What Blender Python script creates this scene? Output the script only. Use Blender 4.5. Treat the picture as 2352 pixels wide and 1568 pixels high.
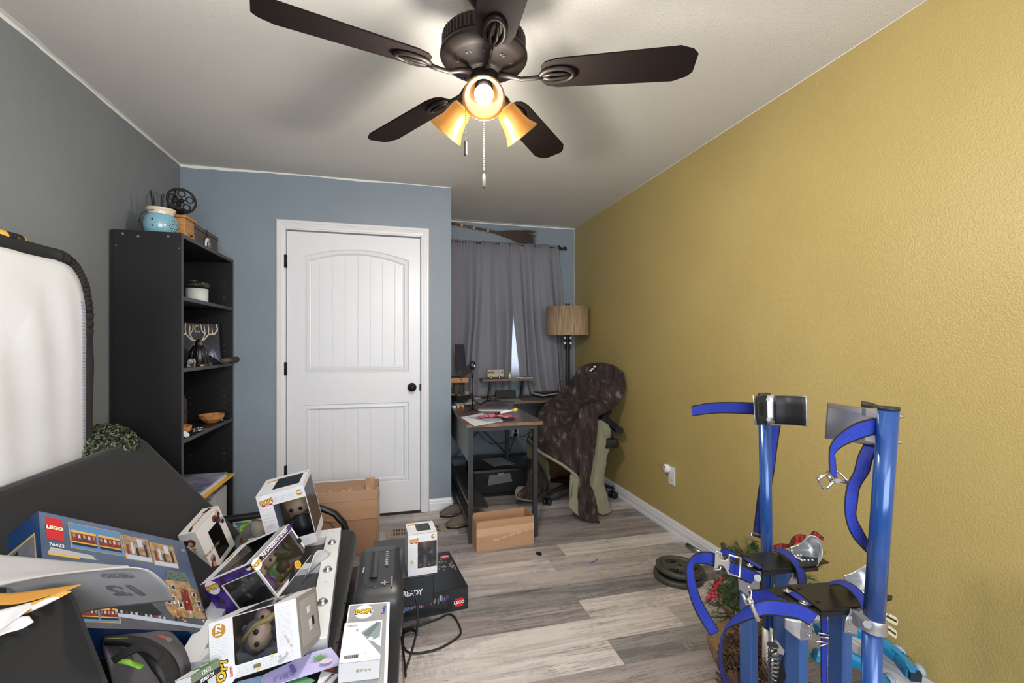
import bpy, bmesh, math, random
from mathutils import Matrix, Vector, noise
random.seed(7)
for o in list(bpy.data.objects): bpy.data.objects.remove(o)
C = bpy.context.scene.collection
SC = bpy.context.scene
PI = math.pi
# ------------------------------------------------------------------ camera, world, lights, exposure
cam = bpy.data.objects.new('camera', bpy.data.cameras.new('camera')); C.objects.link(cam)
cam.location = (0, 0, 1.245); cam.rotation_euler = (PI/2, 0, -math.atan(269/1045))
cam.data.sensor_width = 36; cam.data.lens = 36*1045/2352; cam.data.shift_y = 8/2352
cam.data.clip_start = 0.02; cam.data.clip_end = 60
SC.camera = cam
w = bpy.data.worlds.new('daylight'); SC.world = w; w.use_nodes = True
w.node_tree.nodes['Background'].inputs[0].default_value = (.92, .95, 1, 1)
w.node_tree.nodes['Background'].inputs[1].default_value = 3.2
SC.view_settings.view_transform = 'Standard'; SC.view_settings.look = 'None'
SC.view_settings.exposure = 0.16; SC.view_settings.gamma = 1.0
SC.view_settings.use_curve_mapping = False
def lamp(name, kind, loc, power, col, **k):
    d = bpy.data.lights.new(name, kind); d.energy = power; d.color = col
    for a, b in k.items(): setattr(d, a, b)
    o = bpy.data.objects.new(name, d); C.objects.link(o); o.location = loc
    return o
# fill light added behind the camera, coloured like daylight from an assumed window
L = lamp('rear_fill', 'AREA', (0.35, -1.22, 1.45), 50, (.90, .95, 1), shape='RECTANGLE', size=2.3, size_y=1.5)
L.rotation_euler = (PI/2, 0, 0)
# second fill light added behind the camera, aimed up to bounce off the ceiling
L2 = lamp('bounce_fill', 'AREA', (-.15, -.75, 1.70), 32, (1, .95, .88), shape='DISK', size=.45)
L2.rotation_euler = (PI, 0, 0)
FAN = Vector((.279, 1.447, 0))
SHADE_ANG = [math.radians(a) for a in (259, 19, 139)]
for a in SHADE_ANG:
    r = .045; lamp('bulb_light', 'POINT', (FAN.x+r*math.cos(a), FAN.y+r*math.sin(a), 1.88), 16.5, (1, .92, .82), shadow_soft_size=.05)

# ------------------------------------------------------------------ helpers
def lin(c):
    r = []
    for x in c[:3]:
        x = x/255
        r.append(x/12.92 if x <= .04045 else ((x+.055)/1.055)**2.4)
    return (*r, 1)
MATS = {}
def pm(name, col, rough=.6, metal=0, bump=None, var=None, spec=.5, trans=0, emit=None, sheen=0, coat=0, stretch=None):
    """procedural material: col 0..255 sRGB; bump=(scale,strength,distance); var=(scale,colour2,contrast)"""
    if name in MATS: return MATS[name]
    m = bpy.data.materials.new(name); m.use_nodes = True; MATS[name] = m
    n = m.node_tree.nodes; l = m.node_tree.links; b = n['Principled BSDF']
    b.inputs['Base Color'].default_value = lin(col); b.inputs['Roughness'].default_value = rough
    b.inputs['Metallic'].default_value = metal; b.inputs['Specular IOR Level'].default_value = spec
    if sheen: b.inputs['Sheen Weight'].default_value = sheen
    if coat: b.inputs['Coat Weight'].default_value = coat; b.inputs['Coat Roughness'].default_value = .15
    g = n.new('ShaderNodeNewGeometry'); src = g.outputs['Position']
    if stretch:
        mp = n.new('ShaderNodeMapping'); mp.inputs['Scale'].default_value = stretch
        l.new(src, mp.inputs[0]); src = mp.outputs[0]
    if var:
        t = n.new('ShaderNodeTexNoise'); t.inputs['Scale'].default_value = var[0]; t.inputs['Detail'].default_value = 5
        l.new(src, t.inputs['Vector'])
        r = n.new('ShaderNodeValToRGB'); c = var[2] if len(var) > 2 else .15
        r.color_ramp.elements[0].position = .5-c; r.color_ramp.elements[1].position = .5+c
        r.color_ramp.elements[0].color = lin(col); r.color_ramp.elements[1].color = lin(var[1])
        l.new(t.outputs['Fac'], r.inputs[0]); l.new(r.outputs[0], b.inputs['Base Color'])
    if bump:
        t2 = n.new('ShaderNodeTexNoise'); t2.inputs['Scale'].default_value = bump[0]; t2.inputs['Detail'].default_value = 3
        l.new(src, t2.inputs['Vector'])
        bp = n.new('ShaderNodeBump'); bp.inputs['Strength'].default_value = bump[1]
        bp.inputs['Distance'].default_value = bump[2] if len(bump) > 2 else .003
        l.new(t2.outputs['Fac'], bp.inputs['Height']); l.new(bp.outputs[0], b.inputs['Normal'])
    if trans: b.inputs['Transmission Weight'].default_value = trans
    if emit: b.inputs['Emission Color'].default_value = lin(emit[0]); b.inputs['Emission Strength'].default_value = emit[1]
    return m
def wall_mat(name, col, col2, rough=.55, bs=170, st=.2, patch=2.0):
    m = pm(name, col, rough, var=(patch, col2, .22))
    n = m.node_tree.nodes; l = m.node_tree.links; b = n['Principled BSDF']; g = n['Geometry']
    t = n.new('ShaderNodeTexNoise'); t.inputs['Scale'].default_value = bs; t.inputs['Detail'].default_value = 2
    l.new(g.outputs['Position'], t.inputs['Vector'])
    r = n.new('ShaderNodeValToRGB'); r.color_ramp.elements[0].position = .42; r.color_ramp.elements[1].position = .62
    l.new(t.outputs['Fac'], r.inputs[0])
    bp = n.new('ShaderNodeBump'); bp.inputs['Strength'].default_value = st; bp.inputs['Distance'].default_value = .0022
    l.new(r.outputs[0], bp.inputs['Height']); l.new(bp.outputs[0], b.inputs['Normal'])
    return m
def clear_mat(name, tint=(235, 238, 242), refl=.025):
    if name in MATS: return MATS[name]
    m = bpy.data.materials.new(name); m.use_nodes = True; MATS[name] = m
    n = m.node_tree.nodes; l = m.node_tree.links; n.clear()
    o = n.new('ShaderNodeOutputMaterial'); mx = n.new('ShaderNodeMixShader'); t = n.new('ShaderNodeBsdfTransparent'); g = n.new('ShaderNodeBsdfGlossy')
    t.inputs[0].default_value = lin(tint); g.inputs['Roughness'].default_value = .12
    f = n.new('ShaderNodeFresnel'); f.inputs[0].default_value = 1.32
    ad = n.new('ShaderNodeMath'); ad.operation = 'ADD'; ad.inputs[1].default_value = refl; l.new(f.outputs[0], ad.inputs[0])
    tx = n.new('ShaderNodeTexNoise'); tx.inputs['Scale'].default_value = 18
    bp = n.new('ShaderNodeBump'); bp.inputs['Strength'].default_value = .35; bp.inputs['Distance'].default_value = .004
    gg = n.new('ShaderNodeNewGeometry'); l.new(gg.outputs['Position'], tx.inputs['Vector']); l.new(tx.outputs['Fac'], bp.inputs['Height']); l.new(bp.outputs[0], g.inputs['Normal'])
    l.new(ad.outputs[0], mx.inputs[0]); l.new(t.outputs[0], mx.inputs[1]); l.new(g.outputs[0], mx.inputs[2]); l.new(mx.outputs[0], o.inputs[0])
    return m
def translucent_mat(name, col, fac, rough=.5, emit=0, var=None):
    if name in MATS: return MATS[name]
    m = bpy.data.materials.new(name); m.use_nodes = True; MATS[name] = m
    n = m.node_tree.nodes; l = m.node_tree.links; b = n['Principled BSDF']; o = n['Material Output']
    b.inputs['Base Color'].default_value = lin(col); b.inputs['Roughness'].default_value = rough
    t = n.new('ShaderNodeBsdfTranslucent'); t.inputs[0].default_value = lin(col)
    mx = n.new('ShaderNodeMixShader'); mx.inputs[0].default_value = fac
    l.new(b.outputs[0], mx.inputs[1]); l.new(t.outputs[0], mx.inputs[2]); l.new(mx.outputs[0], o.inputs[0])
    if emit: b.inputs['Emission Color'].default_value = lin(col); b.inputs['Emission Strength'].default_value = emit
    if var:
        g = n.new('ShaderNodeNewGeometry'); x = n.new('ShaderNodeTexNoise'); x.inputs['Scale'].default_value = var
        l.new(g.outputs['Position'], x.inputs['Vector']); bp = n.new('ShaderNodeBump'); bp.inputs['Strength'].default_value = .25; bp.inputs['Distance'].default_value = .002
        l.new(x.outputs['Fac'], bp.inputs['Height']); l.new(bp.outputs[0], b.inputs['Normal'])
    return m

V = Vector
WM = {}
class MB:
    def __init__(s): s.v = []; s.f = []; s.m = []; s.s = []
    def add(s, vs, fs, m=0, smooth=False):
        k = len(s.v); s.v += [tuple(x) for x in vs]
        for f in fs: s.f.append(tuple(i+k for i in f)); s.m.append(m); s.s.append(smooth)
        return s
    def box(s, a, b, m=0, M=None):
        x0, y0, z0 = a; x1, y1, z1 = b
        vs = [V(p) for p in ((x0,y0,z0),(x1,y0,z0),(x1,y1,z0),(x0,y1,z0),(x0,y0,z1),(x1,y0,z1),(x1,y1,z1),(x0,y1,z1))]
        if M: vs = [M @ p for p in vs]
        return s.add(vs, [(0,3,2,1),(4,5,6,7),(0,1,5,4),(1,2,6,5),(2,3,7,6),(3,0,4,7)], m)
    def cbox(s, c, d, m=0, M=None):
        h = [x/2 for x in d]; return s.box((c[0]-h[0], c[1]-h[1], c[2]-h[2]), (c[0]+h[0], c[1]+h[1], c[2]+h[2]), m, M)
    def bar(s, a, b, w, h, m=0, up=(0, 0, 1)):
        a = V(a); b = V(b); d = (b-a); L = d.length; d.normalize(); u = V(up)
        if abs(d.dot(u)) > .98: u = V((1, 0, 0))
        x = d.cross(u).normalized(); z = x.cross(d).normalized()
        M = Matrix((x, d, z)).transposed().to_4x4(); M.translation = a
        return s.box((-w/2, 0, -h/2), (w/2, L, h/2), m, M)
    def tube(s, pts, r, n=8, m=0, closed=False, caps=True, smooth=True, flat=1.0):
        P = [V(p) for p in pts]; k = len(P); R = r if isinstance(r, (list, tuple)) else [r]*k
        vs = []; prev = None
        for i in range(k):
            if closed: d = P[(i+1) % k]-P[i-1]
            else: d = P[min(i+1, k-1)]-P[max(i-1, 0)]
            d.normalize()
            if prev is None:
                u = V((0, 0, 1)) if abs(d.z) < .9 else V((1, 0, 0))
                x = d.cross(u).normalized()
            else:
                x = (prev-d*prev.dot(d)); x = x.normalized() if x.length > 1e-6 else d.cross(V((0, 0, 1))).normalized()
            prev = x; y = d.cross(x)
            for j in range(n):
                a = 2*PI*j/n; vs.append(P[i]+x*(R[i]*math.cos(a))+y*(R[i]*flat*math.sin(a)))
        fs = []
        for i in range(k if closed else k-1):
            for j in range(n):
                a = i*n+j; b = i*n+(j+1) % n; c = ((i+1) % k)*n+(j+1) % n; d2 = ((i+1) % k)*n+j
                fs.append((a, b, c, d2))
        s.add(vs, fs, m, smooth)
        if caps and not closed:
            k0 = len(s.v)-len(vs); s.f.append(tuple(k0+j for j in range(n))[::-1]); s.m.append(m); s.s.append(False)
            s.f.append(tuple(k0+(k-1)*n+j for j in range(n))); s.m.append(m); s.s.append(False)
        return s
    def lathe(s, prof, c=(0, 0, 0), n=24, m=0, M=None, smooth=True, a0=0, a1=2*PI, mf=None):
        full = abs(a1-a0-2*PI) < 1e-6; k = n if full else n+1; vs = []
        for r, z in prof:
            for j in range(k):
                a = a0+(a1-a0)*j/n; p = V((r*math.cos(a), r*math.sin(a), z))
                vs.append(M @ p if M else p+V(c))
        for i in range(len(prof)-1):
            fs = []
            for j in range(n):
                a = i*k+j; b = i*k+(j+1) % k; fs.append((a, b, b+k, a+k))
            if i == 0: s.add(vs, fs, mf(i) if mf else m, smooth); base = len(s.v)-len(vs)
            else:
                for f in fs: s.f.append(tuple(q+base for q in f)); s.m.append(mf(i) if mf else m); s.s.append(smooth)
        return s
    def ball(s, c, r, n=14, m=0, sc=(1, 1, 1), M=None):
        k = n//2
        prof = [(max(1e-4, r*math.sin(PI*i/k)), -r*math.cos(PI*i/k)) for i in range(k+1)]
        T = Matrix.Translation(c) @ (M or Matrix.Identity(4)) @ Matrix.Diagonal((*sc, 1))
        return s.lathe(prof, n=n, m=m, M=T)
    def prism(s, poly, z0, z1, m=0, M=None, msides=None):
        n = len(poly); vs = [V((x, y, z0)) for x, y in poly]+[V((x, y, z1)) for x, y in poly]
        if M: vs = [M @ p for p in vs]
        s.add(vs, [tuple(range(n))[::-1], tuple(range(n, 2*n))], m)
        k = len(s.v)-2*n
        for i in range(n):
            j = (i+1) % n; s.f.append((k+i, k+j, k+n+j, k+n+i)); s.m.append(m if msides is None else msides); s.s.append(False)
        return s
    def slab(s, pts, t, m=0, nrm=None):
        """polygon of 3-D points given thickness t downwards along its normal"""
        P = [V(p) for p in pts]; n = len(P)
        N = nrm and V(nrm) or (P[1]-P[0]).cross(P[2]-P[1]).normalized()
        vs = P+[p-N*t for p in P]
        s.add(vs, [tuple(range(n)), tuple(range(n, 2*n))[::-1]], m)
        k = len(s.v)-2*n
        for i in range(n):
            j = (i+1) % n; s.f.append((k+j, k+i, k+n+i, k+n+j)); s.m.append(m); s.s.append(False)
        return s
    def grid(s, fn, nu, nv, m=0, mf=None, smooth=True, wrap=False):
        vs = [V(fn(i/nu, j/nv)) for j in range(nv+1) for i in range(nu+1)]
        k = len(s.v); s.v += [tuple(p) for p in vs]
        for j in range(nv):
            for i in range(nu):
                a = j*(nu+1)+i; s.f.append((k+a, k+a+1, k+a+nu+2, k+a+nu+1)); s.m.append(mf(i, j) if mf else m); s.s.append(smooth)
        return s
    def patch(s, ctrl, nu=24, nv=24, m=0, mf=None, disp=0, dscale=6, seed=0):
        G = [[V(p) for p in row] for row in ctrl]
        def cr(P, t):
            n = len(P)-1; x = t*n; i = min(int(x), n-1); f = x-i
            p0 = P[max(i-1, 0)]; p1 = P[i]; p2 = P[i+1]; p3 = P[min(i+2, n)]
            if i == 0: p0 = p1*2-p2
            if i+1 == n: p3 = p2*2-p1
            return .5*((2*p1)+(p2-p0)*f+(2*p0-5*p1+4*p2-p3)*f*f+(3*p1-p0-3*p2+p3)*f**3)
        def fn(u, v):
            q = cr([cr(row, u) for row in G], v)
            if disp:
                o = V((seed, 0, 0)); a = noise.noise(q*dscale+o); b = noise.noise(q*dscale*2.7+o)
                q = q+V((.35, -.8, .45))*disp*(a+.5*b)
            return q
        return s.grid(fn, nu, nv, m, mf)
def setm(ob, name, mb, mats): pass
def obj(name, mb, mats, parent=None, kind=None, label=None, cat=None, group=None, bevel=0, solid=0, sub=0, off=-1, world=True, seg=2):
    me = bpy.data.meshes.new(name); vs = mb.v
    if parent is not None and world:
        I = WM[parent.name].inverted(); vs = [tuple(I @ V(p)) for p in vs]
    elif parent is None and world and cat:      # a thing that is one mesh: its origin at its base
        xs = [p[0] for p in vs]; ys = [p[1] for p in vs]; zs = [p[2] for p in vs]
        o = V(((min(xs)+max(xs))/2, (min(ys)+max(ys))/2, min(zs))); vs = [tuple(V(p)-o) for p in vs]
    me.from_pydata(vs, [], mb.f)
    if not isinstance(mats, (list, tuple)): mats = [mats]
    for m in mats: me.materials.append(m)
    me.polygons.foreach_set('material_index', mb.m); me.polygons.foreach_set('use_smooth', mb.s); me.update()
    ob = bpy.data.objects.new(name, me); C.objects.link(ob)
    if parent is not None: ob.parent = parent; WM[ob.name] = WM[parent.name]
    else:
        WM[ob.name] = Matrix.Identity(4)
        if world and cat: ob.location = o; WM[ob.name] = Matrix.Translation(o)
    if bevel:
        b = ob.modifiers.new('bevel', 'BEVEL'); b.width = bevel; b.segments = seg; b.limit_method = 'ANGLE'; b.angle_limit = .6
    if solid:
        b = ob.modifiers.new('solid', 'SOLIDIFY'); b.thickness = solid; b.offset = off
    if sub:
        b = ob.modifiers.new('sub', 'SUBSURF'); b.levels = sub; b.render_levels = sub
    for k, x in (('kind', kind), ('label', label), ('category', cat), ('group', group)):
        if x: ob[k] = x
    return ob
def thing(name, label, cat, loc=(0, 0, 0), M=None, group=None):
    o = bpy.data.objects.new(name, None); C.objects.link(o); o.empty_display_size = .05
    if M is None: M = Matrix.Translation(loc)
    o.matrix_world = M; WM[o.name] = M.copy()
    o['label'] = label; o['category'] = cat
    if group: o['group'] = group
    return o
TXT = []
def text(s, size, M, mat, parent, bold=0, ext=.0003, align='CENTER', name='lettering', sx=1.0, local=False, label=None):
    TXT.append((s, size, M.copy(), mat, parent, bold, ext, align, name, sx, local, label))
def flush_text():
    tmp = []
    for t in TXT:
        cu = bpy.data.curves.new('t', 'FONT'); cu.body = t[0]; cu.size = t[1]; cu.extrude = t[6]; cu.offset = t[5]
        cu.align_x = t[7]; cu.align_y = 'CENTER'; cu.resolution_u = 2
        o = bpy.data.objects.new('t', cu); C.objects.link(o); tmp.append(o)
    bpy.context.view_layer.update(); dg = bpy.context.evaluated_depsgraph_get()
    for t, o in zip(TXT, tmp):
        me = bpy.data.meshes.new_from_object(o.evaluated_get(dg)); M = t[2] @ Matrix.Diagonal((t[9], 1, 1, 1))
        if not t[10]: M = WM[t[4].name].inverted() @ M
        me.transform(M); me.materials.clear(); me.materials.append(t[3]); me.name = t[8]
        ob = bpy.data.objects.new(t[8], me); C.objects.link(ob); ob.parent = t[4]
        if t[11]: ob['label'] = t[11]
        bpy.data.objects.remove(o)
def frame(o, u, v):
    """matrix with x along u, y along v, at o"""
    u = V(u).normalized(); v = V(v); v = (v-u*v.dot(u)).normalized(); n = u.cross(v)
    M = Matrix((u, v, n)).transposed().to_4x4(); M.translation = V(o); return M
def circ(cx, cy, r, n=24, ry=None): return [(cx+r*math.cos(2*PI*i/n), cy+(ry or r)*math.sin(2*PI*i/n)) for i in range(n)]

# cardboard boxes with printed faces -------------------------------------------------
AX = {'x': V((1, 0, 0)), 'y': V((0, 1, 0)), 'z': V((0, 0, 1))}
FD = {'front': ((0,0,0), 'x', 1, 'z', 1), 'back': ((1,1,0), 'x', -1, 'z', 1), 'right': ((1,0,0), 'y', 1, 'z', 1),
      'left': ((0,1,0), 'y', -1, 'z', 1), 'top': ((0,0,1), 'x', 1, 'y', 1), 'bottom': ((0,1,0), 'x', 1, 'y', -1)}
class Carton:
    def __init__(s, name, label, cat, D, ctr, M3, group=None):
        s.D = V(D); M = Matrix([list(r) for r in M3]).to_4x4(); M.translation = V(ctr); s.R = M
        s.root = thing(name, label, cat, M=M, group=group); s.body = MB(); s.pr = MB(); s.prm = []; s.pane = MB(); s.bm = []
        s.lay = 0
    def face(s, f, rot=0):
        o, ua, us, va, vs = FD[f]; U = AX[ua]*us; W = AX[va]*vs
        w = s.D['xyz'.index(ua)]; h = s.D['xyz'.index(va)]
        o = V([(a-.5)*d for a, d in zip(o, s.D)])
        if rot == 1: o = o+U*w; U, W = W, -U; w, h = h, w
        elif rot == 2: o = o+U*w+W*h; U, W = -U, -W
        elif rot == 3: o = o+W*h; U, W = -W, U; w, h = h, w
        N = U.cross(W); M = Matrix((U, W, N)).transposed().to_4x4(); M.translation = o
        return M, w, h
    def mi(s, lst, m):
        if m not in lst: lst.append(m)
        return lst.index(m)
    def panel(s, f, mat, win=None, rot=0, t=.0012):
        M, w, h = s.face(f, rot); k = s.mi(s.bm, mat)
        if not win: s.body.box((0, 0, -t), (w, h, 0), k, M); return
        a, b, c, d = win[0]*w, win[1]*h, win[2]*w, win[3]*h
        for r in (((0, 0, -t), (w, b, 0)), ((0, d, -t), (w, h, 0)), ((0, b, -t), (a, d, 0)), ((c, b, -t), (w, d, 0))):
            if r[1][0]-r[0][0] > 1e-4 and r[1][1]-r[0][1] > 1e-4: s.body.box(*r, k, M)
        s.pane.box((a-.0, b, -t*.7), (c, d, -t*.3), 0, M)
    def rect(s, f, u0, v0, u1, v1, mat, rot=0, z=.0004):
        M, w, h = s.face(f, rot); s.pr.box((u0*w, v0*h, 0), (u1*w, v1*h, z), s.mi(s.prm, mat), M)
    def poly(s, f, pts, mat, rot=0, z=.0006):
        M, w, h = s.face(f, rot); s.pr.prism([(x*w, y*h) for x, y in pts], 0, z, s.mi(s.prm, mat), M)
    def disc(s, f, u, v, r, mat, rot=0, z=.0008, ry=None):
        M, w, h = s.face(f, rot); s.pr.prism(circ(u*w, v*h, r, 20, ry), 0, z, s.mi(s.prm, mat), M)
    def text(s, f, t, u, v, size, mat, rot=0, bold=0, z=.001, align='CENTER', sx=1, tilt=0):
        M, w, h = s.face(f, rot); text(t, size, M @ Matrix.Translation((u*w, v*h, z)) @ Matrix.Rotation(tilt, 4, 'Z'), mat, s.root, bold, .0002, align, sx=sx, local=True)
    def pop(s, f, u, v, size, rot=0, bubble=True, tilt=.12, sub=None):
        if bubble: s.disc(f, u, v, size*1.15, K['white'], rot, z=.0007)
        s.text(f, 'POP!', u, v, size, K['ink'], rot, bold=size*.10, z=.0010, tilt=tilt)
        s.text(f, 'POP!', u, v, size, K['gold_ink'], rot, bold=size*.03, z=.0014, tilt=tilt)
        if sub:
            M, w, h = s.face(f, rot); s.rect(f, u-size*.85/w, v-size*.72/h, u+size*.85/w, v-size*.42/h, K['red_ink'], rot, z=.0012)
            s.text(f, sub, u, v-size*.57/h, size*.26, K['white'], rot, z=.0016, bold=size*.01)
    def badge(s, f, t, u, v, r, rot=0, ring=None):
        s.disc(f, u, v, r, ring or K['badge_gold'], rot, z=.0008); s.text(f, t, u, v, r*1.15, K['white'], rot, bold=r*.05, z=.001)
    def line(s, f, u0, u1, v, n, mat, rot=0, seed=1, hh=.006):
        rnd = random.Random(seed)
        for i in range(n):
            a = u0+(u1-u0)*i/n; b = a+(u1-u0)/n*rnd.uniform(.3, .75); s.rect(f, a, v, b, v+hh*rnd.uniform(.7, 1.2), mat, rot, z=.0005)
    def done(s, bevel=.0008):
        obj('body', s.body, s.bm, s.root, world=False, bevel=0)
        if s.pane.v: obj('clear_window', s.pane, clear_mat('clear_plastic'), s.root, world=False)
        if s.pr.v: obj('print', s.pr, s.prm, s.root, world=False)
        return s.root
def figure(parent, c, R3, sc, hair, skin, dress, seed=0):
    """plain big-headed toy figure; R3 columns = right, depth, up in the box's local frame"""
    M = Matrix([list(r) for r in R3]).to_4x4(); M.translation = V(c); M = M @ Matrix.Diagonal((sc, sc, sc, 1))
    b = MB()
    b.lathe([(.001, 0), (.030, .002), (.026, .02), (.017, .045), (.012, .052)], n=14, m=2, M=M)
    b.tube([M @ V((-.016, 0, .046)), M @ V((-.028, -.01, .03)), M @ V((-.026, -.02, .018))], .006*sc, 6, 2)
    b.tube([M @ V((.016, 0, .046)), M @ V((.028, -.01, .03)), M @ V((.026, -.02, .018))], .006*sc, 6, 2)
    b.ball(M @ V((0, 0, .082)), .034*sc, 16, 1, (1, .85, .9), M.to_3x3().normalized().to_4x4())
    b.ball(M @ V((0, .007, .090)), .038*sc, 16, 0, (1.02, .85, .86), M.to_3x3().normalized().to_4x4())
    for x in (-.013, .013): b.ball(M @ V((x, -.028, .079)), .0062*sc, 8, 3, (1, .4, 1), M.to_3x3().normalized().to_4x4())
    rnd = random.Random(seed)
    for i in range(16):
        a = rnd.uniform(0, 2*PI); e = rnd.uniform(-.2, 1.4)
        p = M @ V((.034*math.cos(a)*math.cos(e), .010+.026*abs(math.sin(a))*math.cos(e), .090+.034*math.sin(e))); b.ball(p, .010*sc, 6, 0)
    return obj('toy_figure', b, [hair, skin, dress, K['ink']], parent, world=False)
K = {}
K['white'] = pm('white_print', (226, 226, 232), .45); K['ink'] = pm('black_ink', (18, 17, 20), .5)
K['grey_ink'] = pm('grey_ink', (170, 170, 178), .5); K['gold_ink'] = pm('yellow_ink', (238, 186, 40), .45)
K['red_ink'] = pm('red_ink', (196, 30, 36), .45); K['badge_gold'] = pm('badge_gold', (176, 128, 42), .4)
K['purple'] = pm('purple_print', (72, 34, 150), .4, var=(30, (18, 12, 40), .12)); K['violet'] = pm('violet_print', (84, 52, 110), .4)
K['carton_white'] = pm('white_card', (216, 216, 222), .5); K['carton_kraft'] = pm('kraft_inner', (150, 118, 92), .8)
K['cardboard'] = pm('corrugated_cardboard', (178, 140, 108), .85, var=(7, (166, 126, 95), .2), bump=(90, .2, .001), stretch=(.3, .3, 3))
K['tape'] = pm('packing_tape', (192, 158, 128), .3)
K['black_metal'] = pm('black_metal', (30, 30, 32), .45, .3); K['bronze'] = pm('oil_bronze', (30, 24, 21), .5, .35, spec=.3)
K['black_plastic'] = pm('black_plastic', (24, 24, 26), .4); K['dark_plastic'] = pm('dark_grey_plastic', (52, 54, 58), .42)
K['black_rubber'] = pm('black_rubber', (20, 20, 21), .6); K['white_paint'] = pm('white_trim_paint', (222, 222, 226), .32)
K['paper'] = pm('white_paper', (222, 222, 226), .7); K['grey_paper'] = pm('grey_paper', (150, 150, 156), .7)
K['steel'] = pm('bright_steel', (190, 190, 192), .25, 1.0); K['alu'] = pm('brushed_aluminium', (196, 196, 200), .32, .92, bump=(160, .15, .0006), stretch=(1, 1, .08))
K['polished'] = pm('polished_aluminium', (206, 206, 208), .34, .9)
K['chain'] = pm('dull_chain_metal', (84, 80, 76), .6, .5, spec=.2); K['screw'] = pm('zinc_screw', (160, 160, 160), .3, .9)
# ------------------------------------------------------------------ the room
XL, XR, YB, YA, YR, CH = -1.374, 1.785, 3.46, 4.37, -1.3, 2.44
XC = .414
M_blue = wall_mat('blue_grey_paint', (133, 146, 158), (126, 138, 150), .5, 170, .2)
M_grey = wall_mat('grey_paint', (128, 132, 134), (122, 126, 129), .5, 170, .2)
M_ochre = wall_mat('ochre_paint', (182, 162, 102), (174, 153, 94), .42, 150, .28, 1.6)
M_ceil = wall_mat('ceiling_paint', (214, 211, 206), (210, 207, 202), .8, 190, .25)
M_prim = pm('primer_white', (226, 226, 224), .7)
M_base = K['white_paint']
WT = .1
def st(name, mb, m, parent=None, bevel=0, **k): return obj(name, mb, m, parent, 'structure' if parent is None else None, world=True, bevel=bevel, **k)
fl = st('floor', MB().box((XL-WT, YR-WT, -.06), (XR+WT, YA+WT+.1, -.004)), pm('subfloor', (70, 66, 62), .9))
def plank_mat(name, a, b, c):
    if name in MATS: return MATS[name]
    m = bpy.data.materials.new(name); m.use_nodes = True; MATS[name] = m
    n = m.node_tree.nodes; l = m.node_tree.links; bs = n['Principled BSDF']; bs.inputs['Roughness'].default_value = .42
    g = n.new('ShaderNodeNewGeometry'); oi = n.new('ShaderNodeObjectInfo')
    ml = n.new('ShaderNodeVectorMath'); ml.operation = 'SCALE'; ml.inputs[3].default_value = 37
    cb = n.new('ShaderNodeCombineXYZ'); l.new(oi.outputs['Random'], cb.inputs[0]); l.new(oi.outputs['Random'], cb.inputs[2]); l.new(cb.outputs[0], ml.inputs[0])
    ad = n.new('ShaderNodeVectorMath'); l.new(g.outputs['Position'], ad.inputs[0]); l.new(ml.outputs[0], ad.inputs[1])
    def nz(scale, stretch, det, dist=0):
        mp = n.new('ShaderNodeMapping'); mp.inputs['Scale'].default_value = stretch; l.new(ad.outputs[0], mp.inputs[0])
        t = n.new('ShaderNodeTexNoise'); t.inputs['Scale'].default_value = scale; t.inputs['Detail'].default_value = det
        t.inputs['Distortion'].default_value = dist; t.inputs['Roughness'].default_value = .62; l.new(mp.outputs[0], t.inputs['Vector']); return t
    t1 = nz(5, (.35, 3.2, 1), 8, .9)
    r1 = n.new('ShaderNodeValToRGB'); e = r1.color_ramp.elements; e[0].position = .40; e[0].color = lin(b); e[1].position = .57; e[1].color = lin(a); l.new(t1.outputs['Fac'], r1.inputs[0])
    t2 = nz(9, (.28, 7, 1), 4, 1.6)      # sharp dark veins
    r2 = n.new('ShaderNodeValToRGB'); e = r2.color_ramp.elements; e[0].position = .51; e[0].color = (1, 1, 1, 1); e[1].position = .545; e[1].color = (0, 0, 0, 1)
    x = e.new(.60); x.color = (1, 1, 1, 1); l.new(t2.outputs['Fac'], r2.inputs[0])
    t3 = nz(3.2, (.8, 1.5, 1), 2)
    r3 = n.new('ShaderNodeValToRGB'); e = r3.color_ramp.elements; e[0].position = .40; e[0].color = (.10, .10, .10, 1); e[1].position = .56; e[1].color = (.9, .9, .9, 1); l.new(t3.outputs['Fac'], r3.inputs[0])
    iv = n.new('ShaderNodeMath'); iv.operation = 'SUBTRACT'; iv.inputs[0].default_value = 1; l.new(r2.outputs[0], iv.inputs[1])
    mu = n.new('ShaderNodeMath'); mu.operation = 'MULTIPLY'; l.new(iv.outputs[0], mu.inputs[0]); l.new(r3.outputs[0], mu.inputs[1])
    mx = n.new('ShaderNodeMix'); mx.data_type = 'RGBA'; l.new(mu.outputs[0], mx.inputs[0]); l.new(r1.outputs[0], mx.inputs[6]); mx.inputs[7].default_value = lin(c)
    # cross saw marks
    t4 = nz(26, (4, .5, 1), 3); t5 = nz(2.2, (1, 2.5, 1), 2)
    mm = n.new('ShaderNodeMath'); mm.operation = 'MULTIPLY'; l.new(t4.outputs['Fac'], mm.inputs[0]); l.new(t5.outputs['Fac'], mm.inputs[1])
    r4 = n.new('ShaderNodeValToRGB'); e = r4.color_ramp.elements; e[0].position = .30; e[0].color = (0, 0, 0, 1); e[1].position = .42; e[1].color = (.45, .45, .45, 1); l.new(mm.outputs[0], r4.inputs[0])
    m2 = n.new('ShaderNodeMix'); m2.data_type = 'RGBA'; l.new(r4.outputs[0], m2.inputs[0]); l.new(mx.outputs[2], m2.inputs[6]); m2.inputs[7].default_value = lin([min(255, q*1.12) for q in a])
    l.new(m2.outputs[2], bs.inputs['Base Color'])
    bp = n.new('ShaderNodeBump'); bp.inputs['Strength'].default_value = .25; bp.inputs['Distance'].default_value = .001
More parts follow.
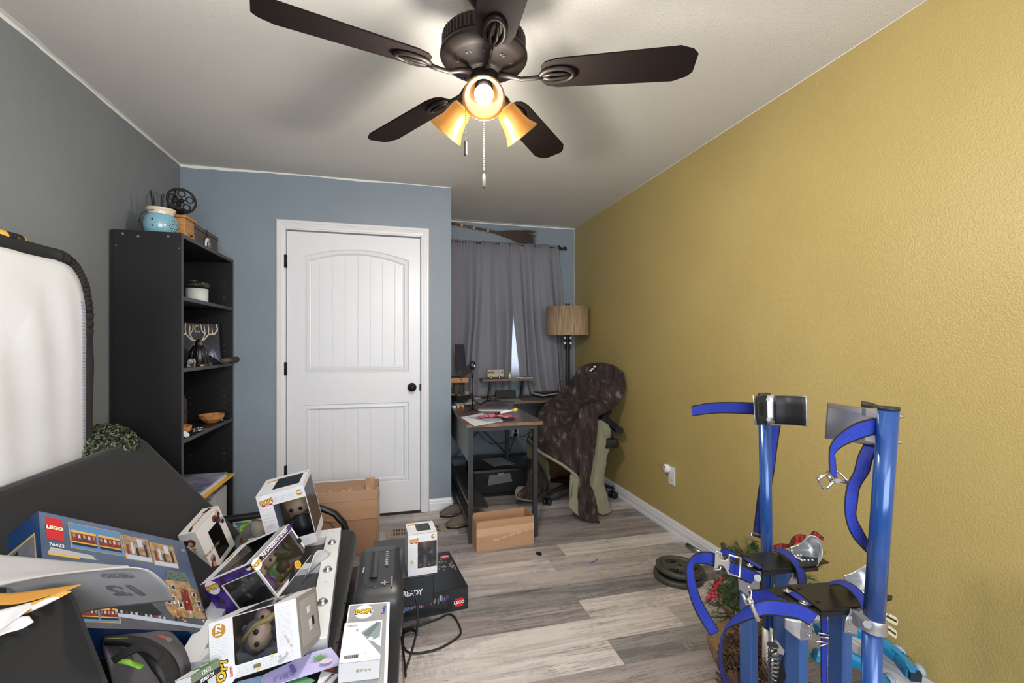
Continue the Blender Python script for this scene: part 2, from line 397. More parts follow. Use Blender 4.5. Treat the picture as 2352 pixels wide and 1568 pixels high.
    l.new(t2.outputs['Fac'], bp.inputs['Height']); l.new(bp.outputs[0], bs.inputs['Normal'])
    return m
PL = [plank_mat('plank_cream', (206, 198, 194), (180, 171, 168), (104, 98, 98)),
      plank_mat('plank_greige', (180, 171, 168), (150, 142, 140), (100, 95, 95)),
      plank_mat('plank_taupe', (158, 149, 147), (128, 121, 120), (82, 78, 78)),
      plank_mat('plank_slate', (146, 141, 140), (110, 107, 108), (70, 68, 69))]
# rows .1525 m wide across the room; joints of the rows in view as in the photograph
PW = .1525; rnd = random.Random(11)
joints = {0: .866+1.22, -1: .866, -3: .869, -2: 1.25, 2: .863, 1: .20, -4: .33, 3: .98, -5: .62}
tone = {(-1, 1): 0, (-1, 0): 2, (-3, 0): 0, (-3, 1): 3, (-2, 0): 0, (-2, 1): 1, (2, 0): 0, (2, 1): 1, (0, 0): 3, (1, 0): 0, (1, 1): 1,
        (-4, 0): 0, (-4, 1): 2, (-5, 0): 3, (-5, 1): 2, (3, 0): 1, (3, 1): 0, (4, 0): 2, (4, 1): 2, (5, 1): 2}
for k in range(-24, 15):
    y0 = 2.22+PW*(k-1); y1 = y0+PW
    if k in joints: j = joints[k]
    else: j = rnd.uniform(-.2, 1.0)
    if y0 > YB-.02 and y0 < YA: lo = XC-.02
    else: lo = XL
    if y1 < YR or y0 > YA+.02: continue
    xs = [j]
    while xs[0] > lo: xs.insert(0, xs[0]-1.22)
    while xs[-1] < XR: xs.append(xs[-1]+1.22)
    for a, b in zip(xs, xs[1:]):
        a2 = max(a, lo); b2 = min(b, XR)
        if b2-a2 < .01: continue
        t = tone.get((k, round((a-j)/1.22)+1))
        if t is None: t = rnd.choice([0, 1, 1, 2, 2, 3])
        p = obj('plank', MB().box((a2+.0004, y0+.0004, -.004), (b2-.0004, y1-.0004, 0)), PL[t], fl, world=True)
st('ceiling', MB().box((XL-WT, YR-WT, CH), (XR+WT, YA+WT+.1, CH+.08)), M_ceil)
wl = st('wall_left', MB().box((XL-WT, YR-WT, 0), (XL, YB+WT, CH)), M_grey)
wr = st('wall_right', MB().box((XR, YR-WT, 0), (XR+WT, YA+WT, CH)), M_ochre)
# rear wall, behind the camera, with a window opening added for the fill light
RW = (-.85, 1.55, .65, 2.25)
mb = MB().box((XL, YR-WT, 0), (RW[0], YR, CH)).box((RW[1], YR-WT, 0), (XR, YR, CH)).box((RW[0], YR-WT, 0), (RW[1], YR, RW[2])).box((RW[0], YR-WT, RW[3]), (RW[1], YR, CH))
st('wall_rear', mb, M_grey)
mb = MB()
for a, b in (((RW[0], YR-.07, RW[2]), (RW[1], YR-.03, RW[2]+.05)), ((RW[0], YR-.07, RW[3]-.05), (RW[1], YR-.03, RW[3])), ((RW[0], YR-.07, RW[2]), (RW[0]+.05, YR-.03, RW[3])), ((RW[1]-.05, YR-.07, RW[2]), (RW[1], YR-.03, RW[3])), ((.33, YR-.07, RW[2]), (.37, YR-.03, RW[3]))): mb.box(a, b)
w2 = st('added_window', mb, M_base)
obj('pane', MB().box((RW[0], YR-.055, RW[2]), (RW[1], YR-.05, RW[3])), clear_mat('window_glass', (245, 248, 250), .0), w2)
# blue wall with the door opening
DX0, DX1, DZ = -.738, .192, 2.055
mb = MB().box((XL, YB, 0), (DX0, YB+WT, CH)).box((DX1, YB, 0), (XC, YB+WT, CH)).box((DX0, YB, DZ), (DX1, YB+WT, CH))
wb = st('wall_back', mb, M_blue)
st('wall_alcove_side', MB().box((XC-WT, YB+WT, 0), (XC, YA+WT, CH)), M_blue)
st('wall_closet', MB().box((XL, YB+.9, 0), (XC-WT, YB+1, CH)), M_grey)
WX0, WX1, WZ0, WZ1 = .66, 1.50, .93, 2.10
mb = MB().box((XC, YA, 0), (WX0, YA+WT, CH)).box((WX1, YA, 0), (XR, YA+WT, CH)).box((WX0, YA, 0), (WX1, YA+WT, WZ0)).box((WX0, YA, WZ1), (WX1, YA+WT, CH))
wa = st('wall_alcove_back', mb, M_blue)
mb = MB(); e = .045
for a, b in (((WX0, WZ0), (WX1, WZ0+e)), ((WX0, WZ1-e), (WX1, WZ1)), ((WX0, WZ0+e), (WX0+e, WZ1-e)), ((WX1-e, WZ0+e), (WX1, WZ1-e)), ((WX0+e, 1.48), (WX1-e, 1.53))):
    mb.box((a[0], YA+.03, a[1]), (b[0], YA+.08, b[1]))
w1 = st('window_1', mb, M_base, bevel=.003)
obj('sill', MB().box((WX0-.02, YA-.02, WZ0-.02), (WX1+.02, YA+.09, WZ0)), M_base, w1)
for z0, z1 in ((WZ0+e, 1.48), (1.53, WZ1-e)): obj('pane', MB().box((WX0+e, YA+.053, z0), (WX1-e, YA+.057, z1)), clear_mat('window_glass'), w1)
# rough unpainted edge strips where wall paint stops short of the ceiling
def strip(parent, p0, p1, nrm, n, w0, w1, seed, name='unpainted_strip', down=(0, 0, -1)):
    r = random.Random(seed); a = V(p0); b = V(p1); N = V(nrm); D = V(down); top = []; bot = []
    wv = .5
    for i in range(n+1):
        t = i/n; wv = min(1, max(.1, wv+r.uniform(-.3, .3))); wd = (w0+(w1-w0)*t)*(.35+.65*wv)
        top.append(a+(b-a)*t); bot.append(a+(b-a)*t+D*wd)
    mb = MB(); vs = top+bot; k = n+1
    mb.add([v+N*.0015 for v in vs]+vs, [(i, i+1, k+i+1, k+i) for i in range(n)]+[(k+i, k+i+1, 3*k+i+1, 3*k+i) for i in range(n)], 0)
    return obj(name, mb, M_prim, parent)
strip(wl, (XL, .6, CH), (XL, YB, CH), (1, 0, 0), 70, .022, .012, 3)
strip(wl, (XL, .6, CH), (XL, YB, CH), (0, 0, -1), 50, .06, .012, 9, down=(1, 0, 0))
strip(wb, (XL, YB, CH), (XC, YB, CH), (0, -1, 0), 60, .022, .010, 5)
strip(wa, (XC, YA, CH), (XR, YA, CH), (0, -1, 0), 30, .012, .014, 6)
strip(wa, (XC, YA, CH), (XR, YA, CH), (0, 0, -1), 12, .085, .05, 8, down=(0, -1, 0))
strip(wa, (XR, YA, CH), (XR, YA, .1), (-1, 0, 0), 40, .008, .008, 12, down=(0, -1, 0))
strip(wr, (XR, -.2, CH), (XR, YA, CH), (-1, 0, 0), 60, .0035, .0035, 13)
# baseboards, stepped profile
def baseboard(name, a, b, inward):
    a = V((*a, 0)); b = V((*b, 0)); d = (b-a).normalized(); n = V((*inward, 0))
    prof = [(0, 0), (.016, 0), (.016, .018), (.0125, .022), (.0125, .056), (.0085, .064), (.010, .070), (.006, .080), (.003, .090), (0, .090)]
    mb = MB(); vs = [a+n*x+V((0, 0, z)) for x, z in prof]+[b+n*x+V((0, 0, z)) for x, z in prof]; k = len(prof)
    mb.add(vs, [(i, i+1, k+i+1, k+i) for i in range(k-1)]+[tuple(range(k))[::-1], tuple(range(k, 2*k))])
    st(name, mb, M_base)
baseboard('baseboard_right', (XR, YR), (XR, YA), (-1, 0))
baseboard('baseboard_left', (XL, YR), (XL, YB), (1, 0))
baseboard('baseboard_back', (.249, YB), (XC, YB), (0, -1))
baseboard('baseboard_back_left', (XL, YB), (-.795, YB), (0, -1))
baseboard('baseboard_alcove', (XC, YA), (XR, YA), (0, -1))
baseboard('baseboard_alcove_side', (XC, YB), (XC, YA), (1, 0))
# door casing: three mitred boards with a ribbed profile
mb = MB(); cw = .057
def casing(mb, x0, x1, ztop):
    pr = [(0, 0), (0, .012), (.006, .016), (.018, .016), (.022, .012), (.034, .013), (.040, .010), (.052, .009), (.057, .006), (.057, 0)]
    for i in range(len(pr)-1):
        (a, p), (b, q) = pr[i], pr[i+1]
        L0 = [(x0+a, YB-p, 0), (x0+b, YB-q, 0), (x0+b, YB-q, ztop-b), (x0+a, YB-p, ztop-a)]
        R0 = [(x1-b, YB-q, 0), (x1-a, YB-p, 0), (x1-a, YB-p, ztop-a), (x1-b, YB-q, ztop-b)]
        T0 = [(x0+a, YB-p, ztop-a), (x0+b, YB-q, ztop-b), (x1-b, YB-q, ztop-b), (x1-a, YB-p, ztop-a)]
        for q4 in (L0, R0, T0): mb.add(q4, [(0, 1, 2, 3)])
casing(mb, -.794, .247, 2.115)
for a, b in (((-.745, YB-.006, 0), (-.735, YB+.11, 2.06)), ((.186, YB-.006, 0), (.196, YB+.11, 2.06)), ((-.745, YB-.006, 2.05), (.196, YB+.11, 2.06))): mb.box(a, b)
st('trim_1', mb, M_base)
# door
D0, D1, DY = -.731, .182, YB+.008
M_door = pm('door_paint', (224, 225, 230), .34, bump=(60, .06, .0006))
mb = MB()
px0, px1 = -.622, .100; zl0, zl1, zu0, zc, zt = .235, .822, 1.045, 1.872, 1.934
def arch(x, inset=0):   # height of the arched panel head
    t = (x-(px0+px1)/2)/((px1-px0)/2); return zc+(zt-zc)*(1-t*t)-inset
NA = 24
# slab face as frame around the two panels
mb.box((D0, DY, .012), (px0, DY+.035, 2.04)); mb.box((px1, DY, .012), (D1, DY+.035, 2.04))
mb.box((px0, DY, .012), (px1, DY+.035, zl0)); mb.box((px0, DY, zl1), (px1, DY+.035, zu0))
for i in range(NA):
    a = px0+(px1-px0)*i/NA; b = px0+(px1-px0)*(i+1)/NA
    mb.add([(a, DY, arch(a)), (b, DY, arch(b)), (b, DY, 2.04), (a, DY, 2.04)], [(0, 1, 2, 3)])
    mb.add([(a, DY+.035, arch(a)), (b, DY+.035, arch(b)), (b, DY+.035, 2.04), (a, DY+.035, 2.04)], [(3, 2, 1, 0)])
mb.add([(px0, DY, 2.04), (px1, DY, 2.04), (px1, DY+.035, 2.04), (px0, DY+.035, 2.04)], [(0, 1, 2, 3)])
door = st('door_1', mb, M_door)
# panel mouldings: nested rims stepping in
def rim(upper):
    mb = MB(); z0 = zu0 if upper else zl0
    def loop(ins, d):
        x0, x1, zz = px0+ins, px1-ins, z0+ins; P = [(x0, DY+d, zz), (x1, DY+d, zz)]
        n = NA
        for i in range(n+1):
            x = x1+(x0-x1)*i/n; P.append((x, DY+d, (arch(px0+(px1-px0)*(x-x0)/(x1-x0))-ins) if upper else zl1-ins))
        return P
    steps = [(0, 0), (.006, .010), (.016, .004), (.028, .002), (.040, .012), (.048, .013)]
    Ls = [loop(*s) for s in steps]
    for A, B in zip(Ls, Ls[1:]):
        n = len(A); mb.add(A+B, [(i, (i+1) % n, n+(i+1) % n, n+i) for i in range(n)])
    return obj('panel_moulding', mb, M_door, door)
rim(True); rim(False)
for upper in (True, False):
    x0, x1 = px0+.046, px1-.046; z0 = (zu0 if upper else zl0)+.046; edges = [x0+.0]
    gw = (x1-x0-.11)/6; edges = [x0, x0+.055]+[x0+.055+gw*i for i in range(1, 7)]+[x1]
    for a, b in zip(edges, edges[1:]):
        n = 4; mb = MB(); ins = .0028
        def top(x): return (arch(px0+(px1-px0)*(x-x0)/(x1-x0))-.046) if upper else zl1-.046
        xs = [a+ins+(b-a-2*ins)*i/n for i in range(n+1)]
        F = [(x, DY+.0085, z0) for x in xs]+[(x, DY+.0085, top(x)) for x in xs]
        Bk = [(xs[0]-ins*.9, DY+.013, z0), (xs[-1]+ins*.9, DY+.013, z0), (xs[0]-ins*.9, DY+.013, top(xs[0])), (xs[-1]+ins*.9, DY+.013, top(xs[-1]))]
        k = n+1; mb.add(F+Bk, [(i, i+1, k+i+1, k+i) for i in range(n)]+[(0, k, 2*k+2, 2*k), (n, 2*k+1, 2*k+3, 2*k-1)])
        obj('board', mb, M_door, door)
    obj('panel_back', MB().box((x0-.004, DY+.0128, z0-.004), (x1+.004, DY+.02, (zt-.03) if upper else zl1-.04)), M_door, door)
kb = MB(); MK = Matrix.Translation((.123, DY, .930)) @ Matrix.Rotation(PI/2, 4, 'X')
kb.lathe([(.001, 0), (.033, 0), (.033, .004), (.028, .009), (.013, .012), (.012, .032), (.020, .038), (.028, .050), (.027, .060), (.016, .068), (.001, .070)], n=28, M=MK)
obj('door_handle', kb, K['bronze'], door)
kb = MB().box((.178, YB-.008, .905), (.190, YB+.01, .955)); obj('latch', kb, K['bronze'], door)
for z in (1.827, 1.080, .362):
    obj('hinge', MB().tube([(-.737, YB-.008, z-.045), (-.737, YB-.008, z+.045)], .008, 10).box((-.747, YB-.004, z-.045), (-.727, YB+.004, z+.045)), K['bronze'], door)

# ------------------------------------------------------------------ bookcase
BK = pm('black_laminate', (20, 20, 23), .42, bump=(120, .05, .0005), stretch=(1, 1, .1)); BE = pm('dark_edge_band', (66, 66, 70), .5)
BKi = pm('black_laminate_inside', (17, 17, 18), .5)
bx0, bx1, by0, by1, bz = -1.358, -1.058, 2.68, 3.452, 1.82
bc = thing('bookcase', 'tall black laminate bookcase with open shelves in the left corner', 'bookcase', (-1.2, 3.07, 0))
for y in (by0, by1-.02):
    obj('side_panel', MB().box((bx0, y, 0), (bx1-.002, y+.02, bz)).box((bx1-.002, y, 0), (bx1, y+.02, bz), 1), [BK, BE], bc)
obj('top_panel', MB().box((bx0, by0+.02, bz-.022), (bx1-.002, by1-.02, bz-.002)).box((bx1-.002, by0+.02, bz-.022), (bx1, by1-.02, bz-.002), 1), [BKi, BE], bc)
obj('back_panel', MB().box((bx0-.006, by0-.004, .02), (bx0, by1, bz-.004)), BKi, bc)
for z in (1.497, 1.1245, .754, .385, .09):
    obj('shelf', MB().box((bx0, by0+.02, z-.02), (bx1-.004, by1-.02, z)).box((bx1-.004, by0+.02, z-.02), (bx1-.002, by1-.02, z), 1), [BKi if z != 1.497 else BK, BE], bc)
obj('kick_board', MB().box((bx1-.03, by0+.02, 0), (bx1-.012, by1-.02, .07)), BK, bc)
mb = MB()
for z in [.48, .52, .86, .90, .94, 1.20, 1.24, 1.56, 1.60, 1.64]:
    for x in (bx0+.05, bx1-.05): mb.tube([(x, by1-.0195, z), (x, by1-.0215, z)], .0035, 8)
obj('shelf_pin_hole', mb, K['screw'], bc, kind='stuff')
mb = MB()
for x, z in ((bx0+.045, 1.80), (bx0+.24, 1.797), (bx0+.11, 1.79)): mb.tube([(x, by0, z), (x, by0-.0015, z)], .006, 10)
for x, z in ((bx0+.016, 1.74), (bx1-.012, 1.74)): mb.tube([(x, by0, z), (x, by0-.0015, z)], .0035, 8)
obj('cam_cover', mb, K['screw'], bc, kind='stuff')
# on top of it
t = thing('ceramic_jar', 'round sky blue ceramic jar with cream neck and punched holes on bookcase', 'jar', (-1.19, 2.775, 1.82))
Jc = (-1.19, 2.775, 1.82)
gl_blue = pm('sky_blue_glaze', (132, 178, 196), .15, coat=.6, var=(9, (124, 170, 188))); cream = pm('cream_glaze', (214, 200, 180), .25, coat=.4)
obj('body', MB().lathe([(.001, 0), (.058, 0), (.068, .012), (.075, .035), (.076, .06), (.071, .088), (.058, .104)], Jc, 36), gl_blue, t)
obj('neck', MB().lathe([(.056, .100), (.055, .112), (.062, .128), (.066, .136), (.062, .136), (.05, .118)], Jc, 36), cream, t)
mb = MB()
def jarhole(a, z, r):
    a = math.radians(a); rr = .0755 if z < .07 else .073; p = V((Jc[0]+rr*math.cos(a), Jc[1]+rr*math.sin(a), Jc[2]+z)); n = V((math.cos(a), math.sin(a), 0)); mb.tube([p-n*.002, p+n*.0012], r, 8)
for z in (.035, .068): jarhole(-95, z, .0042)
for i in range(7):
    for j in range(6):
        if (i-3)**2+(j-2.5)**2 < 10: jarhole(-48+i*9+(j % 2)*4, .020+j*.011, .0024)
obj('pierced_hole', mb, K['ink'], t, kind='stuff')
hp = [V((Jc[0]+.06*math.cos(math.radians(q)), Jc[1]+.06*math.sin(math.radians(q)), Jc[2]+.118)) for q in (-95,)]
obj('wire_handle', MB().tube([hp[0], hp[0]+V((-.02, -.02, -.008)), hp[0]+V((-.055, -.01, -.03)), hp[0]+V((-.075, .02, -.062)), hp[0]+V((-.068, .04, -.075))], .0018, 6), K['black_metal'], t)
STL = ['tallest dark stick at the left of the sky blue jar', 'short dark stick right beside the tallest one in the jar', 'dark stick left of the middle bundle in the jar', 'dark stick at the middle of the bundle in the jar', 'dark stick leaning right in the jar, third from the right', 'dark stick leaning right in the jar, second from the right', 'dark stick leaning farthest right in the sky blue jar', 'dark stick at the back of the bundle in the jar']
r = random.Random(2)
for i, (dx, dy, ln, tx, ty) in enumerate([(-.03, -.03, .10, -.008, 0), (-.022, -.03, .07, 0, 0), (.0, -.02, .085, .01, .01), (.008, -.02, .088, .012, .01), (.02, -.01, .085, .025, .01), (.03, 0, .085, .033, .01), (.04, .005, .075, .036, .0), (.012, .02, .08, .01, .02)]):
    a = V((Jc[0]+dx*.5, Jc[1]+dy*.5, Jc[2]+.012)); b = V((Jc[0]+dx+tx*.6, Jc[1]+dy+ty, Jc[2]+.128+ln))
    o = obj('incense_stick', MB().bar(a, b, .0042, .0042), K['black_metal'], label=STL[i], cat='stick', group='dark sticks in the blue jar')
t = thing('coffee_grinder', 'antique coffee grinder, light wood box with black cast iron wheel', 'grinder', (-1.165, 2.91, 1.82))
wood_o = pm('honey_oak', (188, 138, 82), .45, var=(14, (160, 112, 62), .2), stretch=(1, 1, 8)); iron = pm('cast_iron', (26, 25, 24), .45, .4, bump=(60, .2, .001))
gx, gy = -1.165, 2.895
obj('wooden_box', MB().box((gx-.06, gy-.06, 1.828), (gx+.06, gy+.06, 1.935)), wood_o, t, bevel=.002)
obj('base_board', MB().box((gx-.068, gy-.068, 1.82), (gx+.068, gy+.068, 1.83)), wood_o, t, bevel=.002)
obj('lid_board', MB().box((gx-.072, gy-.072, 1.935), (gx+.072, gy+.072, 1.948)), wood_o, t, bevel=.003)
dr = obj('drawer', MB().box((gx+.058, gy-.05, 1.834), (gx+.066, gy+.05, 1.865)), wood_o, t, bevel=.0015)
obj('drawer_knob', MB().ball((gx+.071, gy, 1.85), .007, 10), iron, dr)
mb = MB().lathe([(.001, 0), (.028, 0), (.03, .006), (.016, .012), (.03, .022), (.05, .036), (.054, .046), (.048, .047), (.03, .04)], (gx-.005, gy, 1.948), 28)
obj('hopper', mb, iron, t)
mb = MB().tube([(gx-.01, gy, 1.98), (gx-.01, gy, 2.07)], .010, 12).tube([(gx-.01, gy, 2.06), (gx-.01, gy, 2.105)], .006, 10).ball((gx-.01, gy, 2.10), .009, 10)
mb.lathe([(.012, 2.03-.0), (.02, 2.04), (.012, 2.05)], (gx-.01, gy, 0), 14).bar((gx-.02, gy-.02, 1.985), (gx+.01, gy+.02, 2.03), .012, .012)
obj('spindle', mb, iron, t)
wc = V((gx+.018, gy+.01, 2.045)); wn = V((.55, -.83, 0)).normalized(); wu = V((wn.y, -wn.x, 0))
def wp(a, r): return wc+wu*(r*math.cos(a))+V((0, 0, 1))*(r*math.sin(a))
mb = MB().tube([wp(2*PI*i/36, .066) for i in range(36)], .006, 8, closed=True).ball(wc, .012, 10)
for k in range(5):
    a = 2*PI*k/5+.3; c = wp(a, .040); mb.tube([wp(a, .01), wp(a, .022)], .004, 6)
    mb.tube([c+wu*(.017*math.cos(2*PI*i/16))+V((0, 0, .017*math.sin(2*PI*i/16))) for i in range(16)], .0038, 6, closed=True)
    mb.tube([wp(a, .056), wp(a, .064)], .004, 6)
obj('crank_wheel', mb, iron, t)
t = thing('wooden_chest', 'low dark grey wooden chest at the back of bookcase top', 'box', (-1.2, 3.19, 1.82))
dwood = pm('weathered_dark_wood', (92, 84, 76), .6, var=(10, (74, 67, 60), .2), stretch=(1, .3, 6))
obj('body', MB().box((-1.30, 3.0, 1.82), (-1.125, 3.37, 1.925)), dwood, t, bevel=.002)
obj('lid', MB().box((-1.302, 2.998, 1.927), (-1.123, 3.372, 1.95)), dwood, t, bevel=.002)
t = thing('ornament', 'round ornament with black, tan and white dog face hanging on chest front', 'ornament', (-1.118, 3.17, 1.83))
MO = frame((-1.119, 3.185, 1.862), (0, 1, 0), (0, 0, 1))
obj('disc', MB().lathe([(.0005, 0), (.042, 0), (.042, .005), (.0005, .005)], n=28, M=MO), K['white'], t)
fur = pm('dog_black_print', (22, 20, 22), .4); tan = pm('dog_tan_print', (190, 120, 84), .4); cr_ = pm('dog_white_print', (224, 214, 206), .4)
mb = MB(); Mz = MO @ Matrix.Translation((.004, -.002, .005))
mb.prism([(x*.9, y) for x, y in circ(0, -.004, .032, 20)], 0, .0006, 0, Mz)
mb.prism(circ(0, -.008, .017, 18, .019), 0, .0009, 1, Mz); mb.prism([(-.004, .024), (.004, .024), (.005, 0), (.011, -.012), (0, -.026), (-.011, -.012), (-.005, 0)], 0, .0012, 2, Mz)
mb.prism(circ(0, -.008, .0055, 10, .008), 0, .0016, 0, Mz)
for x in (-.011, .011): mb.prism(circ(x, .010, .004, 8), 0, .0014, 1, Mz)
obj('dog_print', mb, [fur, tan, cr_], t)
obj('ribbon', MB().bar((-1.119, 3.185, 1.90), (-1.119, 3.175, 1.952), .010, .0015), K['ink'], t)

# shelf 1: planter
t = thing('succulent_planter', 'white ceramic pot of grey green succulents on the upper bookcase shelf', 'planter', (-1.13, 3.06, 1.497))
obj('pot', MB().lathe([(.001, 0), (.054, 0), (.056, .004), (.057, .078), (.053, .078), (.052, .06), (.001, .058)], (-1.13, 3.06, 1.497), 32), pm('white_speckle_glaze', (206, 210, 206), .5, var=(30, (196, 200, 196))), t)
obj('soil', MB().lathe([(.001, .062), (.052, .062)], (-1.13, 3.06, 1.497), 20), pm('soil', (50, 42, 36), .9), t)
def rosette(mb, c, R, n, lay, m):
    for L in range(lay):
        for i in range(n):
            a = 2*PI*(i+L*.5)/n; e = .25+L*.42; d = V((math.cos(a)*math.cos(e), math.sin(a)*math.cos(e), math.sin(e))); s = V((-math.sin(a), math.cos(a), 0)); l = R*(1-.2*L)
            p = V(c); mb.add([p, p+d*l*.6+s*l*.22, p+d*l, p+d*l*.6-s*l*.22, p+d*l*.55+V((0, 0, l*.12))], [(0, 1, 4), (1, 2, 4), (2, 3, 4), (3, 0, 4), (0, 3, 2, 1)], m)
sg = pm('succulent_green', (96, 112, 92), .6); sp2 = pm('succulent_pink', (140, 122, 112), .6); sg3 = pm('succulent_dark', (58, 74, 58), .6)
for i, (dx, dy, dz, R, m) in enumerate([(.01, -.036, .100, .038, sg), (.025, -.010, .096, .036, sg3), (.02, .034, .112, .040, sp2), (-.02, .01, .105, .038, sg), (.035, .02, .10, .028, sp2), (-.005, -.03, .125, .026, sg)]):
    mb = MB(); rosette(mb, (-1.13+dx, 3.06+dy, 1.497+dz-.012), R, 8, 3, 0); obj('succulent', mb, m, t)
# shelf 2
t = thing('stag_canvas', 'square night canvas of pale antlers under a crescent moon', 'picture', (-1.25, 3.03, 1.1245))
MC = frame((-1.275, 3.125, 1.126), (.74, .67, 0), (-.07, .08, .99)) @ Matrix.Diagonal((.72, .93, 1, 1))
cw_, ch_ = .36, .275
obj('canvas', MB().box((0, 0, -.016), (cw_, ch_, 0), 0, MC), pm('night_print', (24, 25, 34), .6, var=(9, (60, 64, 84), .12)), t, bevel=.001)
mb = MB()
def stroke(pts, w0, m=0):
    for i in range(len(pts)-1):
        a = V((*pts[i], 0)); b = V((*pts[i+1], 0)); d = (b-a).normalized(); s = V((-d.y, d.x, 0))*w0/2; z = V((0, 0, .0008))
        mb.add([MC @ (p+z) for p in (a-s-d*w0*.3, b-s+d*w0*.3, b+s+d*w0*.3, a+s-d*w0*.3)], [(0, 1, 2, 3)], m)
for sx in (-1, 1):
    X = lambda u: .185+sx*u
    stroke([(X(.012), .155), (X(.05), .165), (X(.085), .20), (X(.135), .205), (X(.16), .235), (X(.155), .262)], .009)
    stroke([(X(.035), .16), (X(.06), .205), (X(.055), .25)], .008); stroke([(X(.06), .20), (X(.035), .225), (X(.03), .258)], .007)
    stroke([(X(.085), .20), (X(.09), .235), (X(.085), .265)], .007); stroke([(X(.12), .205), (X(.115), .24)], .006)
    for u, v_ in ((.155, .268), (.055, .256), (.03, .264), (.087, .27), (.016, .215)): stroke([(X(u), v_-.004), (X(u), v_+.006)], .004, 1)
for i in range(14):
    a = .9+i*.31; stroke([(.185+.020*math.cos(a), .238+.020*math.sin(a)), (.185+.020*math.cos(a+.31), .238+.020*math.sin(a+.31))], .004+.004*math.sin(i/13*PI), 1)
stroke([(.16, .13), (.17, .15), (.20, .15), (.21, .13)], .014); stroke([(.26, .05), (.30, .09), (.33, .03)], .02, 2); stroke([(.29, .04), (.29, .07)], .018, 0)
obj('antler_print', mb, [pm('bone_print', (206, 196, 178), .6), pm('moon_print', (210, 186, 130), .6), pm('lilac_print', (120, 116, 160), .6)], t)
t = thing('hooded_statue', 'small black hooded statue in front of the stag canvas', 'statue', (-1.11, 3.03, 1.1245))
sc_ = (-1.11, 3.03, 1.1245); blk = pm('black_resin', (22, 22, 23), .35)
mb = MB().lathe([(.001, 0), (.056, 0), (.056, .010), (.048, .014), (.044, .05), (.040, .085), (.030, .104), (.022, .112), (.020, .135), (.012, .150), (.001, .154)], sc_, 20)
for i in range(9):
    a = 2*PI*i/9; mb.tube([V(sc_)+V((.048*math.cos(a), .048*math.sin(a), .012)), V(sc_)+V((.040*math.cos(a), .040*math.sin(a), .08)), V(sc_)+V((.020*math.cos(a), .020*math.sin(a), .115))], .007, 6)
obj('robe', mb, blk, t)
obj('face', MB().ball((sc_[0]+.014, sc_[1]-.01, sc_[2]+.128), .012, 10, 0, (.7, 1, 1.3)), pm('statue_grey', (92, 90, 88), .5), t)
obj('base_stones', MB().box((sc_[0]+.02, sc_[1]-.05, sc_[2]), (sc_[0]+.055, sc_[1]+.05, sc_[2]+.006)), pm('statue_base', (40, 44, 38), .8, bump=(200, 1, .004)), t)
obj('skull_figurine', MB().ball((-1.10, 2.905, 1.15), .022, 12).box((-1.115, 2.89, 1.1245), (-1.085, 2.92, 1.140)), pm('bone_and_black', (60, 58, 56), .35, var=(60, (180, 176, 168), .05)), label='tiny glossy black and white figurine left of hooded statue', cat='figurine')
obj('palo_stick', MB().bar((-1.068, 2.95, 1.1285), (-1.066, 3.09, 1.1285), .008, .008), pm('pale_wood_stick', (206, 160, 124), .7), label='short pale wooden stick lying at shelf edge below the statue', cat='stick')
mb = MB()
for k in range(3): mb.grid(lambda u, v: V((-1.16+.10*v+.01*k, 3.20+.20*u, 1.138+.012*math.sin(u*3+v*2+k)+(.05*(1-u)*(1-v)) - .02*v*u)), 6, 6, k % 2)
mb.tube([(-1.08, 3.28, 1.142), (-1.035, 3.44, 1.148)], [.014, .020], 14, 0)
obj('rolled_map', mb, [pm('sepia_print', (104, 84, 68), .7, var=(30, (60, 48, 40), .1)), K['paper']], label='rolled sepia printed papers at the right end of the middle shelf', cat='paper', solid=.0008)
# shelf 3
obj('blue_book', MB().box((-1.30, 2.705, .754), (-1.07, 2.718, .99)), pm('light_blue_cover', (120, 160, 196), .4), label='thin light blue book standing against the bookcase side', cat='book', bevel=.001)
t = thing('journal', 'bulky dark brown leather journal with cord standing on third shelf', 'book', (-1.24, 2.99, .754))
lea = pm('dark_brown_leather', (58, 48, 42), .6, bump=(40, .4, .002))
obj('cover', MB().box((-1.33, 2.87, .754), (-1.19, 3.09, .93)), lea, t, bevel=.01)
obj('cord', MB().tube([(-1.188, 2.87, .84), (-1.184, 2.98, .845), (-1.188, 3.09, .85)], .004, 6), lea, t)
obj('page_edges', MB().box((-1.32, 2.885, .93), (-1.20, 3.075, .945)), pm('aged_pages', (130, 120, 104), .9, bump=(60, .6, .003)), t)
bw = pm('blond_wood', (196, 138, 84), .45, var=(16, (176, 118, 68), .2))
def bowl(x, y, R, label):
    mb = MB(); n = 10; rings = [(.45*R, 0, 0), (.85*R, .024, .5), (R, .052, 0)]; vs = []
    for r_, z, o in rings:
        for i in range(n): a = 2*PI*(i+o)/n; vs.append((x+r_*math.cos(a), y+r_*math.sin(a), .754+z))
    fs = [tuple(range(n))[::-1]]
    for i in range(n):
        j = (i+1) % n
        fs += [(i, j, n+i), (j, n+j, n+i), (n+i, 2*n+j, 2*n+i), (n+i, n+j, 2*n+j)]
    k = len(vs)
    for r_, z in ((.90*R, .052), (.7*R, .020), (.001, .012)):
        for i in range(n): a = 2*PI*i/n; vs.append((x+r_*math.cos(a), y+r_*math.sin(a), .754+z))
    for i in range(n):
        j = (i+1) % n; fs += [(2*n+i, 2*n+j, k+j, k+i), (k+i, k+j, k+n+j, k+n+i), (k+n+i, k+n+j, k+2*n+j, k+2*n+i)]
    mb.add(vs, fs); obj('wooden_bowl', mb, bw, label=label, cat='bowl', group='faceted wooden bowls on the third shelf')
bowl(-1.125, 3.27, .074, 'larger faceted blond wood bowl to the right on the third shelf')
bowl(-1.13, 2.83, .062, 'smaller faceted blond wood bowl beside the light blue book')
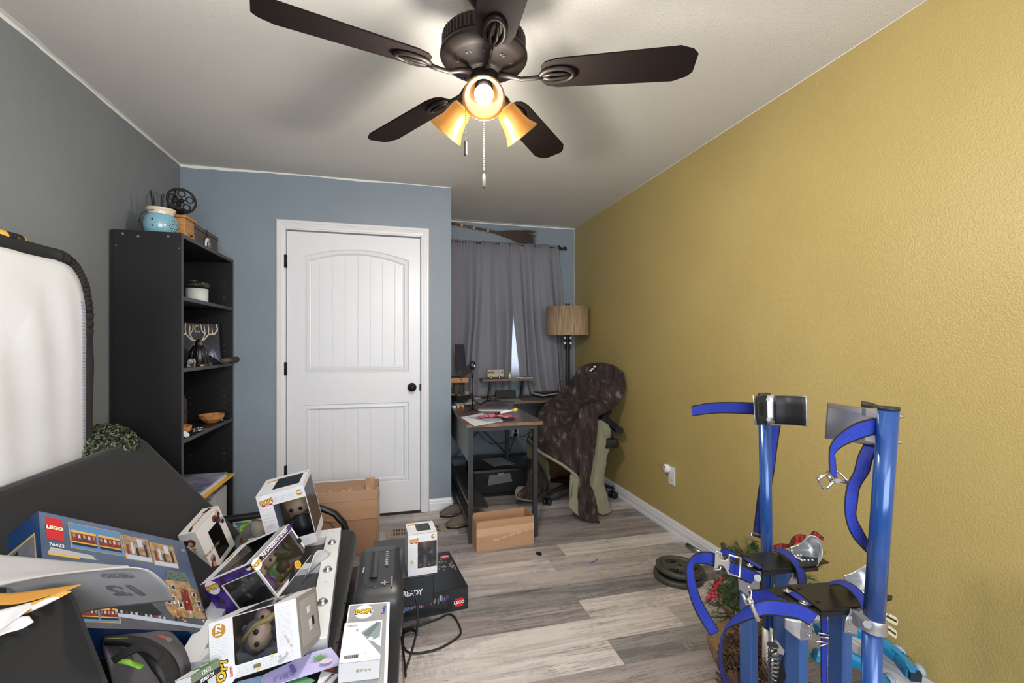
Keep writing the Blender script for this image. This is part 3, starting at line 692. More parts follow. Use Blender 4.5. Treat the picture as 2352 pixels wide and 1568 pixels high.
for i, (x, y, s) in enumerate([(-1.12, 2.99, .012), (-1.10, 2.94, .010), (-1.2, 3.10, .014), (-1.09, 3.34, .012), (-1.12, 3.05, .008)]):
    mb = MB(); mb.tube([(x+s*1.4*math.cos(q*.7), y+s*1.4*math.sin(q*.7), .756+.002*q/9) for q in range(9)], .0018, 6); mb.ball((x, y, .754+s*.5), s*.5, 8)
    obj('trinket', mb, K['steel'], label=['silvery coil trinket behind the front spiral on third shelf', 'silvery trinket just right of the smaller wooden bowl', 'larger silvery trinket behind the big wooden bowl', 'silvery trinket at the right end of third shelf', 'smallest silvery trinket left of the big wooden bowl'][i], cat='trinket', group='trinkets between the bowls')
obj('napkin', MB().patch([[(-1.09, 2.735, .80), (-1.075, 2.76, .79)], [(-1.075, 2.735, .775), (-1.06, 2.775, .77)], [(-1.07, 2.75, .757), (-1.062, 2.77, .757)]], 6, 6), K['paper'], label='crumpled white paper scrap beside the small wooden bowl', cat='paper', solid=.002)
mb = MB()
for q in range(4): mb.tube([(-1.10+(.012+.012*q)*math.cos(2*PI*i/20), 3.03+(.02+.014*q)*math.sin(2*PI*i/20), .7552) for i in range(20)], .0016, 5, closed=True)
obj('wire_spiral', mb, K['screw'], label='flat wire spiral coaster lying between the wooden bowls', cat='coaster')
# shelf 4
obj('teal_tin', MB().box((-1.16, 2.70, .385), (-1.085, 2.745, .47)).box((-1.16, 2.70, .47), (-1.085, 2.745, .51), 1), [pm('teal_tin', (90, 130, 136), .4), K['ink']], label='small teal and black box on the fourth shelf corner', cat='box', bevel=.002)
zc_ = .385
for i, (nm, lab, cat_, y0, y1, x1, h, m) in enumerate([
    ('magazine', 'magazine with white pages at the very bottom of shelf pile', 'magazine', 2.84, 3.12, -1.06, .008, K['grey_paper']),
    ('magazine', 'dark covered magazine just under the yellow envelope', 'magazine', 2.80, 3.16, -1.045, .012, pm('dark_cover', (44, 40, 44), .35)),
    ('padded_envelope', 'yellow padded envelope sticking out of the lower bookcase shelf', 'envelope', 2.76, 3.30, -1.0, .012, pm('manila_yellow', (222, 172, 58), .6, bump=(40, .4, .003))),
    ('magazine', 'thick magazine with white page block above yellow envelope', 'magazine', 2.80, 3.20, -1.02, .020, K['paper']),
    ('magazine', 'glossy violet blue magazine topmost of the shelf pile', 'magazine', 2.82, 3.22, -1.02, .008, pm('violet_cover', (86, 84, 132), .25, var=(8, (190, 186, 204), .2)))]):
    obj(nm, MB().box((-1.33, y0, zc_), (x1, y1, zc_+h)), m, label=lab, cat=cat_, bevel=.002 if i != 2 else .005); zc_ += h+.0005
# bottom: white product boxes
for i, (y0, y1, z1, lab) in enumerate([(2.98, 3.20, .29, 'white glossy product box, left of two on the lowest shelf'), (3.205, 3.41, .315, 'white glossy product box, right of two on the lowest shelf')]):
    t = thing('product_box', lab, 'box', (-1.2, (y0+y1)/2, .09), group='white boxes on the lowest shelf')
    obj('carton', MB().box((-1.33, y0, .09), (-1.085, y1, z1)), K['carton_white'], t, bevel=.002)
    obj('printed_outline', MB().box((-1.085, y0+.02, .11), (-1.0842, y0+.023, z1-.02)).box((-1.085, y0+.02, z1-.023), (-1.0842, y1-.02, z1-.02)), K['grey_ink'], t)
# ------------------------------------------------------------------ ceiling fan
fan = thing('ceiling_fan', 'five bladed dark bronze ceiling fan with three lit amber glass shades', 'fan', (FAN.x, FAN.y, 2.44))
BR = K['bronze']; fx, fy = FAN.x, FAN.y
MBl = pm('fan_blade_walnut', (22, 15, 13), .75, spec=.12, var=(9, (22, 15, 14), .2), stretch=(2, 2, 1))
obj('canopy', MB().lathe([(.075, 2.44), (.075, 2.425), (.070, 2.40), (.050, 2.36), (.032, 2.335), (.020, 2.325), (.001, 2.325)], (fx, fy, 0), 36), BR, fan)
obj('downrod', MB().tube([(fx, fy, 2.33), (fx, fy, 2.24)], .016, 16), BR, fan)
obj('motor_housing', MB().lathe([(.018, 2.262), (.060, 2.262), (.105, 2.250), (.128, 2.236), (.131, 2.232), (.131, 2.186), (.140, 2.180), (.1405, 2.170), (.136, 2.164), (.112, 2.150), (.104, 2.149), (.098, 2.143), (.062, 2.136), (.058, 2.126), (.05, 2.12), (.001, 2.12)], (fx, fy, 0), 56), BR, fan)
mb = MB()
for i in range(60):
    a = 2*PI*i/60; M = Matrix.Translation((fx, fy, 2.209)) @ Matrix.Rotation(a, 4, 'Z') @ Matrix.Translation((.1315, 0, 0)); mb.box((-.002, -.0035, -.021), (.0035, .0035, .021), 0, M)
obj('vent_fin', mb, BR, fan, kind='stuff', bevel=.001, seg=1)
mb = MB()
for i in range(10):
    a = 2*PI*i/10+.2
    for s_ in (-1, 1):
        M = Matrix.Translation((fx, fy, 2.146)) @ Matrix.Rotation(a+s_*.07, 4, 'Z') @ Matrix.Translation((.085, 0, 0)); mb.box((-.010, -.0025, -.006), (.010, .0025, .001), 0, M)
obj('vent_slot', mb, K['ink'], fan, kind='stuff')
obj('flywheel', MB().lathe([(.001, 2.118), (.05, 2.118), (.052, 2.124), (.052, 2.130)], (fx, fy, 0), 30), K['ink'], fan)
obj('switch_housing', MB().lathe([(.001, 2.122), (.044, 2.120), (.045, 2.078), (.041, 2.074), (.041, 2.036), (.036, 2.026), (.001, 2.024)], (fx, fy, 0), 36), BR, fan)
for i in range(5):
    a = math.radians(194.4-72*i); ux = V((math.cos(a), math.sin(a), 0)); uy = V((-math.sin(a), math.cos(a), 0)); uz = V((0, 0, 1))
    MBd = Matrix((ux, uy, uz)).transposed().to_4x4(); MBd.translation = (fx, fy, 2.104); MBd = MBd @ Matrix.Rotation(math.radians(-11), 4, 'X')
    ol = [(.185, -.030), (.200, -.048), (.235, -.058), (.60, -.068), (.640, -.052), (.656, -.034), (.656, .034), (.640, .052), (.60, .068), (.235, .058), (.200, .048), (.185, .030)]
    obj('fan_blade', MB().prism(ol, 0, .006, 0, MBd), MBl, fan, bevel=.0015)
    mb = MB(); T = lambda x, y, z: MBd @ V((x, y, z))
    mb.tube([T(.045, 0, .014), T(.085, 0, .004), (T(.12, 0, -.010)), T(.165, 0, -.010), T(.19, 0, -.006)], [.010, .009, .007, .0075, .008], 8)
    loop = [T(.235+.052*math.cos(q*2*PI/24), .028*math.sin(q*2*PI/24), -.005) for q in range(24)]
    mb.tube(loop, .0075, 8, closed=True)
    for s_ in (-1, 1): mb.tube([T(.19, .004*s_, -.007), T(.215, .010*s_, -.009), T(.255, .008*s_, -.009), T(.282, .002*s_, -.006)], [.006, .006, .0045, .003], 6)
    mb.prism(circ(.235, 0, .050, 20, .026), -.002, .0, 0, MBd)
    obj('blade_iron', mb, BR, fan)
m = bpy.data.materials.new('amber_glass'); m.use_nodes = True; n = m.node_tree.nodes; l = m.node_tree.links
b = n['Principled BSDF']; b.inputs['Base Color'].default_value = (.10, .050, .012, 1); b.inputs['Roughness'].default_value = .25
tr = n.new('ShaderNodeBsdfTranslucent'); tr.inputs[0].default_value = (.22, .11, .026, 1); mx = n.new('ShaderNodeMixShader'); mx.inputs[0].default_value = .62
l.new(b.outputs[0], mx.inputs[1]); l.new(tr.outputs[0], mx.inputs[2]); l.new(mx.outputs[0], n['Material Output'].inputs[0]); AMB = m
b.inputs['Emission Color'].default_value = (1, .52, .12, 1); b.inputs['Emission Strength'].default_value = .75
BULB = pm('lit_bulb', (255, 250, 240), .3, emit=((255, 246, 232), 22))
for a in SHADE_ANG:
    ax = V((math.cos(a)*math.cos(math.radians(45)), math.sin(a)*math.cos(math.radians(45)), -math.sin(math.radians(45))))
    o = V((fx+.148*math.cos(a), fy+.148*math.sin(a), 1.962)); nk = o-ax*.118
    sd = V((0, 0, 1)).cross(ax).normalized(); M = Matrix((sd, ax.cross(sd), ax)).transposed().to_4x4(); M.translation = nk
    arm = obj('light_arm', MB().tube([V((fx+.03*math.cos(a), fy+.03*math.sin(a), 2.05)), nk-ax*.012, nk+ax*.008], [.014, .014, .022], 12).lathe([(.012, -.012), (.026, -.008), (.029, .004), (.027, .022), (.020, .026)], n=24, M=M), BR, fan)
    obj('glass_shade', MB().lathe([(.024, .012), (.033, .022), (.038, .045), (.041, .070), (.048, .095), (.058, .112), (.062, .120), (.060, .121), (.055, .112), (.045, .094), (.038, .070), (.035, .045), (.030, .024)], n=40, M=M), AMB, fan)
    bb = obj('bulb', MB().lathe([(.001, .030), (.013, .030), (.015, .05), (.024, .066), (.0285, .084), (.026, .100), (.016, .112), (.001, .116)], n=24, M=M), BULB, fan)
    bb.visible_shadow = True
for lx, ly, z0, z1 in ((.207, 1.372, 2.03, 1.865), (.275, 1.426, 2.03, 1.79)):
    mb = MB(); nb = int((z0-z1)/.006)
    for i in range(nb): mb.ball((lx, ly, z0-.006*i), .0018, 6)
    ch = obj('pull_chain', mb, K['chain'], fan)
    obj('chain_fob', MB().lathe([(.001, -.045), (.0045, -.045), (.005, -.04), (.005, -.008), (.0035, -.002), (.001, 0)], (lx, ly, z1), 12), K['chain'], ch)

# ------------------------------------------------------------------ alcove: rod, curtains, broom
t = thing('curtain_rod', 'thin black curtain rod with finial on brackets above the window', 'curtain rod', (1.05, 4.27, 2.2))
obj('rod', MB().tube([(.43, 4.27, 2.215), (1.60, 4.27, 2.208)], .006, 10), K['black_metal'], t)
obj('finial', MB().lathe([(.001, -.004), (.012, 0), (.014, .012), (.006, .020), (.009, .028), (.018, .040), (.020, .052), (.012, .060), (.001, .062)], n=16, M=frame((1.60, 4.27, 2.208), (0, 1, 0), (0, 0, 1))), K['black_metal'], t)
for x in (.50, 1.585): obj('bracket', MB().box((x-.006, 4.262, 2.20), (x+.006, 4.37, 2.212)).box((x-.012, 4.362, 2.17), (x+.012, 4.37, 2.25)).box((x-.006, 4.258, 2.205), (x+.006, 4.282, 2.235)), K['black_metal'], t)
M_cur = translucent_mat('grey_curtain_cloth', (150, 150, 158), .34, .75, var=240)
def curtain(label, top, mid, bot, npl, zb, seed):
    def fn(u, v):
        z = 2.232+(zb-2.232)*v
        lo = top[0]+(mid[0]-top[0])*min(1, v/.5) if v < .5 else mid[0]+(bot[0]-mid[0])*(v-.5)/.5
        hi = top[1]+(mid[1]-top[1])*min(1, v/.5) if v < .5 else mid[1]+(bot[1]-mid[1])*(v-.5)/.5
        uu = u+.020*math.sin(v*2.5+u*9+seed)
        x = lo+(hi-lo)*u
        am = .008+.020*min(1, v*1.6); ph = 2*PI*npl*uu
        y = 4.262-am*(math.sin(ph)+.5*math.sin(1.6*ph+seed)+.06*math.sin(4.1*ph+v*3))
        if v < .07: y += .007*math.sin(u*150)*(1 if v < .05 else .5); z += .004*math.sin(u*200+seed)
        y -= .05*max(0, v-.93)/.07
        return V((x+.006*math.sin(ph*.5+v*6+seed), y, z))
    return obj('curtain', MB().grid(fn, 150, 40), M_cur, label=label, cat='curtain', group='grey curtains', solid=.0015)
curtain('left grey curtain panel hanging from the black rod', (.455, 1.095), (.44, 1.105), (.40, 1.10), 3.6, .765, 1)
curtain('right grey curtain panel with a bright gap at its left edge', (1.075, 1.565), (1.115, 1.63), (1.185, 1.70), 3.1, .765, 3)
obj('sheer_lining', MB().grid(lambda u, v: V((1.02+.26*u, 4.305+.006*math.sin(u*14), 2.05-1.12*v)), 24, 8), translucent_mat('white_lining', (236, 238, 246), .75), label='white lining glowing in the gap between the grey curtains', cat='curtain', solid=.001)
t = thing('twig_broom', 'twig broom laid on wall above curtain rod, handle wrapped with cord', 'broom', (1.0, 4.33, 2.33))
tw = pm('dry_twig', (112, 98, 84), .85, var=(50, (84, 72, 62), .2)); twp = pm('cord_wrap', (178, 160, 142), .8)
r = random.Random(4); h0 = V((.44, 4.34, 2.415)); h1 = V((.98, 4.335, 2.345))
mb = MB()
for i in range(14):
    o_ = V((0, r.uniform(-.010, .010), r.uniform(-.012, .012))); mb.tube([h0+o_+V((r.uniform(0, .05), 0, 0)), (h0+h1)/2+o_+V((0, 0, r.uniform(-.004, .004))), h1+o_], .0042, 5)
obj('handle', mb, tw, t)
for k in (.06, .33, .55, .80): c = h0.lerp(h1, k); d = (h1-h0).normalized(); obj('cord_binding', MB().tube([c-d*(.028 if k < .1 else .013), c+d*(.028 if k < .1 else .013)], .020, 12), twp, t)
mb = MB()
for i in range(210):
    a = r.uniform(-1, 1); b_ = r.uniform(-1, 1); L_ = r.uniform(.28, .40)
    e1 = h1+V((L_*.5, b_*.014, -.02+a*.045)); e2 = h1+V((L_, b_*.018, -.052+a*.092+r.uniform(-.008, .008)))
    mb.tube([h1+V((r.uniform(-.05, .02), b_*.008, a*.010)), e1, e2], [.0016, .0015, .001], 3, smooth=False)
obj('bristles', mb, tw, t, kind='stuff')

# ------------------------------------------------------------------ floor lamp
t = thing('floor_lamp', 'floor lamp with twin black poles and beige string drum shade in corner', 'lamp', (1.575, 4.03, 0))
lx, ly = 1.578, 4.03
strg = pm('jute_string', (176, 150, 122), .8, var=(150, (136, 112, 88), .10), stretch=(1, 1, .04), bump=(150, .8, .002))
obj('lamp_shade', MB().lathe([(.200, 1.335), (.200, 1.602), (.196, 1.602), (.196, 1.335), (.200, 1.335)], (lx, ly, 0), 64), strg, t)
obj('shade_spider', MB().tube([(lx-.196, ly, 1.585), (lx+.196, ly, 1.585)], .003, 6).tube([(lx, ly-.196, 1.585), (lx, ly+.196, 1.585)], .003, 6), K['black_metal'], t)
mb = MB().tube([(lx-.012, ly, .02), (lx-.012, ly, 1.635)], .0085, 10); obj('pole', mb, K['black_metal'], t)
mb = MB().tube([(lx+.016, ly, .02), (lx+.016, ly, 1.635)], .0085, 10); obj('pole', mb, K['black_metal'], t)
obj('base', MB().lathe([(.001, 0), (.13, 0), (.13, .012), (.12, .02), (.001, .024)], (lx, ly, 0), 36), K['black_metal'], t)
for dx in (-.045, .012):
    mb = MB().tube([(lx+dx, ly-.05, 1.335), (lx+dx, ly-.05, 1.20)], .0012, 5)
    ch = obj('bead_strand', mb, K['black_metal'], t)
    for z, rr, mt in ((1.312, .013, K['white']), (1.285, .008, pm('blue_bead', (34, 52, 84), .3)), (1.262, .012, K['white'])): obj('bead', MB().ball((lx+dx, ly-.05, z), rr, 10), mt, ch)
    obj('tassel', MB().tube([(lx+dx, ly-.05, 1.25), (lx+dx, ly-.05, 1.205)], .004, 6), K['ink'], ch)

# ------------------------------------------------------------------ desk
DT = pm('rustic_brown_desktop', (104, 88, 78), .30, var=(6, (72, 60, 55), .22), stretch=(1, 5, 1)); DE = pm('desk_edge_brown', (132, 104, 80), .5, var=(20, (104, 80, 62), .2))
DM = pm('desk_frame_black', (42, 44, 47), .45)
t = thing('corner_desk', 'L shaped desk with rustic brown tops and thin black steel frame', 'desk', (.75, 3.6, 0)); desk = t
def top(name, x0, y0, x1, y1, z=.75, th=.022, p=None):
    return obj(name, MB().box((x0+.001, y0+.001, z-th), (x1-.001, y1-.001, z)).box((x0, y0, z-th+.001), (x1, y0+.0012, z-.001), 1).box((x0, y0, z-th+.001), (x0+.0012, y1, z-.001), 1).box((x1-.0012, y0, z-th+.001), (x1, y1, z-.001), 1), [DT, DE], p or desk)
top('desk_top', .432, 2.81, .934, 3.86)
top('desk_top', .432, 3.862, 1.74, 4.20)
lg = .028
for x, y in ((.448, 2.825), (.872, 2.825), (.448, 4.16), (1.70, 4.16), (1.70, 3.90), (.95, 3.90)):
    obj('leg', MB().box((x, y, 0), (x+lg, y+lg, .7019)), DM, desk)
mb = MB()
mb.box((.448, 2.825, .702), (.90, 2.853, .728)); mb.box((.448, 2.853, .702), (.476, 4.18, .728)); mb.box((.872, 2.853, .702), (.900, 3.90, .728)); mb.box((.90, 3.90, .702), (1.728, 3.928, .728)); mb.box((.476, 4.16, .702), (1.728, 4.188, .728))
obj('top_frame', mb, DM, desk)
obj('side_board', MB().box((.452, 2.853, .50), (.464, 3.86, .702)), pm('desk_side_board', (112, 112, 114), .4, var=(5, (98, 96, 96), .2)), desk)
obj('bottom_rail', MB().box((.448, 2.853, .10), (.476, 4.16, .128)), DM, desk)
obj('bottom_rail', MB().box((.448, 2.853, .23), (.470, 4.16, .252)), DM, desk)
obj('bottom_rail', MB().box((.62, 3.50, .10), (.64, 4.16, .118)), DM, desk)
obj('lower_shelf', MB().box((.464, 3.05, .13), (.62, 4.15, .145)), pm('dark_shelf', (62, 58, 56), .45, var=(7, (48, 45, 44), .2)), desk)
obj('cross_brace', MB().bar((.476, 4.175, .16), (1.02, 4.175, .72), .006, .016), DM, desk)
obj('cross_brace', MB().bar((.53, 4.165, .72), (1.10, 4.165, .14), .006, .016), DM, desk)
obj('back_rail', MB().box((.476, 4.15, .20), (1.70, 4.17, .222)), DM, desk)
# riser shelf
t = thing('monitor_riser', 'small brown wooden riser shelf on slanted black legs on the desk', 'shelf', (1.0, 4.12, .75))
top('riser_board', .765, 4.04, 1.255, 4.19, .935, .020, t)
for x in (.84, 1.15): obj('leg', MB().bar((x-.006, 4.12, .75), (x+.02, 4.12, .915), .05, .018), K['black_metal'], t)
t = thing('toy_camper', 'small wooden toy camper van, cream and pale blue, on the riser', 'toy van', (.90, 4.08, .935))
cam_w = pm('camper_cream', (214, 184, 154), .6, var=(40, (196, 162, 130), .2)); cam_b = pm('camper_blue', (140, 176, 190), .6)
zz = .937
obj('body', MB().box((.815, 4.055, zz+.014), (.965, 4.11, zz+.082)), cam_w, t, bevel=.004)
obj('blue_band', MB().box((.832, 4.053, zz+.046), (.966, 4.055, zz+.074)), cam_b, t)
for a, b in ((.820, .834), (.843, .856), (.862, .876), (.945, .958)): obj('window', MB().box((a, 4.0518, zz+.050), (b, 4.053, zz+.064)), K['ink'], t)
for x in (.848, .925): w_ = obj('wheel', MB().tube([(x, 4.060, zz+.014), (x, 4.050, zz+.014)], .014, 16), K['ink'], t); obj('hub', MB().tube([(x, 4.0502, zz+.014), (x, 4.0485, zz+.014)], .006, 10), K['white'], w_)
t = thing('glue_bottle', 'tiny white bottle with a lime green cap on the riser', 'bottle', (1.03, 4.09, .935))
obj('bottle', MB().lathe([(.001, 0), (.0115, 0), (.0115, .036), (.009, .040)], (1.03, 4.09, .935), 16), K['white'], t)
obj('cap', MB().lathe([(.0095, .038), (.0095, .060), (.001, .062)], (1.03, 4.09, .935), 16), pm('lime_cap', (120, 196, 52), .4), t)
t = thing('notebook', 'white edged notebook lying under curtain hem on the riser', 'notebook', (1.16, 4.11, .935))
obj('pages', MB().slab([(1.10, 4.10, .947), (1.17, 4.045, .943), (1.24, 4.05, .943), (1.235, 4.15, .947), (1.13, 4.16, .947)], .008), K['paper'], t)
obj('cover', MB().slab([(1.10, 4.10, .951), (1.17, 4.045, .947), (1.24, 4.05, .947), (1.235, 4.15, .951), (1.13, 4.16, .951)], .003), pm('slate_cover', (110, 114, 124), .5), t)
obj('desk_speaker', MB().box((.895, 4.06, .752), (1.085, 4.11, .825)), pm('speaker_cloth', (44, 44, 46), .8), label='low dark box speaker standing under the riser shelf', cat='speaker', bevel=.012)
t = thing('computer_mouse', 'black mouse with orange rim beside the dark speaker', 'mouse', (.85, 4.0, .75))
obj('shell', MB().ball((.845, 3.99, .758), .05, 16, 0, (.75, 1, .45)), K['dark_plastic'], t)
obj('rim_light', MB().tube([(.845+.040*math.cos(a/10*PI), 3.955+.006*math.sin(a), .757+.020*math.sin(a/10*PI)) for a in range(11)], .0022, 6), pm('orange_rim', (196, 90, 60), .4), t)
obj('mouse_pad', MB().slab([(0.8873, 4.2654, 0.7515), (0.9073, 3.9268, 0.7515), (1.1032, 3.9257, 0.7515), (1.1164, 4.2524, 0.7515)][::1], .003, nrm=(0, 0, 1)), pm('pale_pad', (160, 158, 156), .6, var=(40, (140, 136, 132), .2)), label='pale grey printed mat lying on the desk before the speaker', cat='mat')
# tablet on a wood block, twig pot
t = thing('wood_block', 'thick light wooden block shelf carrying the dark tablet', 'block', (.5, 3.85, .9))
obj('block', MB().box((.43, 3.82, .925), (.605, 3.93, .968)), pm('light_plank_wood', (190, 142, 96), .6, var=(12, (168, 118, 74), .2), stretch=(1, 1, 6)), t, bevel=.003)
obj('trunk', MB().tube([(.51, 3.90, .80), (.515, 3.90, .925)], .030, 12).tube([(.56, 3.91, .80), (.555, 3.91, .925)], .018, 10), pm('bark', (78, 70, 64), .9, bump=(50, 1, .004)), t)
t = thing('plant_pot', 'wide black bowl pot of pebbles and dry stumps at desk corner', 'pot', (.54, 3.92, .75))
obj('bowl', MB().lathe([(.001, 0), (.06, 0), (.085, .03), (.108, .062), (.112, .066), (.105, .066), (.08, .05), (.001, .045)], (.545, 3.92, .752), 32), pm('black_pot', (30, 30, 33), .35), t)
r = random.Random(8)
for i in range(16): obj('pebble', MB().ball((.545+r.uniform(-.075, .085), 3.92+r.uniform(-.07, .05), .815+r.uniform(0, .008)), r.uniform(.010, .018), 7, 0, (1.3, 1, .6)), pm(['pebble_tan', 'pebble_grey'][i % 2], [(140, 128, 108), (100, 96, 90)][i % 2], .8), t)
obj('stump', MB().tube([(.585, 3.88, .81), (.60, 3.87, .85)], [.028, .022], 10), pm('pale_stump', (150, 138, 122), .85), t)
t = thing('tablet', 'black tablet in folding case propped upright on the wood block', 'tablet', (.49, 3.86, .968))
obj('screen', MB().slab([(0.4952, 3.9, 1.2525), (0.5777, 3.9, 1.2488), (0.5905, 3.86, 1.0442), (0.5012, 3.86, 1.0232)], .010, nrm=(0, -1, .1)), pm('dark_screen', (34, 35, 42), .6, spec=.2), t, bevel=.002)
obj('case_stand', MB().slab([(0.5392, 3.84, 1.0016), (0.5629, 3.85, 1.0488), (0.6082, 3.83, 1.0049), (0.5844, 3.82, 0.9874)], .004, nrm=(0, -1, .3)).slab([(0.5569, 3.86, 1.0521), (0.6086, 3.88, 1.0729), (0.6619, 3.86, 1.0284), (0.612, 3.83, 1.0048)], .003, nrm=(.3, -1, .3)), pm('case_grey', (56, 56, 58), .8, spec=.2), t)
obj('case_base', MB().box((.44, 3.825, .9685), (.57, 3.90, .976)), pm('case_grey', (56, 56, 58), .8, spec=.2), t)
t = thing('microphone_stand', 'slim black desk stand with round chrome glinting head on tripod base', 'stand', (.555, 3.30, .75))
mx_, my_ = .553, 3.32
obj('pole', MB().tube([(mx_, my_, .765), (mx_, my_, 1.04)], .0045, 8).tube([(mx_, my_, 1.00), (mx_, my_, 1.08)], .009, 10), K['black_metal'], t)
hd = obj('head', MB().ball((mx_, my_, 1.095), .032, 18, 0, (.85, .7, 1)), K['black_plastic'], t)
obj('chrome_lens', MB().ball((mx_+.012, my_-.018, 1.090), .013, 12), K['steel'], hd)
for a in (200, 320, 80): obj('foot', MB().tube([(mx_, my_, .775), (mx_+.03*math.cos(math.radians(a)), my_+.03*math.sin(math.radians(a)), .765), (mx_+.075*math.cos(math.radians(a)), my_+.075*math.sin(math.radians(a)), .755)], [.007, .005, .004], 8), K['black_metal'], t)
t = thing('laptop', 'closed silver laptop with a large round dark sticker on the desk', 'laptop', (.80, 3.25, .75))
LP = [(0.5971, 3.3478, 0.768), (0.8205, 3.2784, 0.768), (0.977, 3.6927, 0.768), (0.7462, 3.7673, 0.768)]
obj('lid', MB().slab(LP, .008, nrm=(0, 0, 1)), pm('laptop_lid_grey', (120, 120, 122), .35, .5), t, bevel=.002)
obj('base', MB().slab([(p[0], p[1], .7605) for p in LP], .010, nrm=(0, 0, 1)), pm('laptop_silver', (196, 196, 202), .35), t, bevel=.002)
lc = [sum(p[i] for p in LP)/4 for i in range(3)]
obj('round_sticker', MB().prism(circ(lc[0], lc[1], .098, 30), .7685, .7692), pm('dark_sticker', (48, 48, 52), .4, var=(30, (96, 96, 100), .08)), t)
for a, c_ in ((.12, (180, 190, 220)), (.5, (200, 186, 130)), (.75, (196, 200, 214))): q = V(LP[0]).lerp(V(LP[1]), a); obj('port_sticker', MB().box((q.x, q.y-.0012, .7525), (q.x+.03, q.y-.0002, .7595)), pm('stk%d' % (a*100), c_, .5), t)
for i, (pts, lab, cl) in enumerate([([(0.4347, 3.096, 0.7515), (0.6127, 3.2559, 0.7515), (0.6812, 2.8851, 0.7515), (0.4702, 2.742, 0.7515)], 'white paper sheet overhanging the front edge of desk', 'paper'),
    ([(0.4405, 3.0944, 0.7545), (0.573, 3.1605, 0.7545), (0.6871, 2.9736, 0.7545), (0.5898, 2.8217, 0.7545), (0.4586, 2.9238, 0.7545)], 'white folded papers under the red plastic bag', 'paper'),
    ([(0.4812, 3.0676, 0.757), (0.6755, 3.0567, 0.757), (0.6771, 2.9051, 0.757), (0.5687, 2.8287, 0.757)], 'small grey blue booklet at the front of the desk', 'paper')]):
    obj('paper_sheet', MB().slab(pts, .0018, nrm=(0, 0, 1)), K['paper'] if i != 2 else pm('booklet_blue', (170, 180, 196), .5), label=lab, cat=cl)
red = pm('red_plastic', (190, 50, 66), .3, var=(40, (214, 150, 160), .12))
obj('red_bag', MB().grid(lambda u, v: V((.53+.26*u+.01*math.sin(v*9), 2.94+.09*v+.02*math.sin(u*7), .762+.016*abs(math.sin(u*9+v*4))*math.sin(PI*min(1, max(0, u)))+.006*noise.noise(V((u*8, v*6, 0))))), 30, 14), red, label='crumpled red and clear plastic bag on papers at desk front', cat='bag', solid=.001)
t = thing('glue_stick', 'white stick with black end and yellow cap leaning on the red bag', 'tube', (.74, 3.02, .76))
ga, gb = V((.655, 2.99, .783)), V((.815, 3.03, .800))
obj('barrel', MB().tube([ga.lerp(gb, .15), ga.lerp(gb, .88)], .008, 12), K['white'], t); obj('tip', MB().tube([ga, ga.lerp(gb, .2)], .010, 12), K['ink'], t)
obj('cap', MB().tube([ga.lerp(gb, .86), gb], .013, 12), pm('yellow_cap', (236, 200, 40), .4), t)
obj('lighter', MB().tube([(0.7118, 3.0277, 0.757), (0.7453, 2.9899, 0.757)], .006, 10), pm('cyan_plastic', (40, 150, 200), .3), label='small cyan blue plastic tube lying on the desk', cat='lighter')
for x, m_, m2, lab, rr, hh in ((1043, K['white'], pm('blue_lid', (30, 50, 150), .4), 'small white jar with a blue lid at desk left edge', .017, .030), (1053, pm('peach_jar', (206, 160, 112), .5), pm('peach_lid', (190, 140, 96), .5), 'small peach coloured jar next to blue lidded jar', .013, .022), (1062, pm('peach_jar', (206, 160, 112), .5), pm('peach_lid', (190, 140, 96), .5), 'small peach coloured jar farther from blue lidded jar', .013, .020)):
    q = {1043: (0.4496, 3.568, 0.75), 1053: (0.4843, 3.5718, 0.75), 1062: (0.5195, 3.5885, 0.75)}[x]; q = (max(q[0], XC+.035), q[1], .751)
    t = thing('jar', lab, 'jar', q)
    obj('body', MB().lathe([(.001, 0), (rr, 0), (rr, hh*.6), (rr*.9, hh*.62)], q, 18), m_, t); obj('lid', MB().lathe([(rr, hh*.6), (rr, hh), (.001, hh)], q, 18), m2, t)
t = thing('laptop_stack', 'two dark closed laptops and white folder stacked near curtains', 'laptop stack', (1.38, 4.1, .75)) if False else None
A0 = [(1.2938, 4.2434, 0.77), (1.325, 4.0398, 0.77), (1.5582, 4.2165, 0.77), (1.5944, 4.5659, 0.77)]
obj('tablet_folio', MB().slab([(p[0], p[1], .766) for p in A0], .014, nrm=(0, 0, 1)), pm('navy_case', (36, 44, 66), .5), label='navy blue folder at the bottom of the pile near curtains', cat='folder', bevel=.002)
obj('white_folder', MB().slab([(p[0]+.01, p[1]-.01, .778) for p in A0], .010, nrm=(0, 0, 1)), K['paper'], label='white folder between the navy folder and dark laptop', cat='folder')
obj('dark_laptop', MB().slab([(p[0]+.02, p[1], .795) for p in A0], .015, nrm=(0, 0, 1)), pm('laptop_dark', (40, 40, 42), .4), label='dark closed laptop topmost of the pile near the curtains', cat='laptop', bevel=.003)
obj('charger_cord', MB().tube([(1.4782, 4., 0.7822), (1.4696, 4., 0.8352), (1.4825, 4., 0.8877), (1.5084, 4., 0.9115), (1.53, 4., 0.8989), (1.5214, 4., 0.838)], .0022, 6).tube([(1.4782, 4., 0.7741), (1.4739, 4., 0.827)], .008, 8), K['black_rubber'], label='black charger plug and cord looping above the dark laptop', cat='cord')
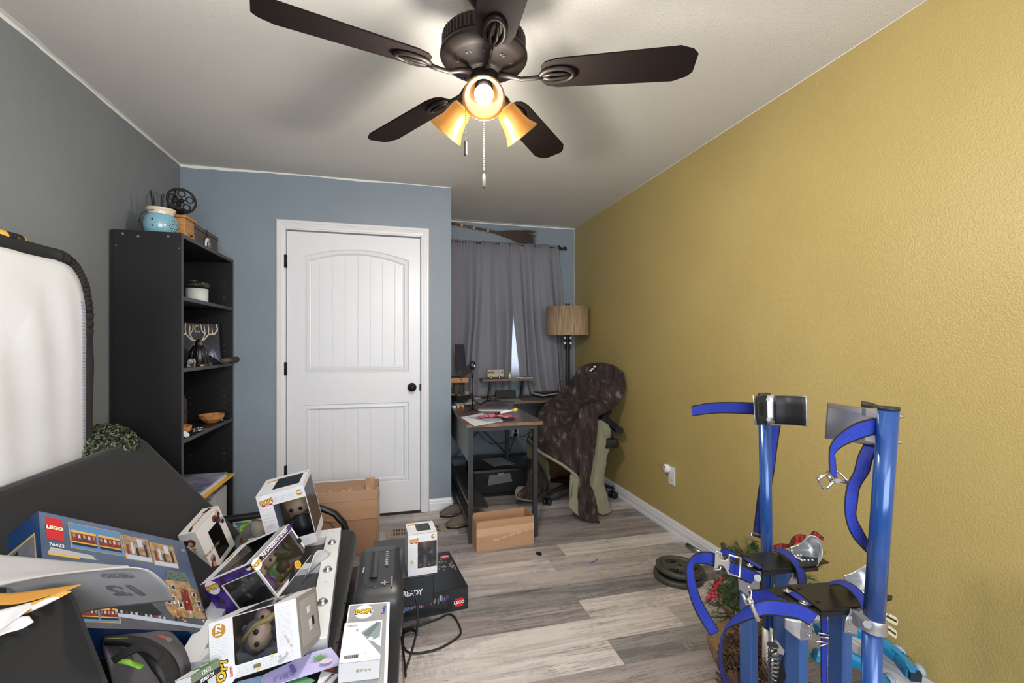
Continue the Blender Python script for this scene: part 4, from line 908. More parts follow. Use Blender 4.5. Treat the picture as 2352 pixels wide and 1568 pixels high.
for i, (pts) in enumerate([[(0.4848, 3.9991, 0.752), (0.6715, 4.1522, 0.752), (0.6785, 3.8252, 0.752), (0.4945, 3.6726, 0.752)], [(0.6642, 4.034, 0.754), (0.8497, 4.1241, 0.754), (0.7313, 3.8256, 0.754), (0.6494, 3.7867, 0.754)], [(0.7115, 4.2455, 0.7525), (0.7735, 4.2668, 0.7525), (0.7717, 4.122, 0.7525), (0.7059, 4.0698, 0.7525)]]):
    obj('paper_sheet', MB().slab(pts, .0015, nrm=(0, 0, 1)), K['paper'] if i != 1 else K['grey_paper'], label=['white papers under the tripod stand', 'pale papers with cords across them behind the laptop', 'small white card by the black pot'][i], cat='paper')
def cord(pts, r_, lab, cat_='cable', name='cable', m=None):
    P_ = [V(p) for p in pts]; out = []
    for i in range(len(P_)-1):
        p0 = P_[max(i-1, 0)]; p1 = P_[i]; p2 = P_[i+1]; p3 = P_[min(i+2, len(P_)-1)]
        for k in range(8): f = k/8; out.append(.5*((2*p1)+(p2-p0)*f+(2*p0-5*p1+4*p2-p3)*f*f+(3*p1-p0-3*p2+p3)*f**3))
    out.append(P_[-1]); return obj(name, MB().tube(out, r_, 6), m or K['black_rubber'], label=lab, cat=cat_)
cord([(0.4403, 3.521, 0.76), (0.4137, 3.552, 0.75), (0.4106, 3.5838, 0.78), (0.4643, 3.7701, 0.78), (0.5414, 3.8034, 0.77), (0.5594, 3.6797, 0.756), (0.6215, 3.6244, 0.754)], .0028, 'thin black cable looping over left edge of the desk')
cord([(0.6771, 4.1866, 0.756), (0.6791, 3.9156, 0.756), (0.6948, 3.7509, 0.757), (0.7815, 3.9452, 0.757), (0.8406, 4.0999, 0.757)], .0028, 'black cable lying over papers behind the silver laptop')
cord([(0.4984, 3.81, 1.0516), (0.513, 3.81, 1.0112), (0.5423, 3.81, 0.9522), (0.5534, 3.81, 0.886), (0.5776, 3.8, 0.8315), (0.5822, 3.6, 0.8245)], .0025, 'thin cable hanging from tablet down to the desk')
# outlet and cables below the desk
t = thing('wall_outlet', 'white outlet with plugged black cords on the alcove wall under desk', 'outlet', (1.15, 4.37, .3))
obj('plate', MB().box((1.117, 4.363, .328), (1.193, 4.37, .452)), K['white_paint'], t, bevel=.003)
obj('plug', MB().box((1.145, 4.335, .385), (1.168, 4.363, .425)), K['black_plastic'], t, bevel=.003)
obj('plug', MB().box((1.14, 4.335, .340), (1.17, 4.363, .375)), K['black_plastic'], t, bevel=.003)
cord([(1.155, 4.335, .40), (1.13, 4.30, .33), (1.08, 4.28, .22), (1.04, 4.25, .13), (1.0, 4.2, .06)], .0035, 'black cord dropping from the outlet plug under the desk')
cord([(1.15, 4.335, .36), (1.0, 4.26, .30), (.85, 4.2, .33), (.75, 4.19, .45), (.72, 4.19, .70)], .003, 'black cord sagging from outlet to the desk underside')
cord([(1.16, 4.33, .37), (1.22, 4.25, .36), (1.30, 4.2, .48), (1.34, 4.19, .70)], .003, 'black cord rising from the outlet to the right')
t = thing('power_strip', 'dark grey power strip lying on floor behind the printer', 'power strip', (1.2, 4.22, .15))
obj('strip', MB().box((1.05, 4.19, .05), (1.30, 4.25, .09)), K['dark_plastic'], t, bevel=.006)
for i in range(4): obj('plug', MB().box((1.075+i*.055, 4.2, .09), (1.105+i*.055, 4.24, .125)), K['black_plastic'], t, bevel=.004)
# printer on the floor
t = thing('printer', 'black inkjet printer on floor under desk with open paper tray', 'printer', (.9, 3.95, 0))
px_, py_ = .72, 3.60
obj('body', MB().box((.60, 3.62, .02), (1.13, 4.0, .235)), pm('printer_black', (24, 24, 27), .35), t, bevel=.025)
obj('foot_strip', MB().box((.64, 3.66, 0), (1.10, 3.96, .02)), K['black_plastic'], t)
obj('paper_guide', MB().slab([(0.7158, 3.56, 0.1242), (0.7613, 3.66, 0.2337), (0.9123, 3.66, 0.2344), (0.92, 3.56, 0.1437)], .006, nrm=(0, -1, .3)), pm('printer_grey', (120, 120, 124), .5), t, bevel=.002)
obj('display', MB().slab([(0.8101, 3.6, 0.1826), (0.8193, 3.625, 0.207), (0.8632, 3.625, 0.2075), (0.8609, 3.6, 0.1861)], .003, nrm=(0, -1, .3)), K['grey_paper'], t)
obj('output_tray', MB().slab([(0.757, 3.765, 0.045), (0.838, 3.6267, 0.045), (1.0275, 3.6833, 0.045), (0.9672, 3.8487, 0.045)], .012, nrm=(0, 0, 1)), K['black_plastic'], t, bevel=.002)
obj('paper_sheet', MB().slab([(0.7672, 3.7602, 0.053), (0.8468, 3.6331, 0.053), (1.0127, 3.6849, 0.053), (0.9534, 3.825, 0.053)], .004, nrm=(0, 0, 1)), K['paper'], label='white paper resting in the printer output tray', cat='paper')
obj('paper_sheet', MB().slab([(0.7355, 3.9498, 0.24), (0.7912, 3.6973, 0.24), (0.984, 3.7191, 0.24), (0.9203, 3.9828, 0.24)], .002, nrm=(0, 0, 1)), K['grey_paper'], label='grey sheet lying on top of black printer', cat='paper')
mb = MB().patch([[(1.1158, 4., 0.1206), (1.153, 4., 0.146), (1.1862, 4., 0.1159)], [(1.0799, 3.9, 0.0834), (1.1098, 3.85, 0.1182), (1.1647, 3.9, 0.0774)], [(1.0859, 3.85, 0.028), (1.1032, 3.8, 0.0225), (1.1457, 3.85, 0.0312)]], 12, 12, disp=.02, dscale=20)
obj('snack_bag', mb, pm('blue_white_foil', (40, 80, 190), .3, var=(16, (210, 214, 226), .06)), label='crumpled blue and white foil bag beside printer', cat='bag', solid=.002)
obj('orange_case', MB().box((1.40, 4.06, .44), (1.60, 4.15, .72)), pm('burnt_orange', (140, 58, 20), .5), label='burnt orange case under the desk wing behind the chair', cat='case', bevel=.004)
obj('wood_drawer_box', MB().box((1.30, 4.0, .0), (1.62, 4.28, .24)), pm('brown_wood_box', (96, 62, 38), .6), label='low brown wooden box on the floor behind chair', cat='box', bevel=.004)
# slippers
def slipper(loc, rz, lab):
    M = Matrix.Translation(loc) @ Matrix.Rotation(rz, 4, 'Z')
    t = thing('slipper', lab, 'shoe', M=M, group='pair of brown slippers')
    up = pm('brown_canvas', (98, 88, 80), .85, bump=(120, .3, .001)); so = pm('tan_sole_edge', (176, 144, 92), .7); bl = K['black_rubber']
    ol = [(-.14, -.022), (-.12, -.036), (-.06, -.036), (.02, -.042), (.08, -.044), (.12, -.034), (.142, -.012), (.142, .012), (.12, .034), (.08, .044), (.02, .040), (-.06, .034), (-.12, .036), (-.14, .022)]
    obj('sole', MB().prism([(x*1.02, y*1.04) for x, y in ol], 0, .014, 0, M), bl, t, bevel=.003)
    obj('welt', MB().prism([(x*1.025, y*1.05) for x, y in ol], .014, .020, 0, M), so, t, bevel=.002)
    def fn(u, v):   # vamp dome from toe to mid
        x = .142-.15*v; wv = .044*math.sqrt(max(.02, min(1, 1-((x-.03)/.125)**2*.75))) if x > .03 else .042
        h = .018+.050*math.sin(min(1, v*1.25)*PI/2)**.7 if v > 0 else .018
        a = PI*u; return M @ V((x, wv*math.cos(a), .018+(h-.018+.004)*math.sin(a)**.8))
    obj('vamp', MB().grid(fn, 16, 12), up, t, solid=.003)
    obj('stitching', MB().tube([M @ V((.075-.05*abs(math.cos(PI*i/14))**2, .036*math.cos(PI*i/14), .024+.040*math.sin(PI*i/14))) for i in range(15)], .0014, 5), pm('stitch_tan', (150, 134, 112), .8), t)
    def hl(u, v):
        a = PI/2+PI*u; x = -.06+.082*math.cos(a) if True else 0; y = .036*math.sin(a)
        return M @ V((x if u not in (0, 1) else -.0, y, .018+.040*v))
    pts = [(-.01, .040), (-.06, .036), (-.12, .034), (-.14, .018), (-.143, 0), (-.14, -.018), (-.12, -.034), (-.06, -.036), (-.01, -.040)]
    mb = MB(); n_ = len(pts); mb.add([M @ V((x, y, .016)) for x, y in pts]+[M @ V((x*1.0, y*.95, .055)) for x, y in pts], [(i, i+1, n_+i+1, n_+i) for i in range(n_-1)], 0, True)
    obj('heel_counter', mb, up, t, solid=.004)
    obj('insole', MB().prism([(x*.95, y*.9) for x, y in ol], .020, .023, 0, M), bl, t)
slipper((.46, 3.34, 0), math.radians(186), 'brown canvas slipper farther back, half under the desk')
slipper((.48, 3.13, 0), math.radians(188), 'brown canvas slipper nearer the camera by desk leg')

# ------------------------------------------------------------------ office chair under a blanket
chr_ = thing('office_chair', 'black swivel office chair mostly hidden by a fur blanket', 'chair', (1.42, 3.42, 0))
CB = pm('chair_grey_plastic', (30, 31, 34), .75, spec=.2); cx_, cy_ = 1.43, 3.46
obj('seat', MB().cbox((1.40, 3.36, .50), (.50, .48, .08)), K['black_plastic'], chr_, bevel=.03)
obj('seat_mechanism', MB().cbox((cx_, cy_-.03, .41), (.16, .2, .08)), CB, chr_, bevel=.01)
obj('gas_lift', MB().tube([(cx_, cy_, .10), (cx_, cy_, .42)], [.028, .028], 14), K['black_metal'], chr_)
obj('backrest', MB().patch([[(1.34, 3.60, .62), (1.48, 3.56, .62), (1.64, 3.36, .62)], [(1.42, 3.62, .82), (1.54, 3.58, .82), (1.68, 3.36, .82)], [(1.54, 3.58, .98), (1.60, 3.50, .99), (1.68, 3.36, .98)]], 12, 12), K['black_plastic'], chr_, solid=.03)
for k in range(5):
    a = math.radians(200+72*k); R_ = .30; e_ = V((cx_+R_*math.cos(a), cy_+R_*math.sin(a), .085)); c_ = V((cx_, cy_, .12))
    arm = obj('base_spoke', MB().tube([c_, c_.lerp(e_, .5)+V((0, 0, .01)), e_], [.034, .026, .018], 8, flat=.7), CB, chr_)
    mb = MB()
    for s_ in (-1, 1):
        q = V((-math.sin(a+.6), math.cos(a+.6), 0))*.018*s_; mb.tube([e_+q*.4+V((0, 0, -.056)), e_+q*1.6+V((0, 0, -.056))], .028, 16)
    mb.tube([e_, e_+V((0, 0, -.05))], .010, 8); obj('caster', mb, K['black_plastic'], arm)
obj('armrest', MB().slab([(1.4424, 3.1, 0.7496), (1.6198, 3.2, 0.7422), (1.6226, 3.22, 0.7056), (1.4588, 3.12, 0.717)][::-1], .10, nrm=(-.2, -1, 0)), CB, chr_, bevel=.008)
obj('arm_bracket', MB().bar((1.5239, 3.16, 0.6985), (1.714, 3.26, 0.5659), .035, .05), CB, chr_, bevel=.006)
obj('arm_knob', MB().tube([(1.6825, 3.2, 0.5851), (1.735, 3.3, 0.5645)], .030, 18), CB, chr_)
obj('tilt_knob', MB().tube([(1.6373, 3.22, 0.4891), (1.6983, 3.34, 0.4609)], .045, 18), K['dark_plastic'], chr_)
# the blanket
furm = pm('brown_fur', (45, 37, 36), .95, spec=.15, var=(15, (64, 55, 53), .11), bump=(75, .7, .006), stretch=(2.0, 1.2, .6))
furm.node_tree.nodes['Noise Texture'].inputs['Distortion'].default_value = .5
n_ = furm.node_tree.nodes; l_ = furm.node_tree.links
cr2 = n_['Color Ramp'].color_ramp; e = cr2.elements.new(.72); e.color = lin((112, 101, 97))
olive = pm('olive_fleece', (128, 128, 106), .9, bump=(200, .4, .002), sheen=.2)
bl_ = thing('blanket', 'dark brown fur blanket with olive green underside draped over chair', 'blanket', (1.42, 3.3, .0))
PA = [[(1.4816, 3.54, 1.0415), (1.558, 3.5, 1.0787), (1.6376, 3.42, 1.0919), (1.7034, 3.32, 1.0848), (1.7335, 3.24, 1.0366)],
      [(1.4041, 3.54, 0.9196), (1.4864, 3.46, 0.9601), (1.5879, 3.38, 0.9641), (1.6729, 3.29, 0.9623), (1.7378, 3.22, 0.9323)],
      [(1.2664, 3.54, 0.8079), (1.391, 3.45, 0.8215), (1.4882, 3.36, 0.8287), (1.5906, 3.26, 0.8301), (1.6973, 3.2, 0.8203)],
      [(1.1202, 3.46, 0.717), (1.2236, 3.36, 0.7069), (1.3522, 3.3, 0.7176), (1.4155, 3.18, 0.772), (1.5729, 3.15, 0.7508)],
      [(1.0437, 3.4, 0.6126), (1.1384, 3.28, 0.596), (1.2553, 3.2, 0.6247), (1.3334, 3.12, 0.6866), (1.4482, 3.09, 0.6995)],
      [(1.0034, 3.36, 0.5341), (1.097, 3.22, 0.5309), (1.1968, 3.12, 0.527), (1.2942, 3.06, 0.528), (1.4169, 3.06, 0.5722)],
      [(0.9905, 3.34, 0.5121), (1.036, 3.2, 0.4611), (1.1423, 3.1, 0.402), (1.2657, 3.04, 0.3217), (1.3488, 3.03, 0.4062)]]
obj('fur_side', MB().patch(PA, 80, 80, disp=.032, dscale=6.5), furm, bl_, solid=.012)
PS = [[(1.3196, 3.12, 0.7769), (1.3819, 3.12, 0.8005), (1.4611, 3.11, 0.7507)], [(1.2959, 3.08, 0.6345), (1.3621, 3.06, 0.635), (1.4319, 3.07, 0.63)],
      [(1.2757, 3.04, 0.4708), (1.3309, 3.02, 0.466), (1.3894, 3.03, 0.4664)], [(1.2556, 3., 0.2964), (1.2934, 2.98, 0.2932), (1.3376, 2.99, 0.2933)],
      [(1.2473, 2.98, 0.1498), (1.2945, 2.96, 0.1463), (1.3619, 2.97, 0.1433)], [(1.2519, 2.96, 0.0405), (1.3132, 2.95, 0.0079), (1.3879, 2.94, -0.0109)]]
obj('fur_side', MB().patch(PS, 20, 50, disp=.02, dscale=9, seed=3), furm, bl_, solid=.012)
obj('fleece_side', MB().patch([[(1.4561, 3.16, 0.6783), (1.4988, 3.16, 0.6831), (1.5733, 3.18, 0.647)], [(1.4399, 3.14, 0.5358), (1.4869, 3.12, 0.5374), (1.5937, 3.17, 0.5383)], [(1.3983, 3.11, 0.3832), (1.4494, 3.1, 0.376), (1.5272, 3.13, 0.3569)], [(1.371, 3.08, 0.2333), (1.4354, 3.07, 0.2154), (1.5055, 3.1, 0.2172)], [(1.4101, 3.06, 0.1094), (1.4536, 3.05, 0.0931), (1.5189, 3.07, 0.0968)], [(1.426, 3.05, 0.0227), (1.466, 3.04, 0.0099), (1.5349, 3.06, 0.0155)]], 24, 40, disp=.018, dscale=12, seed=5), olive, bl_, solid=.006)
obj('fleece_side', MB().patch([[(1.2482, 3.03, 0.3381), (1.2664, 3.01, 0.3175)], [(1.2058, 3.04, 0.3135), (1.2622, 3., 0.2651)], [(1.2018, 3.03, 0.199), (1.2547, 2.99, 0.1766)], [(1.1912, 3.02, 0.1105), (1.2571, 2.98, 0.0939)], [(1.2095, 3., 0.0789), (1.2562, 2.97, 0.0425)]], 10, 30, disp=.014, dscale=14, seed=6), olive, bl_, solid=.006)
obj('hem', MB().tube([(0.9875, 3.33, 0.5275), (1.0261, 3.19, 0.4639), (1.0863, 3.13, 0.4298), (1.1577, 3.07, 0.3898), (1.215, 3.03, 0.3466), (1.2466, 3.01, 0.319), (1.207, 3.01, 0.2849), (1.1964, 3., 0.1782)], .011, 8), olive, bl_)
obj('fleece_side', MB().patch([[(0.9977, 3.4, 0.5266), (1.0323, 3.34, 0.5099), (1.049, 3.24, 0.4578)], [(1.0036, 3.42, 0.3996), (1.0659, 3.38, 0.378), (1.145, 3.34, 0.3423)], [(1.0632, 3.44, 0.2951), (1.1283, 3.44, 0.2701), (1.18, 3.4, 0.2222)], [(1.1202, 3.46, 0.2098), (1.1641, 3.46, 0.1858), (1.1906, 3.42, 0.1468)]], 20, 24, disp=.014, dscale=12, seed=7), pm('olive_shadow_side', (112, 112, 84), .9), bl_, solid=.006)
obj('fur_side', MB().patch([[(0.9906, 3.4, 0.3711), (1.0385, 3.36, 0.3508), (1.0878, 3.36, 0.2937)], [(0.9918, 3.38, 0.2579), (1.0673, 3.34, 0.2635), (1.1376, 3.36, 0.2193)], [(0.9755, 3.36, 0.1808), (1.0539, 3.32, 0.17), (1.1518, 3.36, 0.1742)], [(0.9076, 3.34, 0.119), (1.0168, 3.29, 0.093), (1.1025, 3.34, 0.1166)], [(0.8981, 3.33, 0.0899), (0.9757, 3.29, 0.0767), (1.0168, 3.29, 0.0666)]], 20, 24, disp=.02, dscale=12, seed=8), furm, bl_, solid=.01)
obj('fleece_side', MB().patch([[(0.9294, 3.42, 0.1395), (1.0012, 3.4, 0.14)], [(0.8943, 3.38, 0.1209), (0.9651, 3.36, 0.1013)], [(0.8886, 3.32, 0.0874), (0.9581, 3.3, 0.0683)], [(0.9036, 3.3, 0.0828), (1.0175, 3.27, 0.0699)]], 10, 14, disp=.01, dscale=14), olive, bl_, solid=.006)
lb = thing('care_label', 'dark label with white print at the top of fur blanket', 'label', (1.5, 3.55, 1.08)) if False else None
LQ = [(1.5518, 3.46, 1.0447), (1.6161, 3.44, 1.0735), (1.5875, 3.42, 1.0286)]
obj('care_label', MB().slab([(1.5351, 3.44, 1.0353), (1.5588, 3.45, 1.0665), (1.599, 3.42, 1.0817), (1.582, 3.4, 1.0368)], .002, nrm=(0, -1, .3)), K['ink'], bl_)
mb = MB()
for i in range(3):
    a = [(1.5361, 3.425, 1.0326), (1.5491, 3.42, 1.0468), (1.5637, 3.41, 1.0648)][i]; mb.cbox((a[0]+.006, a[1], a[2]+.004), (.02, .004, .012))
obj('label_print', mb, K['white'], bl_)

# ------------------------------------------------------------------ cartons near the door
def open_box(name, label, c, ax, L_, W_, Hh, m, flaps=(), seam=None):
    """open-topped carton, c = near-left floor corner, ax = angle of its long side"""
    M = Matrix.Translation(c) @ Matrix.Rotation(ax, 4, 'Z'); t = thing(name, label, 'box', M=M); k = .004
    for nm, a, b in (('side_wall', (0, 0, 0), (L_, k, Hh)), ('side_wall', (0, W_-k, 0), (L_, W_, Hh*1.0)), ('end_wall', (0, k, 0), (k, W_-k, Hh)), ('end_wall', (L_-k, k, 0), (L_, W_-k, Hh)), ('bottom', (k, k, 0), (L_-k, W_-k, k))):
        obj(nm, MB().box(a, b, 0, M), m, t)
    return t, M
t, M = open_box('shoe_carton', 'long low open cardboard box on the floor before the desk', (.475, 2.700, 0), math.radians(4), .37, .165, .176, K['cardboard'])
obj('inner_flap', MB().box((.02, .006, .166), (.30, .010, .178), 0, M), K['cardboard'], t)
obj('packing_tape', MB().box((-.0006, -.0008, .090), (.3706, -.0002, .135), 0, M).box((.37, -.0005, .090), (.3708, .165, .135), 0, M), K['tape'], t)
mb = MB(); r = random.Random(3)
for i in range(5): x = .1+.05*i; mb.prism([(x, .06+.01*i), (x+.05, .068+.012*i), (x+.045, .055+.010*i), (x+.01, .05+.008*i)], 0, .0009, 0, M @ Matrix.Rotation(PI/2, 4, 'X'))
obj('torn_tape', mb, K['tape'], t)
cb2 = pm('cardboard_lower', (160, 122, 96), .85, var=(5, (150, 112, 88), .2))
t = thing('tall_carton', 'tall brown cardboard box with torn top standing before the door', 'box', (-.35, 3.0, 0))
ty0, ty1, tx0, tx1 = 2.83, 3.05, -.62, -.103
obj('body', MB().box((tx0, ty0, 0), (tx1, ty1, .215)), cb2, t, bevel=.003)
obj('upper_wrap', MB().box((tx0-.002, ty0-.004, .213), (tx1+.002, ty1+.002, .345)), K['cardboard'], t, bevel=.003)
obj('top_band', MB().box((tx0-.003, ty0-.006, .325), (tx1+.003, ty1+.003, .385)), pm('cardboard_band', (168, 134, 110), .85), t, bevel=.003)
obj('crushed_corner', MB().patch([[(tx1-.004, ty0-.007, .39), (tx1+.008, ty0+.04, .395), (tx1+.004, ty0+.12, .38)], [(tx1-.002, ty0-.007, .30), (tx1+.010, ty0+.05, .30), (tx1+.004, ty0+.12, .29)], [(tx1, ty0-.005, .02), (tx1+.006, ty0+.05, .02), (tx1+.003, ty0+.2, .01)]], 10, 16, disp=.010, dscale=22), K['tape'], t, solid=.003)
for i, (x, w_, h_, c2) in enumerate([(-.165, .05, .07, 0), (-.30, .06, .014, 0), (-.40, .05, .012, 0)]):
    pts = [(x, ty0, .382), (x+w_*.7, ty0, .382), (x+w_, ty0+.02, .382+h_), (x+w_*.4, ty0+.0, .382+h_*1.05), (x-.006, ty0+.01, .382+h_*.95)]
    obj('torn_flap', MB().slab(pts, .003, nrm=(0, -1, 0)), K['cardboard'], t)
# floor vent
t = thing('floor_vent', 'beige metal floor register with dark slots behind the shredder', 'vent', (.13, 3.11, 0))
vb = pm('beige_enamel', (150, 134, 116), .45)
mb = MB().box((-.055, 3.03, 0), (.33, 3.055, .006)).box((-.055, 3.165, 0), (.33, 3.19, .006)).box((-.055, 3.055, 0), (-.02, 3.165, .006)).box((.295, 3.055, 0), (.33, 3.165, .006))
obj('rim', mb, vb, t, bevel=.002); obj('duct_shadow', MB().box((-.02, 3.055, 0), (.295, 3.165, .001)), K['ink'], t)
for i in range(19): x = -.016+i*.0168; obj('louvre', MB().box((x, 3.055, .001), (x+.006, 3.165, .0055)), vb, t)
for i in range(1): obj('centre_bar', MB().box((-.02, 3.105, .0015), (.295, 3.112, .006)), vb, t)
# ------------------------------------------------------------------ futon
SU = pm('black_suede', (26, 26, 27), .9, spec=.25, var=(6, (22, 22, 23), .25), bump=(240, .25, .001), sheen=.15)
ft = thing('futon', 'low black suede futon sofa along left wall with split reclined back', 'sofa', (-.7, 1.5, 0))
obj('seat_mattress', MB().box((-1.05, .40, .165), (-.19, 2.50, .300)), SU, ft, bevel=.045, seg=4)
def backslab(name, hx, hz, rx, rz, th, y0, y1):
    d = V((rx-hx, 0, rz-hz)); L_ = d.length; d.normalize(); n = V((d.z, 0, -d.x))   # n points forward-up
    if n.x < 0: n = -n
    M = Matrix((d, V((0, 1, 0)), d.cross(V((0, 1, 0))))).transposed().to_4x4()
    z = V(M.col[2][:3]); s_ = 1 if z.dot(n) > 0 else -1
    M.translation = (hx, 0, hz)
    a, b = (-th, 0) if s_ > 0 else (0, th)
    return obj(name, MB().box((-.02, y0, a), (L_+.05, y1, b), 0, M), SU, ft, bevel=.045, seg=4)
backslab('reclined_backrest', -.68, .28, -1.115, .795, .13, 1.25, 2.50)
backslab('upright_backrest', -.525, .28, -.655, .70, .13, .40, 1.20)
for y in (.55, 2.35):
    for x in (-.98, -.27): obj('leg', MB().tube([(x, y, 0), (x, y, .17)], .02, 12), K['black_metal'], ft)
obj('frame_rail', MB().box((-1.0, .45, .13), (-.24, .49, .165)).box((-1.0, 2.42, .13), (-.24, 2.46, .165)).box((-.28, .49, .13), (-.24, 2.42, .165)).box((-1.0, .49, .13), (-.96, 2.42, .165)), K['black_metal'], ft)
AR = [(-0.9476, 2.58, 0.3552), (-0.8128, 2.58, 0.3662), (-0.6739, 2.58, 0.3752), (-0.4994, 2.58, 0.3908), (-0.383, 2.58, 0.3873), (-0.3118, 2.58, 0.3508), (-0.2638, 2.58, 0.2905), (-0.2418, 2.58, 0.2114), (-0.2418, 2.58, 0.083)]
obj('arm_loop', MB().tube(AR, .024, 12, flat=.7), K['black_plastic'], ft)
obj('arm_inner_rod', MB().tube([(-0.383, 2.58, 0.3183), (-0.3357, 2.58, 0.3022), (-0.2966, 2.58, 0.2473), (-0.2813, 2.58, 0.1574)], .0025, 6), K['black_metal'], ft)
for yy in (1.62, 1.86): obj('elastic_loop', MB().tube([(-.19, yy, .25), (-.175, yy+.02, .24), (-.165, yy+.03, .215), (-.178, yy+.02, .195), (-.192, yy, .19)], .0025, 6), K['black_rubber'], ft)
# ------------------------------------------------------------------ white reflector panel leaning on the left wall
rf = thing('reflector_panel', 'tall white fabric panel with black elastic rim leaning on left wall', 'reflector', (-1.25, 1.7, 0))
def rr(s):   # rounded outline param: returns y,z along top-right corner
    return s
Y1, ZT, Rc = 2.285, 1.585, .30
def outline(inset, n=14):
    pts = [(2.275-inset, .20), (2.283-inset, .8), (Y1-inset, 1.28)]
    for i in range(n+1):
        a = PI/2*i/n; pts.append((Y1-Rc*.62+(Rc*.62-inset)*math.cos(a)**.8 if math.cos(a) > 0 else Y1-Rc*.62, ZT-.26+(.26-inset)*math.sin(a)**.8))
    pts += [(1.8, ZT-.002-inset), (1.4, ZT-.04-inset), (1.0, ZT-.12-inset), (.75, ZT-.3-inset), (.70, ZT-.7-inset), (.72, .20)]
    return pts
OL = outline(.02); cxy = (1.5, .85)
wfab = pm('white_knit_fabric', (228, 230, 236), .75, bump=(260, .35, .0012), var=(3, (220, 221, 224), .2))
mb = MB(); NR = 26; ring = []
for k in range(NR+1):
    f = k/NR; row = []
    for (y, z) in OL:
        yy = cxy[0]+(y-cxy[0])*f; zz = cxy[1]+(z-cxy[1])*f
        bulge = .035*(1-f**2.2)
        fold = .006*math.sin((yy*.9+zz*.28)*34+2*math.sin(zz*3))*min(1, (1-f)*6)*(.4+.6*min(1, max(0, (yy-1.1)/.8)))
        row.append((-1.262+bulge+fold+.022, yy, zz))
    ring.append(row)
n_ = len(OL); vs = [p for row in ring for p in row]
mb.add(vs, [(k*n_+i, k*n_+i+1, (k+1)*n_+i+1, (k+1)*n_+i) for k in range(NR) for i in range(n_-1)], 0, True)
obj('white_fabric', mb, wfab, rf, solid=.002)
obj('elastic_rim', MB().tube([(-1.255+.004*math.sin(i*2.1), y, z) for i, (y, z) in enumerate([((a[0]*(1-f)+b[0]*f), (a[1]*(1-f)+b[1]*f)) for a, b in zip(outline(.0), outline(.0)[1:]) for f in (0, .25, .5, .75)])], [.028+.0012*math.sin(i*1.7) for i in range(4*(len(outline(0))-1))], 10), pm('black_elastic', (32, 32, 33), .8, bump=(120, .6, .002)), rf)
mb = MB()
zp = [(y-.022, z-.015) for y, z in OL[:8]]
for a, b in zip(zp, zp[1:]):
    L_ = math.hypot(b[0]-a[0], b[1]-a[1]); k = max(1, int(L_/.012))
    for i in range(k):
        f = i/k; mb.cbox((-1.232, a[0]+(b[0]-a[0])*f, a[1]+(b[1]-a[1])*f), (.006, .012, .006))
obj('zipper', mb, pm('zipper_lilac', (150, 148, 176), .5), rf, kind='stuff')
t = thing('yellow_level', 'yellow and black tool handle resting on top of white panel', 'tool', (-1.26, 1.9, 1.6))
yl = pm('tool_yellow', (214, 166, 60), .5)
TA, TB = (-1.26, 1.8227, 1.6046), (-1.26, 1.9702, 1.605)
obj('handle', MB().tube([TA, V(TA).lerp(V(TB), .9), TB], [.021, .021, .010], 14), yl, t)
obj('grip_band', MB().tube([V(TA).lerp(V(TB), .66), V(TA).lerp(V(TB), .82)], .0225, 14), K['ink'], t)
for f in (.38, .5): obj('groove', MB().tube([V(TA).lerp(V(TB), f)+V((.012, 0, .006)), V(TA).lerp(V(TB), f+.1)+V((.012, 0, .006))], .013, 8), K['ink'], t)
# topiary ball
t = thing('topiary_ball', 'round boxwood topiary ball behind the futon back beside bookcase', 'plant', (-1.22, 2.46, 0))
tc = V((-1.232, 2.36, .765)); r = random.Random(5)
obj('core', MB().ball(tc, .112, 20), pm('topiary_core', (26, 34, 24), .9), t)
mb = MB(); Mi = [0, 1, 2]
for i in range(5200):
    th = r.uniform(0, 2*PI); ph = math.acos(r.uniform(-1, 1)); d = V((math.sin(ph)*math.cos(th), math.sin(ph)*math.sin(th), math.cos(ph)))
    rad = .118+r.uniform(-.012, .018); c = tc+d*rad; u = d.orthogonal().normalized(); u.rotate(Matrix.Rotation(r.uniform(0, 6.3), 3, d)); w_ = d.cross(u)
    s = r.uniform(.006, .010); up = d*s*.6
    mb.add([c-u*s, c-w_*s*.5+up, c+u*s+up*1.4, c+w_*s*.5+up], [(0, 1, 2, 3)], r.choice(Mi))
obj('leaves', mb, [pm('leaf_dark', (30, 40, 28), .5), pm('leaf_mid', (58, 68, 48), .5), pm('leaf_pale', (112, 118, 90), .5)], t, kind='stuff')
obj('pot', MB().lathe([(.001, 0), (.085, 0), (.10, .25), (.092, .25), (.08, .02)], (-1.232, 2.36, 0), 24), K['dark_plastic'], t)
obj('stem', MB().tube([(-1.232, 2.36, .2), (-1.232, 2.36, .70)], .012, 10), pm('bark', (78, 70, 64), .9), t)

